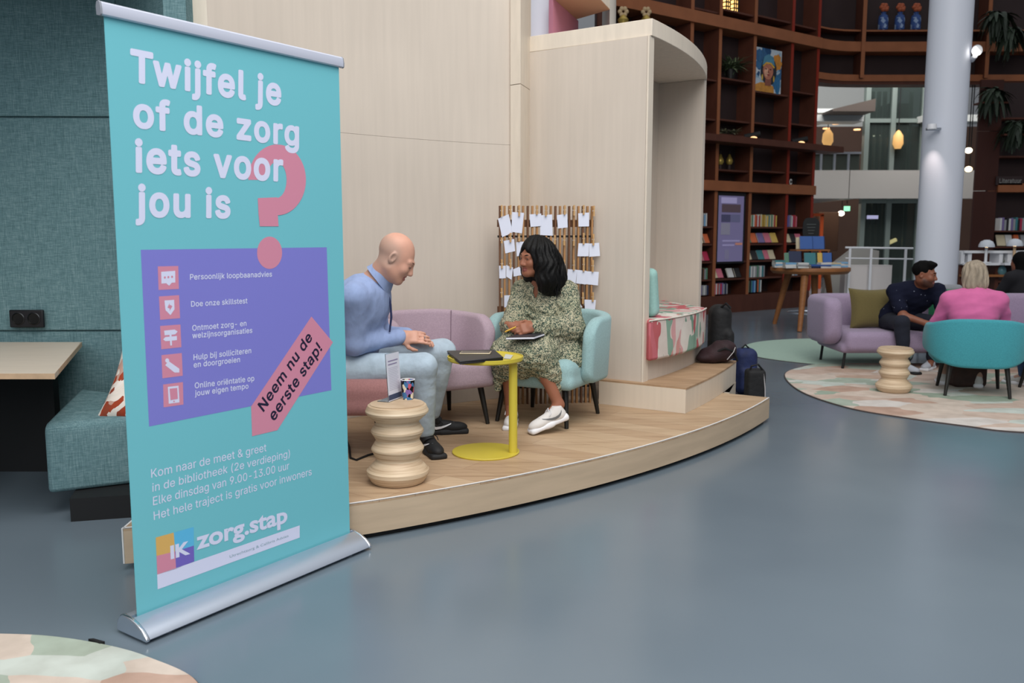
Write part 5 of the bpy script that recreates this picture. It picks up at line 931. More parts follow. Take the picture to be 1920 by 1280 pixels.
# ---------------------------------------------------------------- people
V3 = Vector
def frame(F, U):
    F = V3(F).normalized(); U = V3(U); U = (U - F * U.dot(F)).normalized(); R = F.cross(U)
    return Matrix((R, F, U)).transposed()      # columns: right, forward, up
def head_sdf(s, Cc, R, k=1.0, fem=False, smile=False):
    P = lambda x, y, z: V3(Cc) + R @ V3((x * k, y * k, z * k))
    E_ = lambda c, r, kk=.02, op='u', rot=None: s.ell(P(*c), [q * k for q in r], R if rot is None else R @ rot, kk * k, op)
    E_((0, -.018, .034), (.076, .096, .090), .03)
    E_((0, .030, -.030), (.060 if not fem else .057, .064, .088), .04)
    E_((0, .036, -.078), (.050 if not fem else .044, .046, .038), .04)
    s.cap(P(-.052, .0, -.062), P(-.02, .07, -.098), .020 * k, .016 * k, .03 * k); s.cap(P(.052, .0, -.062), P(.02, .07, -.098), .020 * k, .016 * k, .03 * k)
    E_((0, .078, -.102), (.022, .018, .016), .025)
    for x in (-1, 1):
        E_((x * .036, .070, -.030), (.024, .022, .022), .03)
        E_((x * .0315, .101, .002), (.017, .013, .011), .014, 's')
        E_((x * .0315, .081, .002), (.0155, .0125, .0115), .006)
        s.cap(P(x * .012, .090, .020), P(x * .045, .076, .020), .010 * k, .008 * k, .018 * k)
        ear = Matrix.Rotation(x * .35, 3, 'Z')
        E_((x * .078, -.012, -.006), (.009, .021, .033), .008, rot=ear); E_((x * .0835, -.009, -.002), (.006, .011, .018), .006, 's', rot=ear)
        E_((x * .013, .100, -.040), (.009, .010, .008), .010)
    s.cap(P(0, .090, .012), P(0, .113, -.034), .0085 * k, .0125 * k, .016 * k)
    w = .029 if smile else .024
    for x in (-1, 1): s.cap(P(0, .0945, -.0635), P(x * w, .080, -.0605 if smile else -.066), .0075 * k, .004 * k, .010 * k); s.cap(P(0, .0935, -.0755), P(x * w * .85, .080, -.066), .0085 * k, .004 * k, .010 * k)
    for x in (-1, 1): s.cap(P(0, .104, -.0692), P(x * w, .088, -.064 if smile else -.067), .0022 * k if not smile else .0042 * k, .0015 * k, .003 * k, 's')
    return P
def head_local(Cc, R, k=1.0):
    A = np.array(R.inverted()); c0 = np.array(Cc)
    return lambda X: (X - c0) @ A.T / k
def eyes(parent, P, R, k=1.0, iris='#3a2618', lidm=None, look=(0, 0), closed=False):
    for x in (-1, 1):
        b = MB(); c = P(x * .0315, .0825, .002); b.ell(c, (.0118 * k, .0118 * k, .0108 * k), R, 16, 12)
        d = (R @ V3((look[0], 1, look[1]))).normalized(); b.cur = 1; b.ell(c + d * .0085 * k, (.0056 * k,) * 3, R, 12, 8)
        b.cur = 2; b.ell(c + d * .0128 * k, (.0024 * k,) * 3, R, 8, 6)
        b.build('eye', [mat('eye_white', '#cfc8c2', .25), mat('iris_' + iris[1:], iris, .2), mat('pupil', '#050505', .1)], parent)
        # lids
        b = MB(); c2 = c
        lo = .25 if closed else .5
        pr = []
        for i in range(9):
            for j in range(7):
                a = -1.25 + 2.5 * i / 8; e = lo - .55 * closed + (1.35 - lo) * j / 6
                pr.append(c2 + R @ V3((.0132 * k * math.sin(a) * math.cos(e), .0132 * k * math.cos(a) * math.cos(e), .0125 * k * math.sin(e))))
        b.add(pr, [(i * 7 + j, (i + 1) * 7 + j, (i + 1) * 7 + j + 1, i * 7 + j + 1) for i in range(8) for j in range(6)])
        if lidm: b.build('eyelid', lidm, parent)
def brows(parent, P, m, k=1.0, th=.0035, lift=0):
    for x in (-1, 1):
        b = MB(); b.tube([P(x * .012, .098, .021 + lift), P(x * .030, .0935, .027 + lift), P(x * .050, .076, .022 + lift)], [th * k, th * 1.1 * k, th * .4 * k], 8); b.build('eyebrow', m, parent)
def hand_sdf(s, W_, d, n, side, curl=.35, k=1.0, fk=.006, spread=.10):
    """W_ wrist, d towards the fingers, n out of the palm, side +1 when the thumb lies along n x d"""
    d = V3(d).normalized(); n = V3(n); n = (n - d * n.dot(d)).normalized(); t = n.cross(d) * side; W_ = V3(W_)
    R = Matrix((t, d, n)).transposed()
    s.box(W_ + d * .048 * k + t * .0, (.040 * k, .050 * k, .0135 * k), .013 * k, R, .02 * k)
    s.ell(W_ + d * .030 * k + t * .028 * k + n * .006 * k, (.018 * k, .030 * k, .014 * k), R, .015 * k)
    s.cap(W_ - d * .02 * k, W_ + d * .03 * k, .024 * k, .027 * k, .02 * k)
    for i, (off, L) in enumerate(((.030, .072), (.010, .080), (-.011, .074), (-.031, .058))):
        p = W_ + d * (.090 - .006 * (i == 3)) * k + t * off * k; a = curl * (1 + .12 * i); ax = d + t * (spread * (1.2 - .8 * i)); ax.normalize(); ang = a * .5; pts = [p - d * .012 * k]; q = p
        for L_ in (.45, .31, .24):
            dd = ax * math.cos(ang) + n * math.sin(ang); q = q + dd * (L * L_ * k); pts.append(q); ang += a * .95
        s.chain(pts, [.0092 * k, .0085 * k, .0078 * k, .0068 * k], fk * k)
    b0 = W_ + d * .022 * k + t * .034 * k + n * .004 * k; b1 = b0 + (d * .62 + t * .62 + n * .38).normalized() * .034 * k; b2 = b1 + (d * .86 + t * .22 + n * .42).normalized() * .030 * k; b3 = b2 + (d * .95 + t * -.02 + n * .35).normalized() * .024 * k
    s.chain([b0, b1, b2, b3], [.0125 * k, .0105 * k, .0095 * k, .0075 * k], .008 * k)
def torso_frame(J):
    up = (V3(J['neck']) - V3(J['pelvis'])).normalized(); r = V3(J['shR']) - V3(J['shL']); r = (r - up * r.dot(up)).normalized(); f = up.cross(r)
    return Matrix((r, f, up)).transposed()
def torso_sdf(s, J, wide=1.0, deep=1.0, belly=1.0):
    R = torso_frame(J); sw = (V3(J['shR']) - V3(J['shL'])).length
    s.ell(J['chest'], (sw * .47 * wide, .112 * deep, .165), R, .06)
    s.ell(J['waist'], (.150 * wide, .112 * deep * belly, .15), R, .07)
    s.ell(J['pelvis'], (.172 * wide, .128 * deep, .125), R, .07)
    up = V3(J['chest']) + (V3(J['neck']) - V3(J['chest'])) * .62
    for q in ('shR', 'shL'): s.cap(up, J[q], .062, .058 * deep, .06)
def arm_sdf(s, J, q, k=1.0, k2=1.0, to=1.0):
    w = V3(J['el' + q]).lerp(V3(J['wr' + q]), to)
    s.cap(J['sh' + q], J['el' + q], .056 * k, .044 * k, .03); s.cap(J['el' + q], w, .043 * k2, .030 * k2, .03)
def leg_sdf(s, J, q, k=1.0, to=1.0, bare=False):
    a = V3(J['kn' + q]).lerp(V3(J['an' + q]), to); kn, an = V3(J['kn' + q]), V3(J['an' + q])
    s.cap(J['hip' + q], kn, .088 * k, .060 * k, .05); s.cap(kn, a, .056 * k, .038 * k + .022 * k * (1 - to), .03)
    s.cap(kn.lerp(an, .2) + (V3(J['hip' + q]) - kn).normalized() * .012, kn.lerp(an, .45) + (V3(J['hip' + q]) - kn).normalized() * .008, .046 * k, .040 * k, .04)
def body(J, parent, skin, res, R, k, hands, fem=False, smile=False, matfn=None, neckr=.056, wide=1, deep=1, belly=1, legk=1.0, feet=True):
    s = SDF(); torso_sdf(s, J, wide * .93, deep * .90, belly * .92)
    for q in 'RL':
        arm_sdf(s, J, q, .88, .92); leg_sdf(s, J, q, .86 * legk)
        if feet: s.cap(J['an' + q], V3(J['an' + q]).lerp(V3(J['toe' + q]), .5) - V3((0, 0, .01)), .032, .03, .02)
    hb = V3(J['head']) + R @ V3((0, -.02 * k, -.055 * k))
    s.cap(J['neck'], hb, neckr * 1.08, neckr * .95, .04)
    P = head_sdf(s, J['head'], R, k, fem, smile)
    for q, h in hands.items(): hand_sdf(s, J['wr' + q], *h)
    return soft('body', s, res, skin, parent, matfn=matfn), P
def shoe(parent, heel, toe, ank, up=(0, 0, 1), main=None, solem=None, logo=None, w=.046, lace=None, res=.006, side=1, collar=.10):
    heel = V3(heel); toe = V3(toe); d = (toe - heel); L = d.length; d.normalize(); up = V3(up); up = (up - d * up.dot(d)).normalized(); r = d.cross(up)
    R = Matrix((r, d, up)).transposed(); Q = lambda x, y, z: heel + r * x + d * (y * L) + up * z
    so = SDF(); so.box(Q(0, .30, .014), (w * .86, L * .30, .016), .012, R, .02); so.box(Q(0, .70, .012), (w, L * .29, .014), .012, R, .02); so.ell(Q(0, .90, .014), (w * .8, L * .11, .012), R, .02); so.ell(Q(0, .05, .022), (w * .75, L * .07, .022), R, .02)
    u = SDF(); u.ell(Q(0, .74, .036), (w * .92, L * .25, .034), R, .03); u.ell(Q(0, .30, .042), (w * .80, L * .29, .042), R, .03); u.cap(Q(0, .17, .045), Q(0, .18, collar), w * .76, w * .70, .03); u.cap(Q(0, .28, .062), Q(0, .60, .046), w * .62, w * .60, .03); u.cut(Q(0, 0, .016), -up)
    u.cut(Q(0, .17, collar + .012), (up * 1 + d * -.25))
    o = soft('shoe', u, res, main, parent)
    soft('sole', so, res, solem, o)
    if lace is not None:
        b = MB()
        for i in range(5):
            y = .40 + .055 * i; z = .098 - .011 * i - .012
            b.tube([Q(-w * .5, y, z - .008), Q(-w * .2, y + .01, z + .006), Q(w * .2, y + .02, z + .006), Q(w * .5, y + .03, z - .008)], .0028, 6)
        for x in (-1, 1): b.tube([Q(0, .40, .092), Q(x * w * .5, .36, .100), Q(x * w * .85, .40, .086), Q(x * w * .9, .46, .070)], .0026, 6)
        b.build('laces', lace, o)
    if logo is not None:
        lm, sx = logo
        me = o.data; bv = BVHTree.FromPolygons([v_.co[:] for v_ in me.vertices], [p_.vertices[:] for p_ in me.polygons]); ML = to_local(parent)
        def hit(y, z):
            p_ = ML @ Q(sx * .2, y, z); h_ = bv.ray_cast(p_, ML.to_3x3() @ (r * -sx), .3)[0]
            return (ML.inverted() @ h_ if h_ is not None else Q(sx * w * .7, y, z)) + r * (sx * .0022)
        top = [(.13, .078), (.17, .066), (.23, .058), (.32, .052), (.42, .053), (.52, .059), (.62, .067), (.70, .073)]; bot = [(.14, .066), (.19, .050), (.25, .040), (.33, .035), (.42, .039), (.52, .049), (.62, .062), (.70, .072)]
        b = MB(); n = len(top); Vv = []
        for (ya, za), (yb, zb) in zip(top, bot): Vv += [hit(ya, za), hit(yb, zb)]
        b.add(Vv, [(2 * i, 2 * i + 1, 2 * i + 3, 2 * i + 2) for i in range(n - 1)]); b.build('swoosh_mark', lm, o)
    return o
def wrinkle(amp, f=30, seed=0):
    r = np.random.RandomState(seed); K = r.normal(size=(5, 3)) * f; ph = r.uniform(0, 6.28, 5)
    return lambda X, Y, Z: sum(amp * (1 - np.abs(np.sin(K[i, 0] * X + K[i, 1] * Y + K[i, 2] * Z + ph[i]))) for i in range(5)) * .5
def face_skin(name, col, lip, stub_, rough=.5):
    m, t, b = nm(name); b.inputs['Roughness'].default_value = rough; b.inputs['Specular IOR Level'].default_value = .35
    n = N(t, 'ShaderNodeTexNoise', Scale=14.0, Detail=3); t.links.new(coords(t), n.inputs['Vector']); c = ramp(t, n.outputs['Fac'], [(.3, shade(col, .94)), (.7, shade(col, 1.05))])
    for at_n, cc in (('stubble', stub_), ('lips', lip)):
        a = N(t, 'ShaderNodeAttribute'); a.attribute_name = at_n; x = N(t, 'ShaderNodeMixRGB'); t.links.new(a.outputs['Fac'], x.inputs['Fac']); t.links.new(c, x.inputs['Color1']); x.inputs['Color2'].default_value = lin(cc); c = x.outputs['Color']
    t.links.new(c, b.inputs['Base Color']); return m
def face_attr(o, parent, Cc, R, k, lw, stub_):
    me = o.data; n = len(me.vertices); V = np.empty(n * 3); me.vertices.foreach_get('co', V); V = V.reshape(-1, 3); M = np.array(to_local(parent).inverted()); V = V @ M[:3, :3].T + M[:3, 3]
    q = head_local(Cc, R, k)(V); ss = lambda a, c_, v: np.clip((v - a) / (c_ - a), 0, 1) ** 2 * (3 - 2 * np.clip((v - a) / (c_ - a), 0, 1))
    near = np.linalg.norm(q, axis=1) < .16
    lips = near * (1 - ss(lw * .75, lw * 1.1, np.abs(q[:, 0]))) * ss(.074, .082, q[:, 1]) * (1 - ss(-.060, -.056, q[:, 2])) * ss(-.086, -.081, q[:, 2])
    a = me.attributes.new('lips', 'FLOAT', 'POINT'); a.data.foreach_set('value', lips.astype(np.float32))
    st = near * (1 - ss(.0, .05, q[:, 1] + .25 * np.abs(q[:, 2]))) * (1 - ss(.02, .085, q[:, 2] + .25 * q[:, 1])) * ss(-.10, -.03, q[:, 2] - .3 * q[:, 1]) * (.8 if stub_ else 0)
    a = me.attributes.new('stubble', 'FLOAT', 'POINT'); a.data.foreach_set('value', st.astype(np.float32))
# ------------------------------- man in the blue shirt
skin_m = face_skin('skin_fair', '#d5a08a', '#b5716a', '#bd9c8c'); stub = mat('skin_stubble', '#c39c89', .6, spec=.3); lip_m = mat('lips_fair', '#b9756a', .45)
shirt_m = mat('blue_shirt', '#97a8cf', .85, spec=.15, var=.05, scale=30, bump=.55, bscale=9, bdist=.022, bstretch=(1.8, 1, .8))
jean_m = mat('pale_jeans', '#a9b8c4', .9, spec=.15, var=.12, scale=14, bump=.5, bscale=13, bdist=.018)
J = dict(pelvis=(-.95, 4.76, .655), waist=(-.865, 4.72, .81), chest=(-.80, 4.68, .985), neck=(-.735, 4.665, 1.13), shR=(-.82, 4.485, 1.05), shL=(-.775, 4.865, 1.06),
         elR=(-.835, 4.55, .795), elL=(-.77, 4.98, .80), wrR=(-.618, 4.76, .812), wrL=(-.60, 4.93, .80), hipR=(-.93, 4.62, .635), hipL=(-.92, 4.91, .635),
         knR=(-.475, 4.58, .672), knL=(-.405, 5.02, .695), anR=(-.475, 4.68, .275), anL=(-.485, 5.10, .29), toeR=(-.40, 4.54, .22), toeL=(-.33, 5.14, .22))
J['head'] = tuple(dep(743, 482, 4.62)); HR = frame((.83, .06, -.56), (.55, 0, .83))
mp = thing('person', 'bald man in a light blue shirt and pale jeans sitting bent forward beside the banner', 'person', (-.85, 4.75, PZ))
hl = head_local(J['head'], HR, 1.0)
def mf(Cn):
    q = hl(Cn); mi = np.zeros(len(Cn), np.int32)
    lips = (np.abs(q[:, 0]) < .027) & (q[:, 1] > .082) & (q[:, 2] < -.058) & (q[:, 2] > -.083)
    mi[lips] = 1
    st_ = (q[:, 1] < .045) & (q[:, 2] > -.075) & (q[:, 2] < .052 + .3 * np.maximum(0, -q[:, 1] - .02)) & (np.abs(q[:, 0]) < .0785) & (np.linalg.norm(q, axis=1) < .14) & (q[:, 2] > -.03 - .6 * (q[:, 1] + .02))
    mi[st_] = 2; return mi
bd, P = body(J, mp, [skin_m], .0048, HR, 1.0, {'R': ((.975, .17, -.05), (.0, .80, -.60), 1, .20, 1.0, .006, .03), 'L': ((.95, -.25, -.15), (0, -.2, -1), -1, .35, 1.0)}, smile=True, neckr=.062, feet=False)
face_attr(bd, mp, J['head'], HR, 1.0, .029, True)
eyes(mp, P, HR, 1.0, '#4a5a66', skin_m, look=(0, -.4), closed=True); brows(mp, P, mat('brow_grey', '#8d6a58', .8), 1.04, .003)
s = SDF(); torso_sdf(s, J, 1.06, 1.12, 1.12)
for q in 'RL': arm_sdf(s, J, q, 1.10, 1.16, .93)
s.ell((-.93, 4.76, .70), (.16, .17, .10), k=.06); s.ell((-.845, 4.68, 1.055), (.085, .16, .085), k=.07)
for q, p0, p1 in (('R', J['elR'], J['wrR']), ('L', J['elL'], J['wrL'])):
    p0, p1 = V3(p0), V3(p1); s.cap(p0.lerp(p1, .78), p0.lerp(p1, .96), .040, .038, .008)
s.cut((-.95, 4.76, .615), (0, 0, -1))
nk_d = (V3(J['head']) - V3(J['neck'])).normalized()
s.ell(V3(J['neck']) + V3((.03, 0, .045)), (.066, .062, .045), k=.02, op='s')
soft('shirt', s, .0065, shirt_m, mp, grow=.004, disp=wrinkle(.0025, 22, 3))
# collar: two leaves round the neck
cb_ = MB(); cn = V3(J['neck']) + V3((.022, 0, .0)); ax = (nk_d + V3((.0, 0, .1))).normalized(); fx = V3((ax.z, 0, -ax.x)); fy = V3((0, 1, 0))
ring = []
for i in range(33):
    a = -PI + 2 * PI * i / 32 * 1.0; a = a * .97
    dirv = fx * -math.cos(a) + fy * math.sin(a); rr = .067 + .004 * math.cos(a)
    lowf = .5 * (1 - math.cos(a)); 
    base = cn + dirv * rr + ax * (.066 - .030 * lowf); ring.append((base, dirv, lowf))
V_ = []
for base, dirv, lf_ in ring:
    dn = .050 + .026 * max(0, lf_ - .45)
    V_ += [base, base + dirv * .006 + ax * .003, base + dirv * .030 - ax * dn, base + dirv * .024 - ax * (dn + .002)]
cb_.add(V_, [(4 * i + k, 4 * i + 4 + k, 4 * i + 4 + (k + 1) % 4, 4 * i + (k + 1) % 4) for i in range(32) for k in range(4)] + [(0, 1, 2, 3), (131, 130, 129, 128)])
cb_.build('collar', shirt_m, mp)
part('placket', mat('navy_placket', '#2a3258', .8), mp, lambda b: b.tube([V3((-.672, 4.655, 1.085)), V3((-.655, 4.65, 1.0)), V3((-.652, 4.65, .93)), V3((-.665, 4.665, .85))], [.004, .006, .006, .005], 8))
for k_, pz in enumerate(((-.668, 4.645, 1.062),)): part('button', white_paint, mp, lambda b: b.ell(pz, (.005, .005, .005)))
wq = V3(J['elR']).lerp(V3(J['wrR']), .88); part('cuff_button', white_paint, mp, lambda b: b.ell(wq + V3((.016, -.034, -.022)), (.0055, .0055, .0055)))
# ring finger ring
s = SDF(); s.ell(J['pelvis'], (.15, .185, .115), k=.07)
for q in 'RL': leg_sdf(s, J, q, 1.13, .93)
s.ell((-.90, 4.66, .64), (.13, .11, .10), k=.05); s.ell((-.90, 4.87, .64), (.13, .11, .10), k=.05); s.cut((-.9, 4.7, .78), (-.3, 0, 1))
soft('jeans', s, .007, jean_m, mp, grow=.003, disp=wrinkle(.002, 16, 5))
for q in 'RL':
    kn, an = V3(J['kn' + q]), V3(J['an' + q]); a = kn.lerp(an, .90); part('sock', black, mp, lambda b: b.tube([a, an, an.lerp(V3(J['toe' + q]), .25) - V3((0, 0, .02))], [.040, .038, .036], 16))
shoe_b = mat('shoe_black', '#141416', .7, bump=.3, bscale=200); sole_b = mat('shoe_sole', '#a39c94', .7); sole_k = mat('shoe_sole_black', '#1a1a1c', .7)
so1 = shoe(mp, (-.555, 5.09, PZ), (-.268, 5.155, PZ), J['anL'], main=shoe_b, solem=sole_k, logo=(white_paint, 1), lace=black, collar=.105)
so2 = shoe(mp, (-.495, 4.765, PZ), (-.385, 4.505, PZ), J['anR'], main=shoe_b, solem=sole_k, logo=(white_paint, 1), lace=black, collar=.105)
part('wedding_ring', mat('silver', '#d8dadd', .15, metal=1), mp, lambda b: b.tube([V3((-.485, 4.775, .803)) + V3((0, .010 * math.cos(a), .010 * math.sin(a))) for a in [2 * PI * i / 16 for i in range(17)]], .0018, 6, cap=False))
# ------------------------------- woman in the patterned dress
skin_w = face_skin('skin_brown', '#96614a', '#824640', '#96614a'); lip_w = mat('lips_brown', '#7e4040', .4); hair_w = mat('hair_black', '#070606', .55, spec=.22, bump=.5, bscale=40, bstretch=(3, 3, .6), bdist=.01)
dm, t, b = nm('dress_print'); b.inputs['Roughness'].default_value = .9; b.inputs['Specular IOR Level'].default_value = .15
v = coords(t); vo = N(t, 'ShaderNodeTexVoronoi', Scale=190.0); vo.feature = 'F1'; t.links.new(v, vo.inputs['Vector']); sx = N(t, 'ShaderNodeSeparateColor'); t.links.new(vo.outputs['Color'], sx.inputs[0])
c1 = ramp(t, sx.outputs[0], [(0, '#434c43'), (.22, '#a8a087'), (.44, '#5c6a5d'), (.56, '#bab198'), (.74, '#465249'), (.86, '#a09c84')], 'CONSTANT')
n = N(t, 'ShaderNodeTexNoise', Scale=6.0, Detail=2); t.links.new(v, n.inputs['Vector']); c2 = ramp(t, n.outputs['Fac'], [(.35, (.80, .88, .82)), (.65, (1, 1, 1))])
x = N(t, 'ShaderNodeMixRGB', blend_type='MULTIPLY'); x.inputs['Fac'].default_value = .8; t.links.new(c1, x.inputs['Color1']); t.links.new(c2, x.inputs['Color2']); t.links.new(x.outputs['Color'], b.inputs['Base Color'])
wp_ = thing('person', 'woman with long black hair in a green patterned dress sitting in the teal armchair', 'person', (.2, 5.5, PZ))
Jw = dict(pelvis=(.275, 5.62, .655), waist=(.245, 5.60, .80), chest=(.215, 5.58, .94), neck=(.185, 5.555, 1.065), shR=(.075, 5.635, 1.005), shL=(.345, 5.495, 1.005),
          elR=(.005, 5.49, .80), elL=(.375, 5.36, .80), wrR=(-.012, 5.285, .822), wrL=(.140, 5.255, .818), hipR=(.20, 5.67, .64), hipL=(.345, 5.59, .64),
          knR=(-.035, 5.30, .655), knL=(.145, 5.20, .66), anR=(-.008, 5.40, .285), anL=(.285, 5.19, .345), toeR=(-.015, 5.22, .21), toeL=(.16, 5.12, .23))
Jw['head'] = tuple(dep(1002, 482, 5.47)); WR = frame((-.76, -.64, -.10), (-.02, -.10, 1))
hw_ = head_local(Jw['head'], WR, .94)
def mf(Cn):
    q = hw_(Cn); mi = np.zeros(len(Cn), np.int32); mi[(np.abs(q[:, 0]) < .024) & (q[:, 1] > .083) & (q[:, 2] < -.057) & (q[:, 2] > -.083)] = 1; return mi
bd, P = body(Jw, wp_, [skin_w], .0048, WR, .94, {'R': ((.80, -.50, -.25), (.35, .60, -.7), -1, .75, .92, .005, .05), 'L': ((-.93, -.28, -.16), (-.2, .80, -.55), 1, .62, .95, .005, .05)}, fem=True, neckr=.047, wide=.92)
face_attr(bd, wp_, Jw['head'], WR, .94, .025, False)
eyes(wp_, P, WR, .94, '#2a1a12', skin_w, look=(-.25, -.05)); brows(wp_, P, hair_w, .94, .003)
s = SDF(); torso_sdf(s, Jw, .98, 1.10, 1.05)
for q, e_ in (('R', .96), ('L', .97)):
    el, wr = V3(Jw['el' + q]), V3(Jw['wr' + q]); s.cap(Jw['sh' + q], el, .066, .066, .03); s.cap(el, el.lerp(wr, .75), .064, .052, .03); s.cap(el.lerp(wr, .75), el.lerp(wr, e_), .050, .031, .01)
s.cap((.25, 5.54, .85), (.27, 5.52, .68), .135, .165, .06)
fw = V3((-.46, -.887, 0)); 
for q in 'RL': s.cap(Jw['hip' + q], V3(Jw['kn' + q]) + V3((0, 0, -.01)), .118, .088, .07)
s.cap((.06, 5.24, .645), (.24, 5.44, .63), .085, .11, .06)
s.cap((.165, 5.20, .63), (.225, 5.22, .54), .078, .062, .05); s.cap((.225, 5.22, .54), (.275, 5.225, .445), .058, .026, .04)
s.cap((-.035, 5.29, .64), (-.04, 5.32, .53), .074, .056, .05); s.cap((.06, 5.25, .62), (.07, 5.27, .55), .07, .05, .06); s.cap((-.085, 5.33, .56), (-.092, 5.34, .42), .028, .014, .03)
s.cap((.36, 5.52, .68), (.372, 5.37, .60), .085, .075, .06); s.cap((.372, 5.37, .60), (.315, 5.27, .52), .075, .055, .05)
s.ell(V3(Jw['neck']) + V3((-.02, -.045, .035)), (.050, .06, .085), Matrix.Rotation(.35, 3, 'X'), .02, 's'); s.ell((.148, 5.45, 1.01), (.022, .06, .06), k=.015, op='s')
soft('dress', s, .0065, dm, wp_, grow=.002, disp=wrinkle(.008, 30, 8))
# hair
s = SDF(); Pw = lambda x, y, z: V3(Jw['head']) + WR @ V3((x, y, z))
s.ell(Pw(0, -.022, .038), (.094, .108, .094), WR, .03); s.ell(Pw(-.045, -.055, -.03), (.075, .085, .12), WR, .05); s.ell(Pw(.05, -.05, -.03), (.06, .08, .11), WR, .05)
hx = V3(Jw['head'])
s.chain([hx + V3((.03, .02, .02)), hx + V3((.09, .02, -.06)), hx + V3((.115, .0, -.14)), hx + V3((.10, -.03, -.19))], [.085, .088, .082, .05], .05)
s.chain([hx + V3((.035, -.065, .045)), hx + V3((.075, -.07, -.05)), hx + V3((.075, -.075, -.14)), hx + V3((.06, -.07, -.195))], [.045, .058, .058, .03], .04)
s.chain([hx + V3((-.03, .07, .0)), hx + V3((.0, .10, -.10)), hx + V3((.03, .08, -.17))], [.06, .065, .04], .04)
s.ell(Pw(0, .118, -.024), (.060, .090, .090), WR, .02, 's')
soft('hair', s, .006, hair_w, wp_, disp=lambda X, Y, Z: (.004 * np.sin(19 * np.arctan2(Y - hx.y - .0, X - hx.x - .05) + 2.2 * np.sin(24 * Z) + 1.3 * np.sin(51 * Z)) + .005 * np.sin(17 * Z + 25 * X) * np.sin(21 * Y + 9 * Z)).astype(np.float32))
b = MB(); rnd = random.Random(3)
for i in range(150):
    a = rnd.uniform(-1.2, 2.6); z0 = rnd.uniform(-.02, .06); c0_ = hx + V3((.065, .0, 0)); rad = rnd.uniform(.075, .10)
    pts = []
    for j in range(9):
        u_ = j / 8; z = z0 - u_ * rnd.uniform(.19, .26); w_ = .006 * math.sin(7 * u_ + i); rr = rad * (1 + .12 * math.sin(PI * u_))
        pts.append(c0_ + V3((math.cos(a) * rr * (.85) + w_ + .03 * u_, math.sin(a) * rr + w_ - .01, z)))
    q = hw_(np.array([list(p) for p in pts]))
    if ((q[:, 1] > .05) & (np.abs(q[:, 0]) < .07)).any(): continue
    b.tube(pts, [.0035 * (1 - .5 * k / 8) for k in range(9)], 5)
b.build('hair_strands', hair_w, wp_)
shoe_w = mat('shoe_white', '#d6d2cf', .7, bump=.3, bscale=200); sole_w = mat('shoe_sole_white', '#e4e3e6', .6); gry = mat('swoosh_grey', '#6a6c6e', .5)
upL = V3((-.30, -.10, .95))
shoe(wp_, (.338, 5.175, .262), (.108, 5.09, PZ + .004), Jw['anL'], up=upL, main=shoe_w, solem=sole_w, logo=(gry, -1), lace=white_paint, w=.043, collar=.088)
shoe(wp_, (.005, 5.455, PZ), (-.018, 5.185, PZ), Jw['anR'], main=shoe_w, solem=sole_w, logo=(gry, -1), lace=white_paint, w=.043, collar=.088)
nb = thing('notebook', 'notebook with white page edge lying on the lap of the woman in the dress', 'notebook', (.04, 5.235, .745))
nq0, nq1 = dep(949, 636, 5.13), dep(1001, 635, 5.11); nd = V3((.10, .17, .012))
part('pages', mat('page_white', '#e4e4ec', .7), nb, lambda b: b.slab([nq0, nq1, nq1 + nd, nq0 + nd], (0, 0, .009)))
part('cover', mat('cover_dark', '#2b2c33', .5), nb, lambda b: (b.slab([nq0 - V3((.002, .002, .003)), nq1 + V3((.002, -.002, -.003)), nq1 + nd + V3((.002, .0, -.003)), nq0 + nd + V3((-.002, 0, -.003))], (0, 0, .0028)), b.slab([nq0 + V3((0, 0, .0092)), nq1 + V3((0, 0, .0092)), nq1 + nd + V3((0, 0, .0092)), nq0 + nd + V3((0, 0, .0092))], (0, 0, .0025))), bevel=.001)
pe = part('pen', mat('pen_yellow', '#c99a2a', .4), None, lambda b: (b.tube([dep(949, 621, 5.14), dep(967, 613, 5.17)], .0055, 10), b.tube([dep(949, 621, 5.14), dep(946, 622.5, 5.135)], [.0055, .001], 10)))
tag(pe, 'yellow pen held in the hands of the woman in the dress', 'pen')
# ---------------------------------------------------------------- library bookcase across the hall
shw = mat('bookcase_wood', '#583226', .5, spec=.3, var=.14, scale=5, stretch=(1, 1, .4)); shl = mat('bookcase_front_edge', '#975c3b', .45, spec=.35, var=.10, scale=4)
shb = mat('bookcase_back', '#3a2d2d', .6, spec=.25, var=.08, scale=3); shr = mat('bookcase_red', '#8f2a18', .45, spec=.35)
BP0, BP1 = (3.568, 15.157), (5.812, 16.771)
Bd = (V3((*BP1, 0)) - V3((*BP0, 0))).normalized(); Bn = V3((Bd.y, -Bd.x, 0)); rzB = math.atan2(Bd.y, Bd.x)
def bs(x, y):
    p = onwall(x, y, BP0, BP1); return (p - V3((*BP0, p.z))).dot(Bd), p.z
def bpt(s_, z, off=0): return V3((BP0[0], BP0[1], 0)) + Bd * s_ + Bn * off + V3((0, 0, z))
DEPB = .34
ups = [(bs(1150, 60)[0], 0), (bs(1215, 30)[0], 1), (bs(1298, 40)[0], 0), (bs(1351, 60)[0], 0), (bs(1416.5, 60)[0], 0), (bs(1487, 60)[0], 1), (bs(1535, 80)[0], 1)]
S0, S1_ = ups[0][0], ups[-1][0]; ZTOP = 6.4
ZB2 = bs(1340, 348)[1]; ZB1 = bs(1400, 62)[1]; ZB1 = 4.93
bkc = thing('bookcase', 'huge dark reddish wood bookcase wall across the hall behind the nook', 'bookcase', tuple(bpt((S0 + S1_) / 2, 0)))
def bbox(b, s0, s1, z0, z1, o0, o1): b.box(bpt((s0 + s1) / 2, (z0 + z1) / 2, (o0 + o1) / 2), (s1 - s0, abs(o1 - o0), z1 - z0), rzB)
part('back_panel', shb, bkc, lambda b: bbox(b, S0 - .05, S1_, 0, ZTOP, -DEPB - .04, -DEPB))
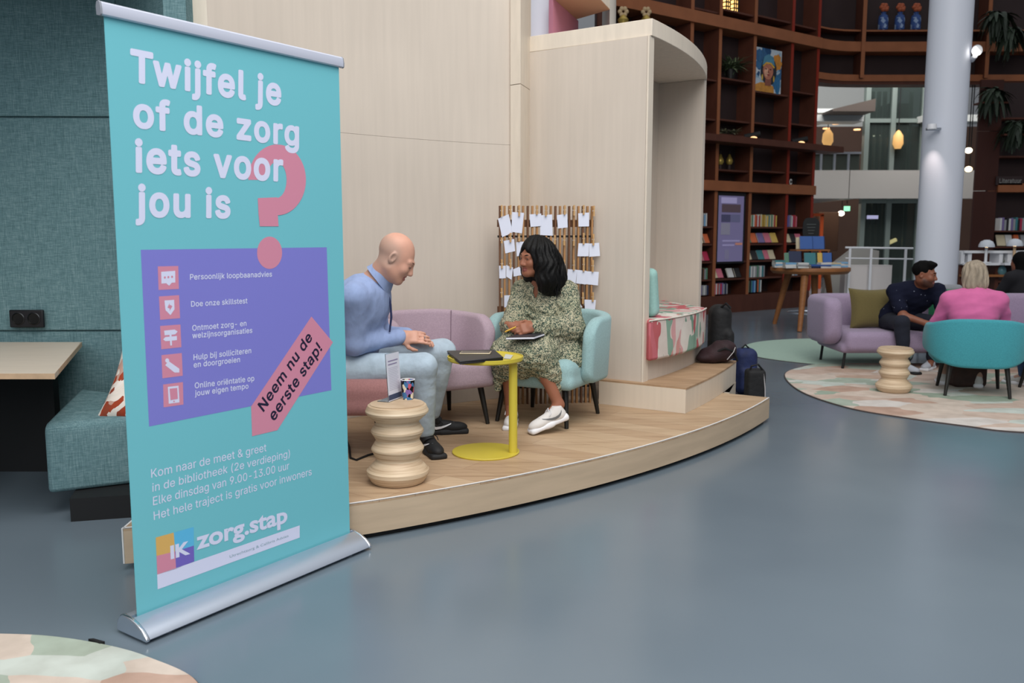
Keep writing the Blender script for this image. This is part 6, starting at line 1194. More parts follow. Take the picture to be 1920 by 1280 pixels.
for s_, red in ups:
    part('upright', shw, bkc, lambda b: bbox(b, s_ - .035, s_ + .035, .31, ZTOP, -DEPB, 0))
    part('upright_front', shr if red else shl, bkc, lambda b: bbox(b, s_ - .036, s_ + .036, .31, ZTOP, 0, .008))
part('plinth', shw, bkc, lambda b: bbox(b, S0, S1_, 0, .31, -DEPB, .02))
for z, h in ((ZB2, .17), (ZB1, .19)): part('beam', shl, bkc, lambda b: bbox(b, S0, S1_ + .03, z - h / 2, z + h / 2, -DEPB, .06))
zc = bs(1340, 262)[1]
part('catwalk_ledge', shw, bkc, lambda b: bbox(b, S0, S1_ + .5, zc - .06, zc + .05, -.1, .30))
lowz = [bs(1340, y)[1] for y in (424, 457, 490, 523)] + [.335]
bays = [(ups[i][0] + .037, ups[i + 1][0] - .037) for i in range(6)]
for bi, (a, c) in enumerate(bays):
    for zi, z in enumerate(lowz[:4]):
        if bi == 3 and zi < 2: continue
        if bi < 2: continue
        part('shelf', shw, bkc, lambda b: bbox(b, a, c, z - .03, z, -DEPB, -.01))
def bsh(bi, y, x):
    a, c = bays[bi]; z = bs(x, y)[1]; part('shelf', shw, bkc, lambda b: bbox(b, a, c, z - .03, z, -DEPB, -.02)); return z
zs = {}
for bi, x, y in ((3, 1380, 148), (3, 1378, 225), (4, 1450, 174), (4, 1450, 232), (5, 1505, 172), (5, 1500, 232), (2, 1335, 148), (2, 1335, 222), (3, 1372, 252), (3, 1372, 318), (4, 1440, 320), (5, 1495, 322), (1, 1250, 8), (2, 1320, 16), (3, 1380, 20), (4, 1450, 33), (5, 1510, 48)): zs[(bi, y)] = bsh(bi, y, x)
# books
PG = mat('book_pages', '#d8d2c4', .8)
BC = {'white': '#d9d8d6', 'cream': '#d2c4a4', 'red': '#b5403c', 'orange': '#d6693a', 'yellow': '#d8b45a', 'green': '#5f8a72', 'teal': '#3e7f86', 'blue': '#3c63a8', 'navy': '#26304f', 'purple': '#7c6a9c', 'pink': '#cf6f83', 'crimson': '#b5274c', 'grey': '#9a9a9e', 'black': '#1c1a1d', 'brown': '#6b4a38', 'sky': '#7fb2d8'}
def bookm(c): return mat('book_' + c, BC[c], .55)
ORD = ['first', 'second', 'third', 'fourth', 'fifth', 'sixth', 'seventh', 'eighth', 'ninth', 'tenth', 'eleventh', 'twelfth', 'thirteenth', 'fourteenth', 'fifteenth', 'sixteenth', 'seventeenth', 'eighteenth', 'nineteenth', 'twentieth', 'twenty-first', 'twenty-second', 'twenty-third', 'twenty-fourth']
BOOKME = {}
def book(c, w, d, h, ctr, ex, ey, ez, label, group, cat='book'):
    """w along ex (thickness), d along ey (depth, ey points to the viewer), h along ez"""
    key = (c,)
    if key not in BOOKME:
        b = MB()
        b.cur = 0; b.box((-.46, 0, 0), (.08, 1, 1)); b.box((.46, 0, 0), (.08, 1, 1)); b.box((0, .47, 0), (1, .06, 1)); b.cur = 1; b.box((0, -.02, 0), (.86, .92, .95))
        me = mesh_obj('book', b.v, b.f, [bookm(c), PG], None, b.m); BOOKME[key] = me.data; bpy.data.objects.remove(me)
    o = bpy.data.objects.new('book', BOOKME[key]); C.objects.link(o)
    M = Matrix.Identity(4)
    for i, (e_, sc_) in enumerate(((ex, w), (ey, d), (ez, h))):
        for j in range(3): M[j][i] = e_[j] * sc_
    M.translation = V3(ctr); o.matrix_world = M
    return tag(o, label, cat, group)
rb = random.Random(11)
def upright_row(bi, x0, x1, yb, yt, cols, where, off=-.10, z=None):
    s0 = bs(x0, yb)[0]; s1 = bs(x1, yb)[0]; z = bs(x0, yb)[1] if z is None else z; H_ = bs(x0, yt)[1] - bs(x0, yb)[1]; n = len(cols); w = (s1 - s0) / n; s_ = s0
    for i, c in enumerate(cols):
        ww = w * rb.uniform(.8, 1.12); h = H_ * rb.uniform(.88, 1.02)
        book(c, ww * .94, .16, h, bpt(s_ + ww / 2, z + h / 2 + .001, off), Bd, Bn, V3((0, 0, 1)), f'{c} book spine, {ORD[i]} from the left {where}', 'books ' + where); s_ += ww
def face_row(x0s, yb, yt, cols, where, w=.17, z=None):
    for i, (x, c) in enumerate(zip(x0s, cols)):
        s_, zz = bs(x, yb); w_ = min(w, abs(bs(x0s[i + 1], yb)[0] - s_) * .97 if i + 1 < len(x0s) else w); z_ = zz if z is None else z; H_ = bs(x, yt)[1] - zz
        ez = (V3((0, 0, 1)) - Bn * .45).normalized(); ey = (Bn + V3((0, 0, .45))).normalized(); h = H_ * 1.08
        o = book(c, .022, w_, h, bpt(s_ + w_ / 2, z_ + .014, -.03) + ez * (h / 2), -ey, Bd, ez, f'{c} book facing out, {ORD[i]} from the left {where}', 'books ' + where)
L = lowz
upright_row(4, 1405, 1431, 423, 400, ['white', 'cream', 'green', 'white', 'orange', 'red', 'white', 'red', 'cream'], 'on top shelf right of the screen, left half', z=L[0])
upright_row(4, 1434, 1460, 423, 400, ['yellow', 'cream', 'yellow', 'teal', 'cream', 'green', 'cream', 'red', 'yellow'], 'on top shelf right of the screen, right half', z=L[0])
face_row([1404, 1411, 1425, 1437, 1450], 456, 438, ['green', 'orange', 'purple', 'pink', 'yellow'], 'on second shelf right of the screen', z=L[1])
face_row([1403, 1412, 1424, 1436, 1445], 489, 472, ['cream', 'black', 'teal', 'pink', 'cream'], 'on third shelf right of the screen', z=L[2])
upright_row(4, 1402, 1435, 522, 500, ['grey', 'teal', 'white', 'grey', 'white', 'grey', 'green', 'grey', 'white', 'teal', 'grey'], 'on fourth shelf right of the screen', z=L[3])
upright_row(4, 1400, 1431, 554, 530, ['cream', 'green', 'black', 'teal', 'blue', 'sky', 'black', 'orange', 'teal', 'white'], 'on lowest shelf right of the screen', z=L[4])
upright_row(5, 1477, 1497, 423, 401, ['blue', 'purple', 'grey', 'white', 'crimson', 'red', 'pink'], 'on top shelf beside red upright', z=L[0])
face_row([1477, 1486, 1496], 456, 440, ['cream', 'black', 'pink'], 'on second shelf beside red upright', z=L[1])
face_row([1340, 1348, 1368, 1382], 523, 506, ['cream', 'pink', 'white', 'black'], 'on the ledge below the screen', w=.15, z=L[3])
upright_row(3, 1338, 1367, 554, 533, ['cream', 'pink', 'white', 'red', 'grey', 'crimson', 'purple', 'grey', 'navy', 'grey'], 'on the lowest shelf below the screen', z=L[4])
upright_row(2, 1312, 1328, 423, 399, ['grey', 'white', 'grey', 'sky', 'white'], 'on the top shelf left of the screen', z=L[0])
face_row([1312, 1324], 456, 439, ['cream', 'orange'], 'on second shelf left of the screen', w=.12, z=L[1])
face_row([1310, 1322], 489, 472, ['pink', 'crimson'], 'on third shelf left of the screen', w=.14, z=L[2])
upright_row(2, 1310, 1330, 522, 501, ['teal', 'grey', 'black', 'brown', 'grey', 'green'], 'on the fourth shelf left of the screen', z=L[3])
upright_row(2, 1310, 1331, 554, 534, ['grey', 'purple', 'grey', 'white', 'grey', 'navy'], 'on the lowest shelf left of the screen', z=L[4])
upright_row(5, 1484, 1498, 523, 505, ['teal', 'white', 'grey', 'sky', 'grey'], 'on the fourth shelf behind the round table', z=L[3])
# display screen
ds = thing('display_screen', 'tall information screen with lilac page in the bookcase', 'screen', tuple(bpt(bs(1370, 490)[0], bs(1370, 493)[1])))
def scr(name, m, x0, y0, x1, y1, off, par=ds):
    a, z1 = bs(x0, (y0 + y1) / 2)[0], bs((x0 + x1) / 2, y0)[1]; c, z0 = bs(x1, (y0 + y1) / 2)[0], bs((x0 + x1) / 2, y1)[1]
    return part(name, m, par, lambda b: bbox(b, a, c, z0, z1, off, off + .004))
a_, c_ = bs(1343, 430)[0], bs(1397, 430)[0]
part('housing', dark_metal, ds, lambda b: bbox(b, a_, c_, bs(1370, 494)[1], bs(1370, 360)[1], -.12, .0), bevel=.01)
def em(n, c, k=.55): return mat(n, c, .4, emit=k * .5)
scr('panel', em('screen_lilac', '#8a82ad', .18), 1346, 367, 1393, 490, .001)
for nme, c, q in (('menu_bar', '#b3abd6', (1352, 370, 1381, 381)), ('image_block', '#5b4a52', (1353, 383, 1388, 398)), ('image_block', '#4b4a68', (1352, 402, 1369, 416)), ('image_block', '#6a6a8c', (1370, 402, 1387, 416)), ('image_block', '#8d8a9e', (1351, 418, 1368, 440)),
                  ('text_block', '#a79fca', (1354, 450, 1386, 453)), ('text_block', '#a79fca', (1354, 458, 1376, 461)), ('rainbow_mark', '#c98a78', (1378, 455, 1391, 459)), ('text_block', '#85809f', (1358, 468, 1366, 486))): scr(nme, em('scr_' + c[1:], c, .3), *q, .006)
# portrait canvas: a plain painterly face with a head wrap
pt = thing('painting', 'bright painterly portrait canvas of a face with head wrap on the bookcase', 'painting', tuple(bpt(bs(1442, 172)[0], bs(1442, 172)[1])))
p0 = [bs(1416, 86), bs(1467, 96), bs(1466, 177), bs(1414, 170)]
sA, sB = (p0[0][0] + p0[3][0]) / 2, (p0[1][0] + p0[2][0]) / 2; zA, zB = (p0[2][1] + p0[3][1]) / 2, (p0[0][1] + p0[1][1]) / 2
part('canvas', m_cells('canvas_ground', ['#c4ccd4', '#3f6c96', '#d2d8de', '#2d4f78', '#cfd6dc', '#b9c6d2', '#8fb0c8'], 4.5, (1, 1, 1), rough=.7, warp=1.2, noise=.5), pt, lambda b: bbox(b, sA, sB, zA, zB, -.05, -.02))
def paint(name, col, pts, k):
    m = mat('paint_' + col[1:], col, .6, var=.18, scale=16)
    part(name, m, pt, lambda b: b.slab([bpt(sA + (sB - sA) * u, zA + (zB - zA) * v, -.019 + .002 * k) for u, v in pts], Bn * .0015))
def blob(cx, cy, rx, ry, n=18, j=.0, seed=0):
    r = random.Random(seed); return [(cx + rx * math.cos(2 * PI * i / n) * (1 + j * r.uniform(-1, 1)), cy + ry * math.sin(2 * PI * i / n) * (1 + j * r.uniform(-1, 1))) for i in range(n)]
paint('brush_patch', '#2f5f8a', blob(.22, .82, .2, .16, j=.25, seed=1), 0); paint('brush_patch', '#c9832e', blob(.84, .72, .15, .2, j=.2, seed=2), 0); paint('brush_patch', '#2b6a96', blob(.84, .25, .14, .22, j=.25, seed=3), 0)
paint('dress', '#c98a3a', [(.03, .01), (.75, .01), (.72, .16), (.50, .22), (.25, .22), (.08, .16)], 1); paint('hair', '#23252f', blob(.52, .50, .29, .33, j=.08, seed=5), 2)
paint('neck', '#8a5040', [(.40, .16), (.62, .16), (.62, .38), (.42, .38)], 3); paint('face', '#b9735a', blob(.50, .50, .185, .20), 4); paint('cheek_light', '#dba385', blob(.44, .46, .08, .10), 5)
paint('head_wrap', '#4d86a0', [(.28, .60), (.34, .80), (.5, .88), (.68, .82), (.74, .62), (.6, .69), (.42, .69)], 5); paint('head_band', '#d6a640', [(.30, .60), (.42, .69), (.60, .69), (.73, .60), (.70, .57), (.58, .655), (.43, .655), (.31, .57)], 6)
for u in (.42, .58): paint('eye', '#2a1a1a', blob(u, .535, .035, .013, 10), 6); paint('earring', '#d9b04a', blob(.5 + (u - .5) * 2.6, .33, .025, .075, 10), 6)
paint('lips', '#8a2f35', blob(.505, .405, .05, .018, 10), 6); paint('nose_shadow', '#7d4536', [(.50, .53), (.54, .45), (.48, .45)], 6)
# ornaments on the bookcase
def ornament(x, y, z, off=-.14): s_, _ = bs(x, y); return bpt(s_, z, off)
gold = mat('gold', '#b49a4e', .35, metal=.6)
for x, lb in ((1362, 'left gold pear ornament above the screen'), (1379, 'right gold pear ornament above the screen')):
    c0 = ornament(x, 310, bs(x, 308)[1]); t = thing('pear_ornament', lb, 'ornament', tuple(c0), 0, 'gold pears')
    part('pear_body', gold, t, lambda b: b.lathe([(.001, 0), (.04, .005), (.062, .05), (.058, .09), (.03, .145), (.018, .18), (.001, .19)], c0, 20)); part('stem', leg_m, t, lambda b: b.tube([c0 + V3((0, 0, .185)), c0 + V3((.01, 0, .235))], .005, 6))
    part('shelf_stand', shb, t, lambda b: b.lathe([(.03, -.08), (.03, .0)], c0, 12))
for x, lb in ((1374, 'left glowing lattice lantern on the high bookcase shelf'), (1389, 'right glowing lattice lantern on the high bookcase shelf')):
    s_, z = bs(x, 20); c0 = bpt(s_, zs[(3, 20)], -.15); t = thing('lantern', lb, 'lantern', tuple(c0), 0, 'lit lanterns')
    part('glow', mat('lamp_warm', '#ffc877', .5, emit=2.2), t, lambda b: b.box(c0 + V3((0, 0, .15)), (.085, .085, .27), rzB))
    part('lattice', leg_m, t, lambda b: [b.box(c0 + V3((0, 0, .01 + .07 * k)), (.11, .11, .018), rzB) for k in range(5)] + [b.box(c0 + Bd * dx + Bn * dy + V3((0, 0, .15)), (.018, .018, .30), rzB) for dx in (-.048, 0, .048) for dy in (-.048, .048)])
for x, lb in ((1160, 'left pale flower-headed gold figure on top of the nook roof'), (1203, 'right pale flower-headed gold figure on top of the nook roof')):
    c0 = ornament(x, 40, bs(x, 46)[1], .1); t = thing('figurine', lb, 'ornament', tuple(c0), 0, 'gold figures')
    part('figure_body', gold, t, lambda b: b.lathe([(.06, -.35), (.08, -.2), (.05, -.05), (.085, .05), (.03, .12)], c0, 16)); part('flower_head', mat('pale_petal', '#b9a07c', .7), t, lambda b: [b.ell(c0 + V3((.05 * math.cos(a), 0, .17 + .05 * math.sin(a))), (.035, .03, .035)) for a in [2 * PI * k / 6 for k in range(6)]])
    part('stand', shw, t, lambda b: b.box(c0 + V3((0, 0, -.65)), (.2, .2, .6), rzB))
leafg = [mat('leaf_' + c[1:], c, .6) for c in ('#39492f', '#4a5638', '#2c3a2a', '#1d2a1c')]
def plant(name, label, c0, n, L_, w, droop, cols, up=.6, seed=1, pot=None, group=None, side=1.0):
    r = random.Random(seed); t = thing(name, label, 'plant', tuple(c0), 0, group)
    for ci, m in enumerate(cols):
        b = MB()
        for i in range(n // len(cols)):
            a = r.uniform(0, 2 * PI); l = L_ * r.uniform(.6, 1.1); rr = r.uniform(.2, 1)
            p0_ = c0 + V3((r.uniform(-.1, .1) * side, r.uniform(-.05, .05), r.uniform(-.02, .05)))
            b.leaf(p0_, p0_ + V3((math.cos(a) * l * rr, math.sin(a) * l * rr * .6, l * up * r.uniform(.3, 1.2))), w * r.uniform(.7, 1.2), droop=droop * r.uniform(.3, 1.2), seg=4)
        b.build('foliage', m, t)
    if pot: part('pot', pot, t, lambda b: b.lathe([(.07, -.16), (.10, 0), (.09, 0), (.06, -.14), (.001, -.14)], c0, 20))
    return t
zsh = zs[(3, 148)]
plant('potted_plant', 'green spidery plant on the bookcase shelf left of the portrait', bpt(bs(1380, 140)[0], zsh + .17, -.12), 210, .46, .018, .16, [leafg[0], leafg[1], mat('leaf_pale', '#7d8a68', .6)], seed=4, pot=leg_m)
plant('dried_plant', 'low dry grassy plant on the bookcase shelf under the catwalk', bpt(bs(1372, 250)[0], zs[(3, 252)] + .03, -.1), 90, .25, .014, .05, [mat('dry_leaf', '#a3a082', .7), leafg[1]], up=.3, seed=6, side=2)
for x, y, lb in ((1396, 253, 'left black spotlight on the bookcase catwalk'), (1485, 268, 'right black spotlight on the bookcase catwalk')):
    s_, z = bs(x, y); c0 = bpt(s_, zc + .06, .15); t = thing('spotlight', lb, 'spotlight', tuple(c0), 0, 'catwalk spotlights')
    part('housing', black, t, lambda b: b.tube([c0 + V3((-.12, .0, .02)), c0 + V3((.14, -.05, .07))], .05, 14)); part('lens', mat('lamp_soft', '#ffc38a', .4, emit=1.6), t, lambda b: b.ell(c0 + V3((.02, -.08, .0)), (.06, .03, .025)))
    part('bracket', black, t, lambda b: b.tube([c0 + V3((0, 0, -.06)), c0 + V3((0, 0, .03))], .012, 8))
s_, z = bs(1481, 340); lt = MB(); glyph_text(lt, 'C', bpt(s_ - .03, z - .06, .075 - .06), Bd, V3((0, 0, 1)), .075, .105, .03)
o = lt.build('shelf_letter', mat('sign_white', '#d8d6d2', .5)); tag(o, 'white letter C on the red upright of the bookcase', 'letter')
# ---------------------------------------------------------------- upper tier over the atrium opening
tier = thing('bookcase', 'upper dark wood shelf tier bridging over the atrium opening', 'bookcase', (7.6, 17.3, 4.35))
E1 = bpt(S1_ + .03, 0); tp = [(E1.x, E1.y), (E1.x + .25, E1.y + .16), (E1.x + .55, E1.y + .27), (E1.x + .95, E1.y + .31), (15.0, E1.y + .25)]
def strip(name, m, z0, z1, off, th): 
    q = []
    for i in range(len(tp)):
        d = (V3(tp[min(i + 1, 4)]) - V3(tp[max(i - 1, 0)])).normalized(); q.append((tp[i][0] + d.y * off, tp[i][1] - d.x * off))
    return part(name, m, tier, lambda b: b.wallstrip(q, z0, z1, th))
strip('back_panel', shb, 4.35, ZTOP, -.34, .05); strip('beam', shl, 4.30, 4.42, .0, .36); strip('beam', shl, ZB1 - .09, ZB1 + .09, .05, .38); strip('shelf', shw, dep(1600, 62, 17.3).z - .03, dep(1600, 62, 17.3).z, 0, .36); strip('shelf_edge', shl, dep(1600, 62, 17.3).z - .03, dep(1600, 62, 17.3).z, .004, .004); strip('underside', shw, 4.24, 4.30, -.02, .34)
for x in (1617, 1850):
    p = dep(x, 100, tp[4][1] + .02); part('upright', shw, tier, lambda b: b.box((p.x, p.y + .15, (4.35 + ZTOP) / 2), (.07, .36, ZTOP - 4.35))); part('upright_front', shl, tier, lambda b: b.box((p.x, p.y - .035, (4.35 + ZTOP) / 2), (.072, .01, ZTOP - 4.35)))
zv = dep(1600, 62, 17.3).z
vz = m_cells('blue_white_glaze', ['#40588f', '#465f96', '#93a6c4', '#374d82'], 16, (1, 1, 1), rough=.25, warp=.3, noise=.2)
for k, x in enumerate((1655, 1686, 1716)):
    c0 = dep(x, 58, tp[4][1] + .12); c0.z = zv; t = thing('vase', ('left', 'middle', 'right')[k] + ' blue vase with orange flowers on the high shelf by the column', 'vase', tuple(c0), 0, 'blue vases')
    part('vase_body', vz, t, lambda b: b.lathe([(.065, 0), (.09, .02), (.092, .20), (.08, .27), (.042, .30), (.048, .335), (.04, .335), (.032, .28), (.001, .28)], c0, 24))
    part('flower_head', mat('orange_petal', '#a5512f', .7), t, lambda b: [b.ell(c0 + V3((.055 * math.cos(a), -.01 * k2, .42 + .05 * math.sin(a))), (.045, .04, .04), n=10, m=6) for k2, a in enumerate([2 * PI * q / 6 for q in range(6)])] + [b.ell(c0 + V3((0, -.03, .42)), (.05, .04, .045), n=10, m=6)])
    part('stem', leafg[2], t, lambda b: b.tube([c0 + V3((0, 0, .29)), c0 + V3((0, 0, .40))], .012, 6))
# ---------------------------------------------------------------- right-hand bookcase
rbk = thing('bookcase', 'dark wood bookcase at the right edge of the frame behind the desk lamps', 'bookcase', (10.2, 16.7, 0))
YR = 16.5; xa = dep(1831, 300, YR).x; xb_ = dep(1873, 300, YR).x; xe = 15.0
part('end_panel', mat('panel_wood', '#43231c', .5, spec=.3, var=.1, scale=3, stretch=(1, 1, .3)), rbk, lambda b: [b.box(((xa + xb_) / 2, YR + .03, (z0 + z1) / 2), (xb_ - xa, .06, z1 - z0 - .012)) for z0, z1 in ((0, 2.2), (2.2, 3.3), (3.3, 4.24))])
part('back_panel', shb, rbk, lambda b: b.box(((xb_ + xe) / 2, YR + .38, 2.12), (xe - xb_, .04, 4.24)))
zl = [dep(1900, y, YR).z for y in (352, 432, 462, 494, 527)]
part('beam', shl, rbk, lambda b: b.box(((xb_ + xe) / 2, YR + .14, zl[0]), (xe - xb_, .36, .16)))
for z in zl[1:] + [dep(1900, 292, YR).z, 3.55]: part('shelf', shw, rbk, lambda b: b.box(((xb_ + xe) / 2, YR + .19, z - .015), (xe - xb_, .36, .03)))
part('plinth', shw, rbk, lambda b: b.box(((xb_ + xe) / 2, YR + .18, .15), (xe - xb_, .38, .3)))
def fpt(x, y, Y): return dep(x, y, Y)
for row, (x0, x1, yb, yt, cols) in enumerate(((1862, 1960, 431, 408, ['white', 'purple', 'grey', 'black', 'white', 'purple', 'grey', 'teal', 'black', 'crimson', 'grey', 'teal', 'black', 'orange', 'red', 'white', 'grey', 'navy', 'white', 'pink']),)):
    a, c = dep(max(x0, 1876), yb, YR), dep(x1, yb, YR); n = len(cols); w = (c.x - a.x) / n
    for i, cc in enumerate(cols):
        h = .235 * rb.uniform(.85, 1.05); book(cc, w * .92, .16, h, V3((a.x + w * (i + .5), YR + .12, zl[1] + h / 2)), V3((1, 0, 0)), V3((0, -1, 0)), V3((0, 0, 1)), f'{cc} book spine, {ORD[i]} from the left in the right-hand bookcase', 'books on the right-hand bookcase')
for i, (x, cc) in enumerate(((1876, 'cream'), (1892, 'white'), (1905, 'orange'), (1918, 'grey'))):
    p = dep(x, 461, YR); ez = V3((0, .4, 1)).normalized(); ey = V3((0, -1, .4)).normalized()
    book(cc, .02, .17, .22, V3((p.x + .05, YR + .05, zl[2] + .012)) + ez * .11, -ey, V3((1, 0, 0)), ez, f'{cc} book facing out, {ORD[i]} from the left on the right-hand bookcase', 'books facing out on the right-hand bookcase')
sg = thing('shelf_sign', 'small white Literatuur sign on the right-hand bookcase', 'sign', tuple(dep(1893, 355, YR - .1)))
q = dep(1873, 357, YR - .055); b = MB(); glyph_text(b, 'Literatuur', V3((q.x, YR - .05, zl[0] + .085)), V3((1, 0, 0)), V3((0, 0, 1)), dep(1911, 357, YR).x - q.x, .085, .02); b.build('lettering', mat('sign_dim', '#85827e', .5), sg)
part('sign_board', shb, sg, lambda b: b.box((q.x + .19, YR - .03, zl[0] + .13), (.50, .02, .16)))
for i, (x, y, sd) in enumerate(((1862, 175, 1), (1870, 30, 2), (1905, 235, 3), (1895, 60, 5))):
    lb = ('trailing dark green plant on the panel right of the column', 'dark leafy plant at the top right of the frame', 'dark plant above the Literatuur shelf', 'bushy dark plant with violet leaves at the top right corner')[i]
    c0 = dep(x, y, YR - .18); plant('trailing_plant', lb, c0, 110, .42, .05, .55, [leafg[3], leafg[2]], up=.5, seed=sd, pot=leg_m)
part('plant_ledge', shw, rbk, lambda b: [b.box((dep(x, y, YR - .18).x, YR - .12, dep(x, y, YR - .18).z - .175), (.5, .28, .03)) for x, y in ((1862, 175), (1905, 235))])
# ---------------------------------------------------------------- round white column with lamps
CY = 11.0; cx_ = (dep(1722, 441, CY).x + dep(1795, 441, CY).x) / 2; cr = .250
colm = part('column', mat('column_white', '#d3d7e2', .55), None, lambda b: b.lathe([(cr, 0), (cr, 7.0)], (cx_, CY, 0), 64)); tag(colm, 'round white structural column behind the lilac sofa', 'column')
lampw = mat('lamp_white', '#f4efe6', .5, emit=6)
p = dep(1745, 238, CY - cr - .04)
t = thing('wall_lamp', 'small downlight fixed on the front of the white column', 'lamp', tuple(p))
part('housing', white_paint, t, lambda b: b.lathe([(.05, .03), (.055, .0), (.055, -.03), (.04, -.035)], p + V3((0, -.03, .0)), 24)); part('bracket', steel, t, lambda b: b.box(p + V3((.06, .05, -.02)), (.16, .06, .03)))
l = bpy.data.lights.new('downlight', 'SPOT'); l.energy = 9; l.spot_size = 1.2; l.spot_blend = .8; l.color = (1, .82, .74); o = bpy.data.objects.new('downlight', l); C.objects.link(o); o.location = p + V3((0, -.05, -.05)); o.rotation_euler = (V3((0, .30, -1))).to_track_quat('-Z', 'Y').to_euler()
p = dep(1832, 95, CY - .25)
t = thing('wall_lamp', 'white spotlight with glowing lens on the right side of the column', 'lamp', tuple(p))
part('arm', white_paint, t, lambda b: b.tube([(cx_ + .24, CY - .1, p.z - .08), (p.x - .02, p.y, p.z - .06)], .03, 12)); part('housing', white_paint, t, lambda b: b.tube([p + V3((.05, .10, .03)), p], .06, 20)); part('lens', lampw, t, lambda b: b.lathe([(.0001, 0), (.05, 0), (.05, .004), (.0001, .004)], p + V3((-.004, -.008, 0)), 20, R=Matrix.Rotation(PI / 2 - .15, 3, 'X')))
# ---------------------------------------------------------------- atrium behind the opening
YA = 22.0
area('atrium_skylight', (9.0, 20.0, 7.5), (9.0, 23.0, 2.0), (6, 3), 420, (1.0, .97, .93))
greyp = mat('balcony_grey', '#a8a4a0', .6); offw = mat('soffit_white', '#c9ccca', .6); frm = mat('lift_frame', '#78837f', .4); dk = mat('dark_interior', '#231d1b', .7); brn = mat('brown_interior', '#4a3328', .7, var=.1, scale=1)
gls = mat('tinted_glass', '#74837f', .05, trans=.85, spec=.5)
X_ = lambda x, Y=YA: dep(x, 441, Y).x
Zy = lambda y, Y=YA: dep(1660, y, Y).z
xl, xr = X_(1490), X_(1900)
bal = thing('balcony', 'pale grey balcony of the upper floor seen through the atrium opening', 'balcony', ((xl + xr) / 2, YA, 2.4))
part('fascia', greyp, bal, lambda b: [b.box(((a + c) / 2, YA + .1, (Zy(372) + Zy(319)) / 2), (c - a - .02, .2, Zy(319) - Zy(372))) for a, c in ((xl, X_(1588)), (X_(1588), X_(1720)), (X_(1720), xr))])
part('floor_slab', greyp, bal, lambda b: b.box(((xl + X_(1606)) / 2, YA + 3.2, (Zy(372) + Zy(340)) / 2), (X_(1606) - xl, 6, Zy(340) - Zy(372))))
for i, x in enumerate((1536, 1561, 1587)): part('railing_post', steel, bal, lambda b: b.box((X_(x), YA + .1, (Zy(319) + Zy(286)) / 2), (.05, .05, Zy(286) - Zy(319))))
part('handrail', steel, bal, lambda b: b.box(((xl + X_(1610)) / 2, YA + .1, Zy(286)), (X_(1610) - xl, .06, .05)))
part('glass_panel', gls, bal, lambda b: b.box(((xl + X_(1608)) / 2, YA + .12, (Zy(319) + Zy(288)) / 2), (X_(1608) - xl, .02, Zy(288) - Zy(319))))
cei = part('ceiling_upper', offw, None, lambda b: (b.box(((xl + X_(1609)) / 2, YA + .3, Zy(221)), (X_(1609) - xl, .6, .16)), b.box(((xl + X_(1606)) / 2, YA + 4.6, Zy(224) + .3), (X_(1606) - xl, 8, .1)), b.box(((X_(1722) + xr) / 2, YA + .3, Zy(221)), (xr - X_(1722), .6, .16)), b.box(((xl + xr) / 2, YA + 7.5, 5.2), (xr - xl, .2, 3.0)))); cei['kind'] = 'structure'
stw = part('stair_flight', mat('stair_soffit', '#5d524c', .7), None, lambda b: b.slab([(X_(1532), YA - .7, Zy(212)), (X_(1608), YA - .7, Zy(193)), (X_(1608), YA - .7, Zy(216)), (X_(1532), YA - .7, Zy(216))], (0, .7, 0))); tag(stw, 'dark sloping underside of a stair flight above the balcony', 'stairs')
w_ = part('wall_far', brn, None, lambda b: b.box(((xl + xr) / 2, YA + 6.2, 2.4), (xr - xl + 6, .2, 4.8))); w_['kind'] = 'structure'
lft = thing('glass_lift_shaft', 'glazed lift shaft with pale green-white frame posts behind the opening', 'lift shaft', (X_(1660, YA + .45), YA + 1.2, 0))
for x, w in ((1614, .12), (1662, .12), (1718, .12)): part('frame_post', frm, lft, lambda b: b.box((X_(x, YA + .45), YA + .45, 2.6), (w, .16, 5.2)))
for y in (222, 376): part('frame_rail', frm, lft, lambda b: b.box(((X_(1614, YA + .45) + X_(1718, YA + .45)) / 2, YA + .45, Zy(y)), (X_(1718, YA + .45) - X_(1614, YA + .45), .12, .1)))
part('glass_pane', gls, lft, lambda b: [b.box(((X_(a, YA + .45) + X_(c, YA + .45)) / 2, YA + .45, 2.6), (X_(c, YA + .45) - X_(a, YA + .45), .02, 5.0)) for a, c in ((1617, 1659), (1665, 1715))])
part('lift_car', dk, lft, lambda b: b.box((X_(1690, YA + .45), YA + 1.5, 2.4), (X_(1712, YA + .45) - X_(1668, YA + .45), 1.2, 4.7))); part('guide_rail', mat('grey_rail', '#6d7472', .5), lft, lambda b: [b.box((X_(x, YA + .45), YA + .62, 2.5), (.08, .08, 5)) for x in (1628, 1640, 1651, 1700)])
for x, y, Y, s_, lb in ((1552, 258, YA + 3, .14, 'left warm pendant lamp behind the balcony'), (1684, 262, YA + 2.6, .13, 'right warm pendant lamp inside the glazed shaft')):
    c0 = dep(x, y, YA + .9 if x < 1600 else YA + .28); t = thing('pendant_lamp', lb, 'lamp', tuple(c0)); part('shade', mat('lamp_amber', '#c99a5e', .6, emit=.8), t, lambda b: b.lathe([(s_ * .55, -.22), (s_, -.1), (s_ * .9, .1), (s_ * .3, .22), (.01, .24)], c0, 20)); part('cord', black, t, lambda b: b.tube([c0 + V3((0, 0, .23)), (c0.x, c0.y, (Zy(224) + .26 if x < 1600 else 5.2))], .012, 6))
for x, y, lb in ((1567, 233, 'ceiling downlight nearest the bookcase above the balcony'), (1549, 242, 'lower ceiling downlight above the balcony left'), (1607, 244, 'ceiling downlight beside the lift frame')):
    c0 = dep(x, y, YA + 2.5); o = part('ceiling_light', mat('lamp_soft', '#ffc38a', .4, emit=1.6), None, lambda b: b.lathe([(.09, 0), (.09, .03), (.001, .03)], c0, 16)); tag(o, lb, 'light')
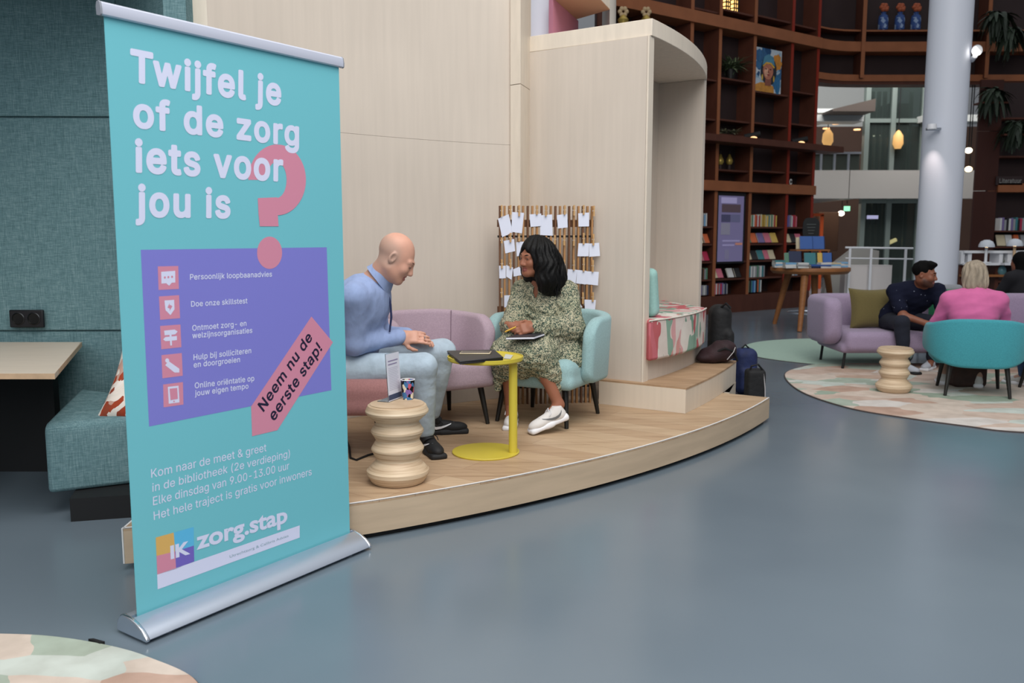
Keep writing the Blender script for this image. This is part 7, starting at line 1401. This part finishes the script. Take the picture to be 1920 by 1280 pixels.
for x, y, r_, c_, k_, lb in ((1577, 400, .11, '#fff0d8', 5, 'round white glowing lamp under the balcony'), (1816, 282, .16, '#ffe9c8', 5, 'upper bright lamp right of the column'), (1816, 317, .16, '#ffdca8', 5, 'lower bright lamp right of the column')):
    c0 = dep(x, y, E1.y + .42 if y < 350 else YA + 2.0); kk = .42 if y < 350 else .8; t = thing('globe_lamp', lb, 'lamp', tuple(c0)); part('globe', mat('lamp_' + c_[1:], c_, .5, emit=k_), t, lambda b: b.ell(c0, (r_ * kk, r_ * kk, r_ * kk * .8))); part('cord', black, t, lambda b: b.tube([c0 + V3((.02 * (y > 300), 0, r_ * kk * .6)), (c0.x + .02 * (y > 300), c0.y, 4.25 if y < 350 else Zy(372) + .02)], .01, 6))
c0 = dep(1588, 391, YA + 1.5); ex = thing('exit_sign', 'small glowing green exit sign under the balcony', 'sign', tuple(c0)); part('panel', mat('exit_green', '#7fcfae', .5, emit=1.0), ex, lambda b: b.box(c0, (.16, .03, .13))); part('bracket', black, ex, lambda b: b.box((c0.x, c0.y, (c0.z + .065 + Zy(372) + .01) / 2), (.02, .02, Zy(372) + .01 - c0.z - .065)))
for (x0, y0, x1, y1), m, Y, lb, cat in (((1531, 398, 1568, 470), brn, YA + 1.8, 'brown wooden cabinet under the balcony', 'cabinet'), ((1612, 377, 1640, 420), dk, YA + .85, 'dark panel above the lift door', 'panel')):
    o = part('wall_cabinet' if cat == 'cabinet' else 'dark_panel', m, None, lambda b: b.box(((X_(x0, Y) + X_(x1, Y)) / 2, Y, (Zy(y0, Y) + Zy(y1, Y)) / 2), (X_(x1, Y) - X_(x0, Y), .3, Zy(y0, Y) - Zy(y1, Y))), bevel=.01); tag(o, lb, cat)
o = part('lift_sign', mat('sign_lilac', '#b9b6dc', .5, emit=.5), None, lambda b: b.box(dep(1636, 407, YA + .36), (.28, .03, .09))); tag(o, 'small pale lilac sign on the lift frame', 'sign')
o = part('strip_reflection', mat('lamp_strip', '#ffd9a0', .5, emit=3), None, lambda b: b.tube([dep(1662, 457, YA + .86), dep(1680, 449, YA + .86)], .05, 10)); tag(o, 'slanted warm strip light reflected low in the lift shaft', 'light')  # glowing tube standing in for a reflected strip light
area('balcony_lamps', (X_(1560), YA + 1.2, Zy(372) - .08), (X_(1560), YA + 1.3, 0), (2.5, 1.2), 16, (1.0, .80, .58))
area('upper_lamps', (X_(1570), YA + 2.2, Zy(224) - .2), (X_(1570), YA + 2.4, 0), (3, 2), 40, (1.0, .84, .65))
o = part('door_frame', mat('orange_paint', '#c4511f', .5), None, lambda b: [b.box((X_(1539, YA), YA + .35, Zy(402)), (X_(1549, YA) - X_(1529, YA) + .07, .07, .07))] + [b.box((X_(x, YA), YA + .35, Zy(402) / 2), (.07, .07, Zy(402))) for x in (1529, 1549)]); tag(o, 'orange frame under the balcony beside the bookcase end', 'frame')
# stair block, railing
YS = 13.2
blk_ = thing('stair_block', 'off-white stair parapet block behind the round book table', 'parapet', (X_(1630, YS), YS, 0))
stm = mat('parapet_white', '#d9d2cf', .6)
part('parapet', stm, blk_, lambda b: b.box(((X_(1588, YS) + X_(1676, YS)) / 2, YS + .1, dep(1630, 497, YS).z / 2), (X_(1676, YS) - X_(1588, YS), .2, dep(1630, 497, YS).z)))
part('sloped_string', mat('parapet_grey', '#a5a29c', .6), blk_, lambda b: b.slab([(X_(1540, YS + 1), YS + 1, 0), (X_(1650, YS + 1), YS + 1, 0), (X_(1650, YS + 1), YS + 1, dep(1600, 470, YS + 1).z), (X_(1608, YS + 1), YS + 1, dep(1600, 462, YS + 1).z), (X_(1560, YS + 1), YS + 1, dep(1560, 500, YS + 1).z)], (0, .15, 0)))
rl = thing('railing', 'thin white handrail with posts beside the stair parapet', 'railing', (X_(1650, YS), YS - .15, 0))
for y in (464, 484):
    part('rail', white_paint, rl, lambda b: b.tube([dep(1585, y, YS - .15), dep(1712, y + 1.5, YS - .15)], .011 if y > 470 else .015, 8))
for x in (1595, 1635, 1700): part('post', white_paint, rl, lambda b: b.box((X_(x, YS - .15), YS - .15, dep(x, 464, YS).z / 2), (.034, .02, dep(x, 464, YS).z)))
# ---------------------------------------------------------------- round book table
RT = g(1519, 615, 0) ; RT = V3((RT.x, 12.9, 0)); RT.x = dep(1519, 500, 12.9).x; zt_ = dep(1519, 503, 12.4).z
rt = thing('round_table', 'tall round oak display table covered with books in front of the bookcase', 'table', tuple(RT)); tw = mat('table_oak', '#96623a', .5, spec=.3, var=.12, scale=5, stretch=(1, 6, 6))
rr_ = (dep(1590, 503, 12.9).x - dep(1447, 503, 12.9).x) / 2
part('table_top', tw, rt, lambda b: b.lathe([(.001, zt_ - .09), (rr_ * .93, zt_ - .09), (rr_, zt_ - .05), (rr_, zt_ - .01), (rr_ * .99, zt_), (.001, zt_)], RT, 48))
for x, y in ((1452, 607), (1499, 622), (1528, 612), (1563, 600)):
    f_ = g(x, y, 0); tpp = RT + (f_ - RT) * .62; part('leg', tw, rt, lambda b: b.tube([(tpp.x, tpp.y, zt_ - .085), (f_.x, f_.y, 0)], [.055, .032], 12))
part('foot_ring', steel, rt, lambda b: b.tube([(RT.x + .30 * math.cos(a), RT.y + .30 * math.sin(a), .22) for a in [2 * PI * i / 28 for i in range(29)]], .012, 8, cap=False))
riser = part('book_riser', tw, None, lambda b: (b.box(RT + V3((.0, .05, zt_ + .25)), (.50, .30, .02)), b.box(RT + V3((-.23, .05, zt_ + .1205)), (.02, .28, .24)), b.box(RT + V3((.23, .05, zt_ + .1205)), (.02, .28, .24)))); tag(riser, 'small wooden riser in the middle of the round book table', 'riser')
def stand_book(c, x, y0, y1, dy, label, w=.19, z=None):
    p = dep(x, y1, RT.y + dy); z_ = zt_ if z is None else z
    h = dep(x, y0, RT.y + dy).z - z_; ez = V3((0, .22, 1)).normalized(); ey = V3((0, -1, .22)).normalized()
    return book(c, .025, w, h, V3((p.x, RT.y + dy, z_ + .004)) + ez * (h / 2), -ey, V3((1, 0, 0)), ez, label, 'books standing on the round table')
zr_ = zt_ + .262
stand_book('blue', 1512, 443, 470, -.04, 'blue picture book standing on top of the riser, left of the pair', z=zr_); stand_book('blue', 1534, 443, 470, -.02, 'plain blue book standing on top of the riser, right of the pair', z=zr_)
stand_book('cream', 1499, 445, 468, .03, 'cream book standing at the left end of the riser top', w=.10, z=zr_)
stand_book('navy', 1492, 471, 492, -.19, 'dark navy book standing in front of the riser'); stand_book('teal', 1521, 474, 492, -.19, 'teal illustrated book standing in front of the riser'); stand_book('green', 1478, 474, 490, -.18, 'green book standing at the left of the riser', w=.10); stand_book('yellow', 1536, 474, 490, -.19, 'yellow book half hidden right of the riser', w=.10); stand_book('blue', 1552, 474, 491, -.15, 'blue book standing at the right side of the riser', w=.14)
for part_, pts, c in ((0, [(1509, 456), (1517, 456), (1517, 466), (1509, 466)], 'red'),): pass
k_ = 0
for x, dy, cols in ((1460, -.10, ['white', 'sky', 'white', 'teal']), (1480, -.38, ['white', 'white', 'sky']), (1503, -.42, ['white', 'grey', 'white']), (1526, -.40, ['navy', 'blue']), (1545, -.40, ['white', 'blue', 'white']), (1563, -.30, ['white', 'sky', 'cream']), (1578, -.05, ['sky', 'white', 'sky'])):
    for i, cc in enumerate(cols):
        p = dep(x, 497, RT.y + dy); th = .026
        a = rb.uniform(-.2, .2); ex_ = V3((math.cos(a), math.sin(a), 0)); ey_ = V3((-math.sin(a), math.cos(a), 0))
        pile = ['first from left on round table', 'second from left on round table', 'third from left on round table', 'fourth from left on round table', 'fifth from left on round table', 'sixth from left on round table', 'rightmost on round table'][k_]
        book(cc, th, .15, .155, V3((p.x, RT.y + dy, zt_ + th * (i + .5) + .001)), V3((0, 0, 1)), -ey_, ex_, f'{cc} book lying {["lowest", "second from below", "third from below", "topmost"][i]} in the book pile {pile}', 'books lying on the round table')
    k_ += 1
bd_ = thing('chalkboard_sign', 'small black rounded chalkboard sign standing above the books on the round table', 'sign', (dep(1521, 440, RT.y + .25).x, RT.y + .25, zt_))
pz = dep(1521, 428, RT.y + .25); part('board', mat('chalk_black', '#17191a', .6), bd_, lambda b: b.slab([pz + V3((x * .125, 0, z * .16)) for x, z in [(math.copysign(abs(math.cos(a)) ** .6, math.cos(a)), math.copysign(abs(math.sin(a)) ** .6, math.sin(a))) for a in [2 * PI * i / 28 for i in range(28)]]], (0, .02, 0)))
part('foot', black, bd_, lambda b: b.box((pz.x, RT.y + .26, (zt_ + pz.z - .15) / 2), (.04, .02, pz.z - .15 - zt_))); part('chalk_lines', mat('chalk_grey', '#5a5f5e', .8), bd_, lambda b: [b.box(pz + V3((0, -.002, .06 - .045 * i)), (.14 - .02 * i, .002, .010)) for i in range(4)])
# ---------------------------------------------------------------- lilac sofa group
lil2 = fabric('sofa_lilac', '#9c8ba2')
sf = thing('sofa', 'long low lilac sofa on thin black legs under the man in a dark shirt', 'sofa', (4.95, 9.15, 0))
SFW = 3.5
b = MB(); chair_shell(b, SFW / 2 - .11, -.38, .40, .26, .20, .735, .19, rt=.14, rb=.20, lean=.06, rnd=(.0, .04)); b.build('backrest', lil2, sf, world=False, sharp=70)
s = SDF(); s.box((0, -.06, .29), (SFW / 2 - .2, .40, .105), .07); s.box((0, -.02, .22), (SFW / 2 - .17, .38, .05), .04); soft('seat', s, .02, lil2, sf, world=False)
for x in (-1.55, 1.55):
    for y in (-.36, .28): part('leg', black, sf, lambda b: b.tube([(x * .985, y, .22), (x, y, 0)], .014, 10), world=False)
def pillow(label, c, m, rz_, tilt, w=.25, h=.22):
    R = Matrix.Rotation(rz_, 3, 'Z') @ Matrix.Rotation(tilt, 3, 'X'); o = part('throw_pillow', m, None, lambda b: pillow_mesh(b, c, R, w, h, .09)); tag(o, label, 'pillow')
pillow('olive brown pillow leaning in the left corner of the lilac sofa', (dep(1636, 585, 9.12).x, 9.14, .60), fabric('olive_fabric', '#6a5f3c'), .06, -.18)
pillow('green pillow behind the man in the dark shirt on the lilac sofa', (dep(1775, 580, 9.2).x, 9.22, .60), fabric('green_fabric', '#2e7450'), -.05, -.18, w=.2)
stool('turned light wood zigzag stool on the leaf patterned rug before the lilac sofa', (dep(1672, 735, 7.5).x, 7.47, .012))
tub_chair('tub_chair', 'turquoise tub armchair seen from behind with the woman in pink', (4.01, 7.42, .012), 2.805, turq_m, W=.80, z1=.665, z0=.25, rt=.22, rnd=(.06, .10), lean=.03)
bagb = SDF(); bagb.box((dep(1812, 715, 7.75).x, 7.75, .135), (.15, .09, .125), .04); tag(soft('handbag', bagb, .012, bagmat('brown_leather', '#3a2620')), 'dark brown bag on the rug under the turquoise chair', 'bag')
tub_chair('tub_chair', 'turquoise armchair cut off by the right edge of the frame', (4.90, 7.52, .012), 3.55, turq_m, W=.72)
# desk lamps and divider at the right
YD = 12.0
dv = thing('divider_shelf', 'white low divider shelf with desk lamps behind the sofa at right', 'shelf', (dep(1860, 480, YD).x, YD, 0))
z_t, z_m, z_b = dep(1850, 472, YD).z, dep(1850, 494, YD).z, dep(1850, 516, YD).z
x0, x1 = dep(1797, 480, YD).x, dep(1935, 480, YD).x
for z, m in ((z_t, white_paint), (z_m, white_paint), (z_b, tw)): part('board', m, dv, lambda b: b.box(((x0 + x1) / 2, YD, z), (x1 - x0, .3, .03)))
for x in (1797, 1810, 1868, 1887, 1935): part('upright', white_paint, dv, lambda b: b.box((dep(x, 480, YD).x, YD, (z_t + z_m) / 2), (.05 if x != 1887 else .10, .24, z_t - z_m)))
for x in (1800, 1868, 1935): part('leg', shw, dv, lambda b: b.box((dep(x, 480, YD).x, YD + .05, z_m / 2), (.05, .2, z_m - .03)))
for x, y, lb in ((1850, 459, 'left white mushroom desk lamp on the divider shelf'), (1903, 457, 'right lit mushroom desk lamp on the divider shelf')):
    c0 = dep(x, y, YD - .20); t = thing('desk_lamp', lb, 'lamp', (c0.x, c0.y, z_m)); part('shade', mat('lamp_shade_white', '#c7ccd4', .5), t, lambda b: b.lathe([(.10, -.03), (.098, .0), (.075, .045), (.03, .068), (.001, .07), (.001, .062), (.07, .04), (.09, .0), (.093, -.03)], c0, 28)); part('stem', white_paint if x < 1900 else mat('stem_warm', '#d6b48c', .5), t, lambda b: b.tube([c0 + V3((0, 0, .05)), (c0.x, c0.y, z_m + .0)], .018, 10)); part('foot', white_paint, t, lambda b: b.lathe([(.07, z_m + .015), (.07, z_m + .03), (.001, z_m + .03)], (c0.x, c0.y, 0), 20))
    part('bulb', mat('bulb_warm', '#ffd9a0', .5, emit=3), t, lambda b: b.ell(c0 + V3((0, 0, -.01)), (.03, .03, .03), n=10, m=8))
    part('desk_ledge', white_paint, dv, lambda b: b.box((c0.x, YD - .19, z_m), (.30, .14, .03))) 
c0 = dep(1878, 513, YD - .05); c0.z = z_b + .015; t = thing('vase', 'small teal glass vase on the wooden divider board', 'vase', tuple(c0)); part('vase_body', mat('teal_glass', '#5f8a93', .2), t, lambda b: b.lathe([(.04, 0), (.06, .04), (.05, .09), (.02, .12), (.025, .15), (.018, .15), (.001, .08)], c0, 18)); part('twigs', leafg[1], t, lambda b: [b.tube([c0 + V3((0, 0, .12)), c0 + V3((dx, 0, .25))], .006, 5) for dx in (-.05, 0, .05)])
# ------------------------------- man in the dark shirt on the lilac sofa
skin_t = face_skin('skin_tan', '#87543f', '#84504a', '#35231e'); beard = mat('skin_beard', '#4a3028', .6, spec=.2); lip_t = mat('lips_tan', '#84504a', .45)
pdm, t, b = nm('polka_navy'); b.inputs['Roughness'].default_value = .9; b.inputs['Specular IOR Level'].default_value = .15
v = coords(t); vo = N(t, 'ShaderNodeTexVoronoi', Scale=19.0); vo.inputs['Randomness'].default_value = .6; t.links.new(v, vo.inputs['Vector'])
t.links.new(ramp(t, vo.outputs['Distance'], [(0, '#7c8294'), (.10, '#15182a')], 'CONSTANT'), b.inputs['Base Color'])
bpn = thing('person', 'man in a dark speckled shirt sitting forward on the lilac sofa', 'person', (4.1, 8.9, .012))
Jb = dict(pelvis=(4.05, 9.08, .50), waist=(4.09, 8.99, .62), chest=(4.125, 8.87, .745), neck=(4.16, 8.775, .875), shR=(3.925, 8.86, .80), shL=(4.345, 8.82, .81),
          elR=(3.935, 8.66, .57), elL=(4.335, 8.63, .57), wrR=(4.12, 8.52, .50), wrL=(4.235, 8.52, .52), hipR=(3.965, 9.06, .475), hipL=(4.14, 9.06, .475),
          knR=(3.90, 8.60, .50), knL=(4.27, 8.60, .50), anR=(3.93, 8.57, .105), anL=(4.29, 8.76, .10), toeR=(3.96, 8.45, .06), toeL=(4.20, 8.60, .06))
Jb['head'] = tuple(dep(1734, 514, 8.66)); BR_ = frame((.78, -.60, -.12), (.06, -.06, 1))
hb_ = head_local(Jb['head'], BR_, 1.0)
def mf(Cn):
    q = hb_(Cn); mi = np.zeros(len(Cn), np.int32); mi[(q[:, 1] > -.01) & (q[:, 2] < -.045) & (q[:, 2] > -.125) & (np.linalg.norm(q, axis=1) < .15)] = 2
    mi[(np.abs(q[:, 0]) < .026) & (q[:, 1] > .082) & (q[:, 2] < -.060) & (q[:, 2] > -.080)] = 1; return mi
bd, P = body(Jb, bpn, [skin_t], .0062, BR_, 1.0, {'R': ((.90, -.35, -.10), (.1, .35, -.9), -1, .5, .95), 'L': ((-.75, -.55, -.25), (-.2, .3, -.9), 1, .6, .95)}, neckr=.06)
face_attr(bd, bpn, Jb['head'], BR_, 1.0, .026, False)
q_ = bd.data; n_ = len(q_.vertices); V_ = np.empty(n_ * 3); q_.vertices.foreach_get('co', V_); V_ = hb_(V_.reshape(-1, 3) + np.array(bpn.location)); sm = lambda a, c_, v: np.clip((v - a) / (c_ - a), 0, 1)
bv_ = (np.linalg.norm(V_, axis=1) < .16) * sm(-.02, .02, V_[:, 1]) * (1 - sm(-.062, -.035, V_[:, 2] + .35 * np.maximum(0, V_[:, 1] - .06) - .25 * np.maximum(0, .05 - V_[:, 1]))) * sm(-.14, -.11, V_[:, 2]) * .85
q_.attributes['stubble'].data.foreach_set('value', bv_.astype(np.float32))
eyes(bpn, P, BR_, 1.0, '#2a1a12', skin_t); hair_k = mat('hair_dark', '#090808', .8, spec=.12); brows(bpn, P, hair_k, 1.0, .0045)
s = SDF(); s.ell(P(0, -.025, .045), (.083, .102, .090), BR_, .02); s.ell(P(0, .05, .105), (.062, .050, .030), BR_, .04)
s.ell(P(0, .115, .025), (.062, .055, .055), BR_, .02, 's'); s.ell(P(0, .09, -.06), (.10, .115, .075), BR_, .02, 's')
soft('hair', s, .008, hair_k, bpn, disp=lambda X, Y, Z: .003 * np.sin(90 * X + 40 * Z) * np.sin(80 * Y))
s = SDF(); torso_sdf(s, Jb, 1.08, 1.12, 1.15)
for q in 'RL': s.cap(Jb['sh' + q], V3(Jb['sh' + q]).lerp(V3(Jb['el' + q]), .72), .068, .062, .03)
s.ell((4.05, 9.06, .52), (.18, .16, .12), k=.06); s.cut((4.1, 8.7, .42), (0, 0, -1)); s.ell(V3(Jb['neck']) + V3((.0, -.01, .06)), (.068, .066, .05), k=.02, op='s')
soft('shirt', s, .009, pdm, bpn, grow=.004, disp=wrinkle(.005, 22, 2))
navyj = mat('navy_jeans', '#171b29', .9, var=.1, scale=12)
s = SDF(); s.ell(Jb['pelvis'], (.18, .15, .10), k=.06)
for q in 'RL': leg_sdf(s, Jb, q, 1.12, .92)
s.cut((4.05, 9.0, .60), (0, .3, 1)); soft('jeans', s, .010, navyj, bpn, grow=.003, disp=wrinkle(.004, 18, 4))
shoe(bpn, (3.915, 8.62, .012), (3.985, 8.36, .012), Jb['anR'], main=mat('shoe_pale', '#b9bcc4', .7), solem=sole_k, res=.009)
shoe(bpn, (4.33, 8.80, .012), (4.14, 8.60, .012), Jb['anL'], main=mat('shoe_pale', '#b9bcc4', .7), solem=sole_w, res=.009)
# ------------------------------- woman in pink, from behind
skin_p = mat('skin_pale', '#c49a86', .5); pinkm = mat('pink_jumper', '#cd6a9b', .9, spec=.15, var=.04, scale=20, sheen=.1)
pw = thing('person', 'woman with greying blond hair in a pink jumper seen from behind', 'person', (3.99, 7.45, .012))
f_ = V3((.33, .945, 0)).normalized(); r_ = V3((f_.y, -f_.x, 0)); o_ = V3((3.985, 7.44, .0))
at_ = lambda a, c_, z: tuple(o_ + r_ * a + f_ * c_ + V3((0, 0, z)))
Jp = dict(pelvis=at_(0, -.02, .52), waist=at_(0, -.03, .64), chest=at_(0, -.01, .76), neck=at_(0, .03, .885), shR=at_(.185, .0, .815), shL=at_(-.185, .0, .815), elR=at_(.255, .10, .60), elL=at_(-.255, .10, .60),
          wrR=at_(.17, .30, .56), wrL=at_(-.17, .30, .56), hipR=at_(.09, .0, .49), hipL=at_(-.09, .0, .49), knR=at_(.13, .42, .49), knL=at_(-.13, .42, .49), anR=at_(.12, .30, .11), anL=at_(-.16, .36, .11), toeR=at_(.13, .44, .06), toeL=at_(-.17, .50, .06), head=at_(.0, .07, 1.02))
PR = frame(tuple(f_ + V3((.0, 0, -.10))), (0, 0, 1))
bd, P = body(Jp, pw, [skin_p], .009, PR, .98, {'R': ((-.5, .8, -.2), (0, .2, -1), -1, .4, .9), 'L': ((.8, .6, -.2), (0, .2, -1), 1, .4, .9)}, fem=True, neckr=.05)
s = SDF(); torso_sdf(s, Jp, 1.14, 1.12, 1.12)
for q in 'RL': arm_sdf(s, Jp, q, 1.22, 1.15, .95)
s.ell(Jp['pelvis'], (.20, .17, .12), k=.06); s.cap(at_(0, .02, .84), at_(0, .03, .885), .085, .062, .04); s.cut(at_(0, 0, .43), (0, 0, -1)); s.ell(at_(0, .05, .93), (.06, .06, .035), k=.02, op='s')
soft('jumper', s, .009, pinkm, pw, grow=.003, disp=wrinkle(.007, 17, 9))
hairb = mat('hair_grey_blond', '#9c8f7e', .75, spec=.15, var=.30, scale=16, stretch=(2.2, 2.2, .5), bump=.6, bscale=40, bstretch=(3, 3, .6), bdist=.01)
s = SDF(); s.ell(P(0, -.02, .035), (.098, .112, .100), PR, .03); s.ell(P(0, -.045, -.05), (.098, .085, .085), PR, .05); s.ell(P(.05, -.06, -.09), (.05, .05, .05), PR, .03); s.ell(P(-.04, -.07, -.095), (.05, .045, .05), PR, .03); s.ell(P(0, .12, -.03), (.066, .085, .095), PR, .02, 's')
soft('hair', s, .008, hairb, pw, disp=lambda X, Y, Z: (.0045 * np.sin(17 * np.arctan2(Y - Jp['head'][1], X - Jp['head'][0]) + 1.8 * np.sin(28 * Z) + 4 * Z) + .004 * np.sin(33 * Z + 30 * X) * np.sin(41 * X)).astype(np.float32))
s = SDF(); s.ell(Jp['pelvis'], (.18, .16, .10), k=.06)
for q in 'RL': leg_sdf(s, Jp, q, 1.1, .6)
s.cut(at_(0, 0, .56), (0, 0, 1)); soft('trousers', s, .011, mat('denim_dark', '#2a3550', .9), pw, grow=.003)
for q in 'RL':
    a = V3(Jp['an' + q]); shoe(pw, tuple(V3((a.x, a.y, .012)) - f_ * .05), tuple(V3((a.x, a.y, .012)) + f_ * .19), a, main=mat('shoe_light', '#c9c6c2', .7), solem=sole_w, res=.010)
# ------------------------------- person in jeans at the right edge, mostly outside the frame
jp = thing('person', 'person in blue jeans, only knees and shoes in view at the right edge', 'person', (4.8, 7.6, .012))
f_ = V3((-.40, .917, 0)).normalized(); r_ = V3((f_.y, -f_.x, 0)); o_ = V3((4.92, 7.49, 0))
Jq = dict(pelvis=at_(0, 0, .52), waist=at_(0, -.04, .66), chest=at_(0, -.05, .84), neck=at_(0, -.03, 1.0), shR=at_(.19, -.04, .93), shL=at_(-.19, -.04, .93), elR=at_(.24, .08, .68), elL=at_(-.24, .08, .68), wrR=at_(.15, .28, .58), wrL=at_(-.12, .28, .58),
          hipR=at_(.09, .0, .49), hipL=at_(-.09, .0, .49), knR=at_(.12, .44, .50), knL=at_(-.10, .44, .50), anR=at_(.12, .36, .10), anL=at_(-.12, .36, .10), toeR=at_(.12, .5, .06), toeL=at_(-.13, .5, .06), head=at_(.0, .02, 1.14))
QR = frame(tuple(f_), (0, 0, 1))
bd, P = body(Jq, jp, [skin_p], .011, QR, 1.0, {'R': ((-.5, .8, -.2), (0, .2, -1), -1, .4, .9), 'L': ((.5, .8, -.2), (0, .2, -1), 1, .4, .9)})
s = SDF(); torso_sdf(s, Jq, 1.1, 1.1, 1.1)
for q in 'RL': arm_sdf(s, Jq, q, 1.15, 1.15, .95)
s.cut(at_(0, 0, .46), (0, 0, -1)); soft('jumper', s, .012, mat('grey_jumper', '#6d7078', .9), jp, grow=.004)
s = SDF(); s.ell(Jq['pelvis'], (.18, .16, .10), k=.06)
for q in 'RL': leg_sdf(s, Jq, q, 1.12, .95)
s.cut(at_(0, 0, .60), (0, 0, 1)); soft('jeans', s, .011, mat('mid_denim', '#3c5478', .9, var=.1, scale=14), jp, grow=.003)
s = SDF(); s.ell(P(0, -.025, .04), (.085, .105, .092), QR, .02); s.ell(P(0, .10, -.03), (.08, .09, .10), QR, .02, 's'); soft('hair', s, .011, hair_k, jp)
for q in 'RL':
    a = V3(Jq['an' + q]); shoe(jp, tuple(V3((a.x, a.y, .012)) - f_ * .06), tuple(V3((a.x, a.y, .012)) + f_ * .20), a, main=mat('shoe_light', '#c9c6c2', .7), solem=sole_w, res=.011)
# ------------------------------- dark figure behind the sofa at the right edge
dp = thing('person', 'person with black hair in dark clothes behind the sofa at the right edge', 'person', (6.25, 10.6, 0))
f_ = V3((-.2, .98, 0)).normalized(); r_ = V3((f_.y, -f_.x, 0)); o_ = V3((dep(1921, 500, 10.5).x, 10.5, 0))
Jd = dict(pelvis=at_(0, 0, .54), waist=at_(0, 0, .66), chest=at_(0, .02, .80), neck=at_(0, .04, .93), shR=at_(.18, .0, .86), shL=at_(-.18, .0, .86), elR=at_(.24, .12, .64), elL=at_(-.24, .12, .64), wrR=at_(.15, .32, .60), wrL=at_(-.12, .32, .60),
          hipR=at_(.09, .0, .51), hipL=at_(-.09, .0, .51), knR=at_(.12, .42, .50), knL=at_(-.10, .42, .50), anR=at_(.12, .36, .09), anL=at_(-.12, .36, .09), toeR=at_(.12, .5, .04), toeL=at_(-.13, .5, .04), head=at_(.0, .08, 1.05))
DR = frame(tuple(f_), (0, 0, 1)); bd, P = body(Jd, dp, [skin_t], .011, DR, .98, {'R': ((-.5, .8, -.2), (0, .2, -1), -1, .4, .9), 'L': ((.5, .8, -.2), (0, .2, -1), 1, .4, .9)})
dkc = mat('dark_coat', '#15141a', .9)
s = SDF(); torso_sdf(s, Jd, 1.12, 1.15, 1.1)
for q in 'RL': arm_sdf(s, Jd, q, 1.2, 1.2, .95)
s.cut(at_(0, 0, .44), (0, 0, -1)); soft('coat', s, .012, dkc, dp, grow=.005)
s = SDF(); s.ell(Jd['pelvis'], (.18, .16, .10), k=.06)
for q in 'RL': leg_sdf(s, Jd, q, 1.12, 1.0)
s.cut(at_(0, 0, .60), (0, 0, 1)); soft('trousers', s, .012, dkc, dp, grow=.003)
s = SDF(); s.ell(P(0, -.03, .035), (.092, .112, .095), DR, .02); s.ell(P(0, -.06, -.08), (.09, .07, .13), DR, .05); s.ell(P(0, .115, -.03), (.065, .085, .10), DR, .02, 's'); soft('hair', s, .010, hair_k, dp)
for q in 'RL':
    a = V3(Jd['an' + q]); shoe(dp, tuple(V3((a.x, a.y, 0)) - f_ * .06), tuple(V3((a.x, a.y, 0)) + f_ * .20), a, main=shoe_b, solem=sole_k, res=.012)
ot = thing('pouf', 'low dark seat under the person in dark clothes behind the sofa', 'seat', at_(0, -.02, 0)); q = at_(0, -.02, 0); part('cushion', dkc, ot, lambda b: b.lathe([(.25, .03), (.28, .08), (.28, .38), (.25, .43), (.001, .43)], q, 28)); part('base', black, ot, lambda b: b.lathe([(.2, 0), (.2, .03)], q, 20))
gc = thing('lounge_chair', 'grey rounded chair back between the white column and the woman in pink', 'chair', (dep(1790, 540, 10.2).x, 10.3, 0)); gm = fabric('light_grey_fabric', '#8e9094')
s = SDF(); q = V3((dep(1786, 540, 10.2).x, 10.3, 0)); s.box(q + V3((0, 0, .62)), (.17, .06, .17), .06); s.box(q + V3((0, .18, .38)), (.18, .22, .06), .05); soft('seat_shell', s, .014, gm, gc)
for x in (-.14, .14):
    for y in (.02, .36): part('leg', black, gc, lambda b: b.tube([q + V3((x, y, .34)), q + V3((x * 1.1, y, 0))], .012, 8))
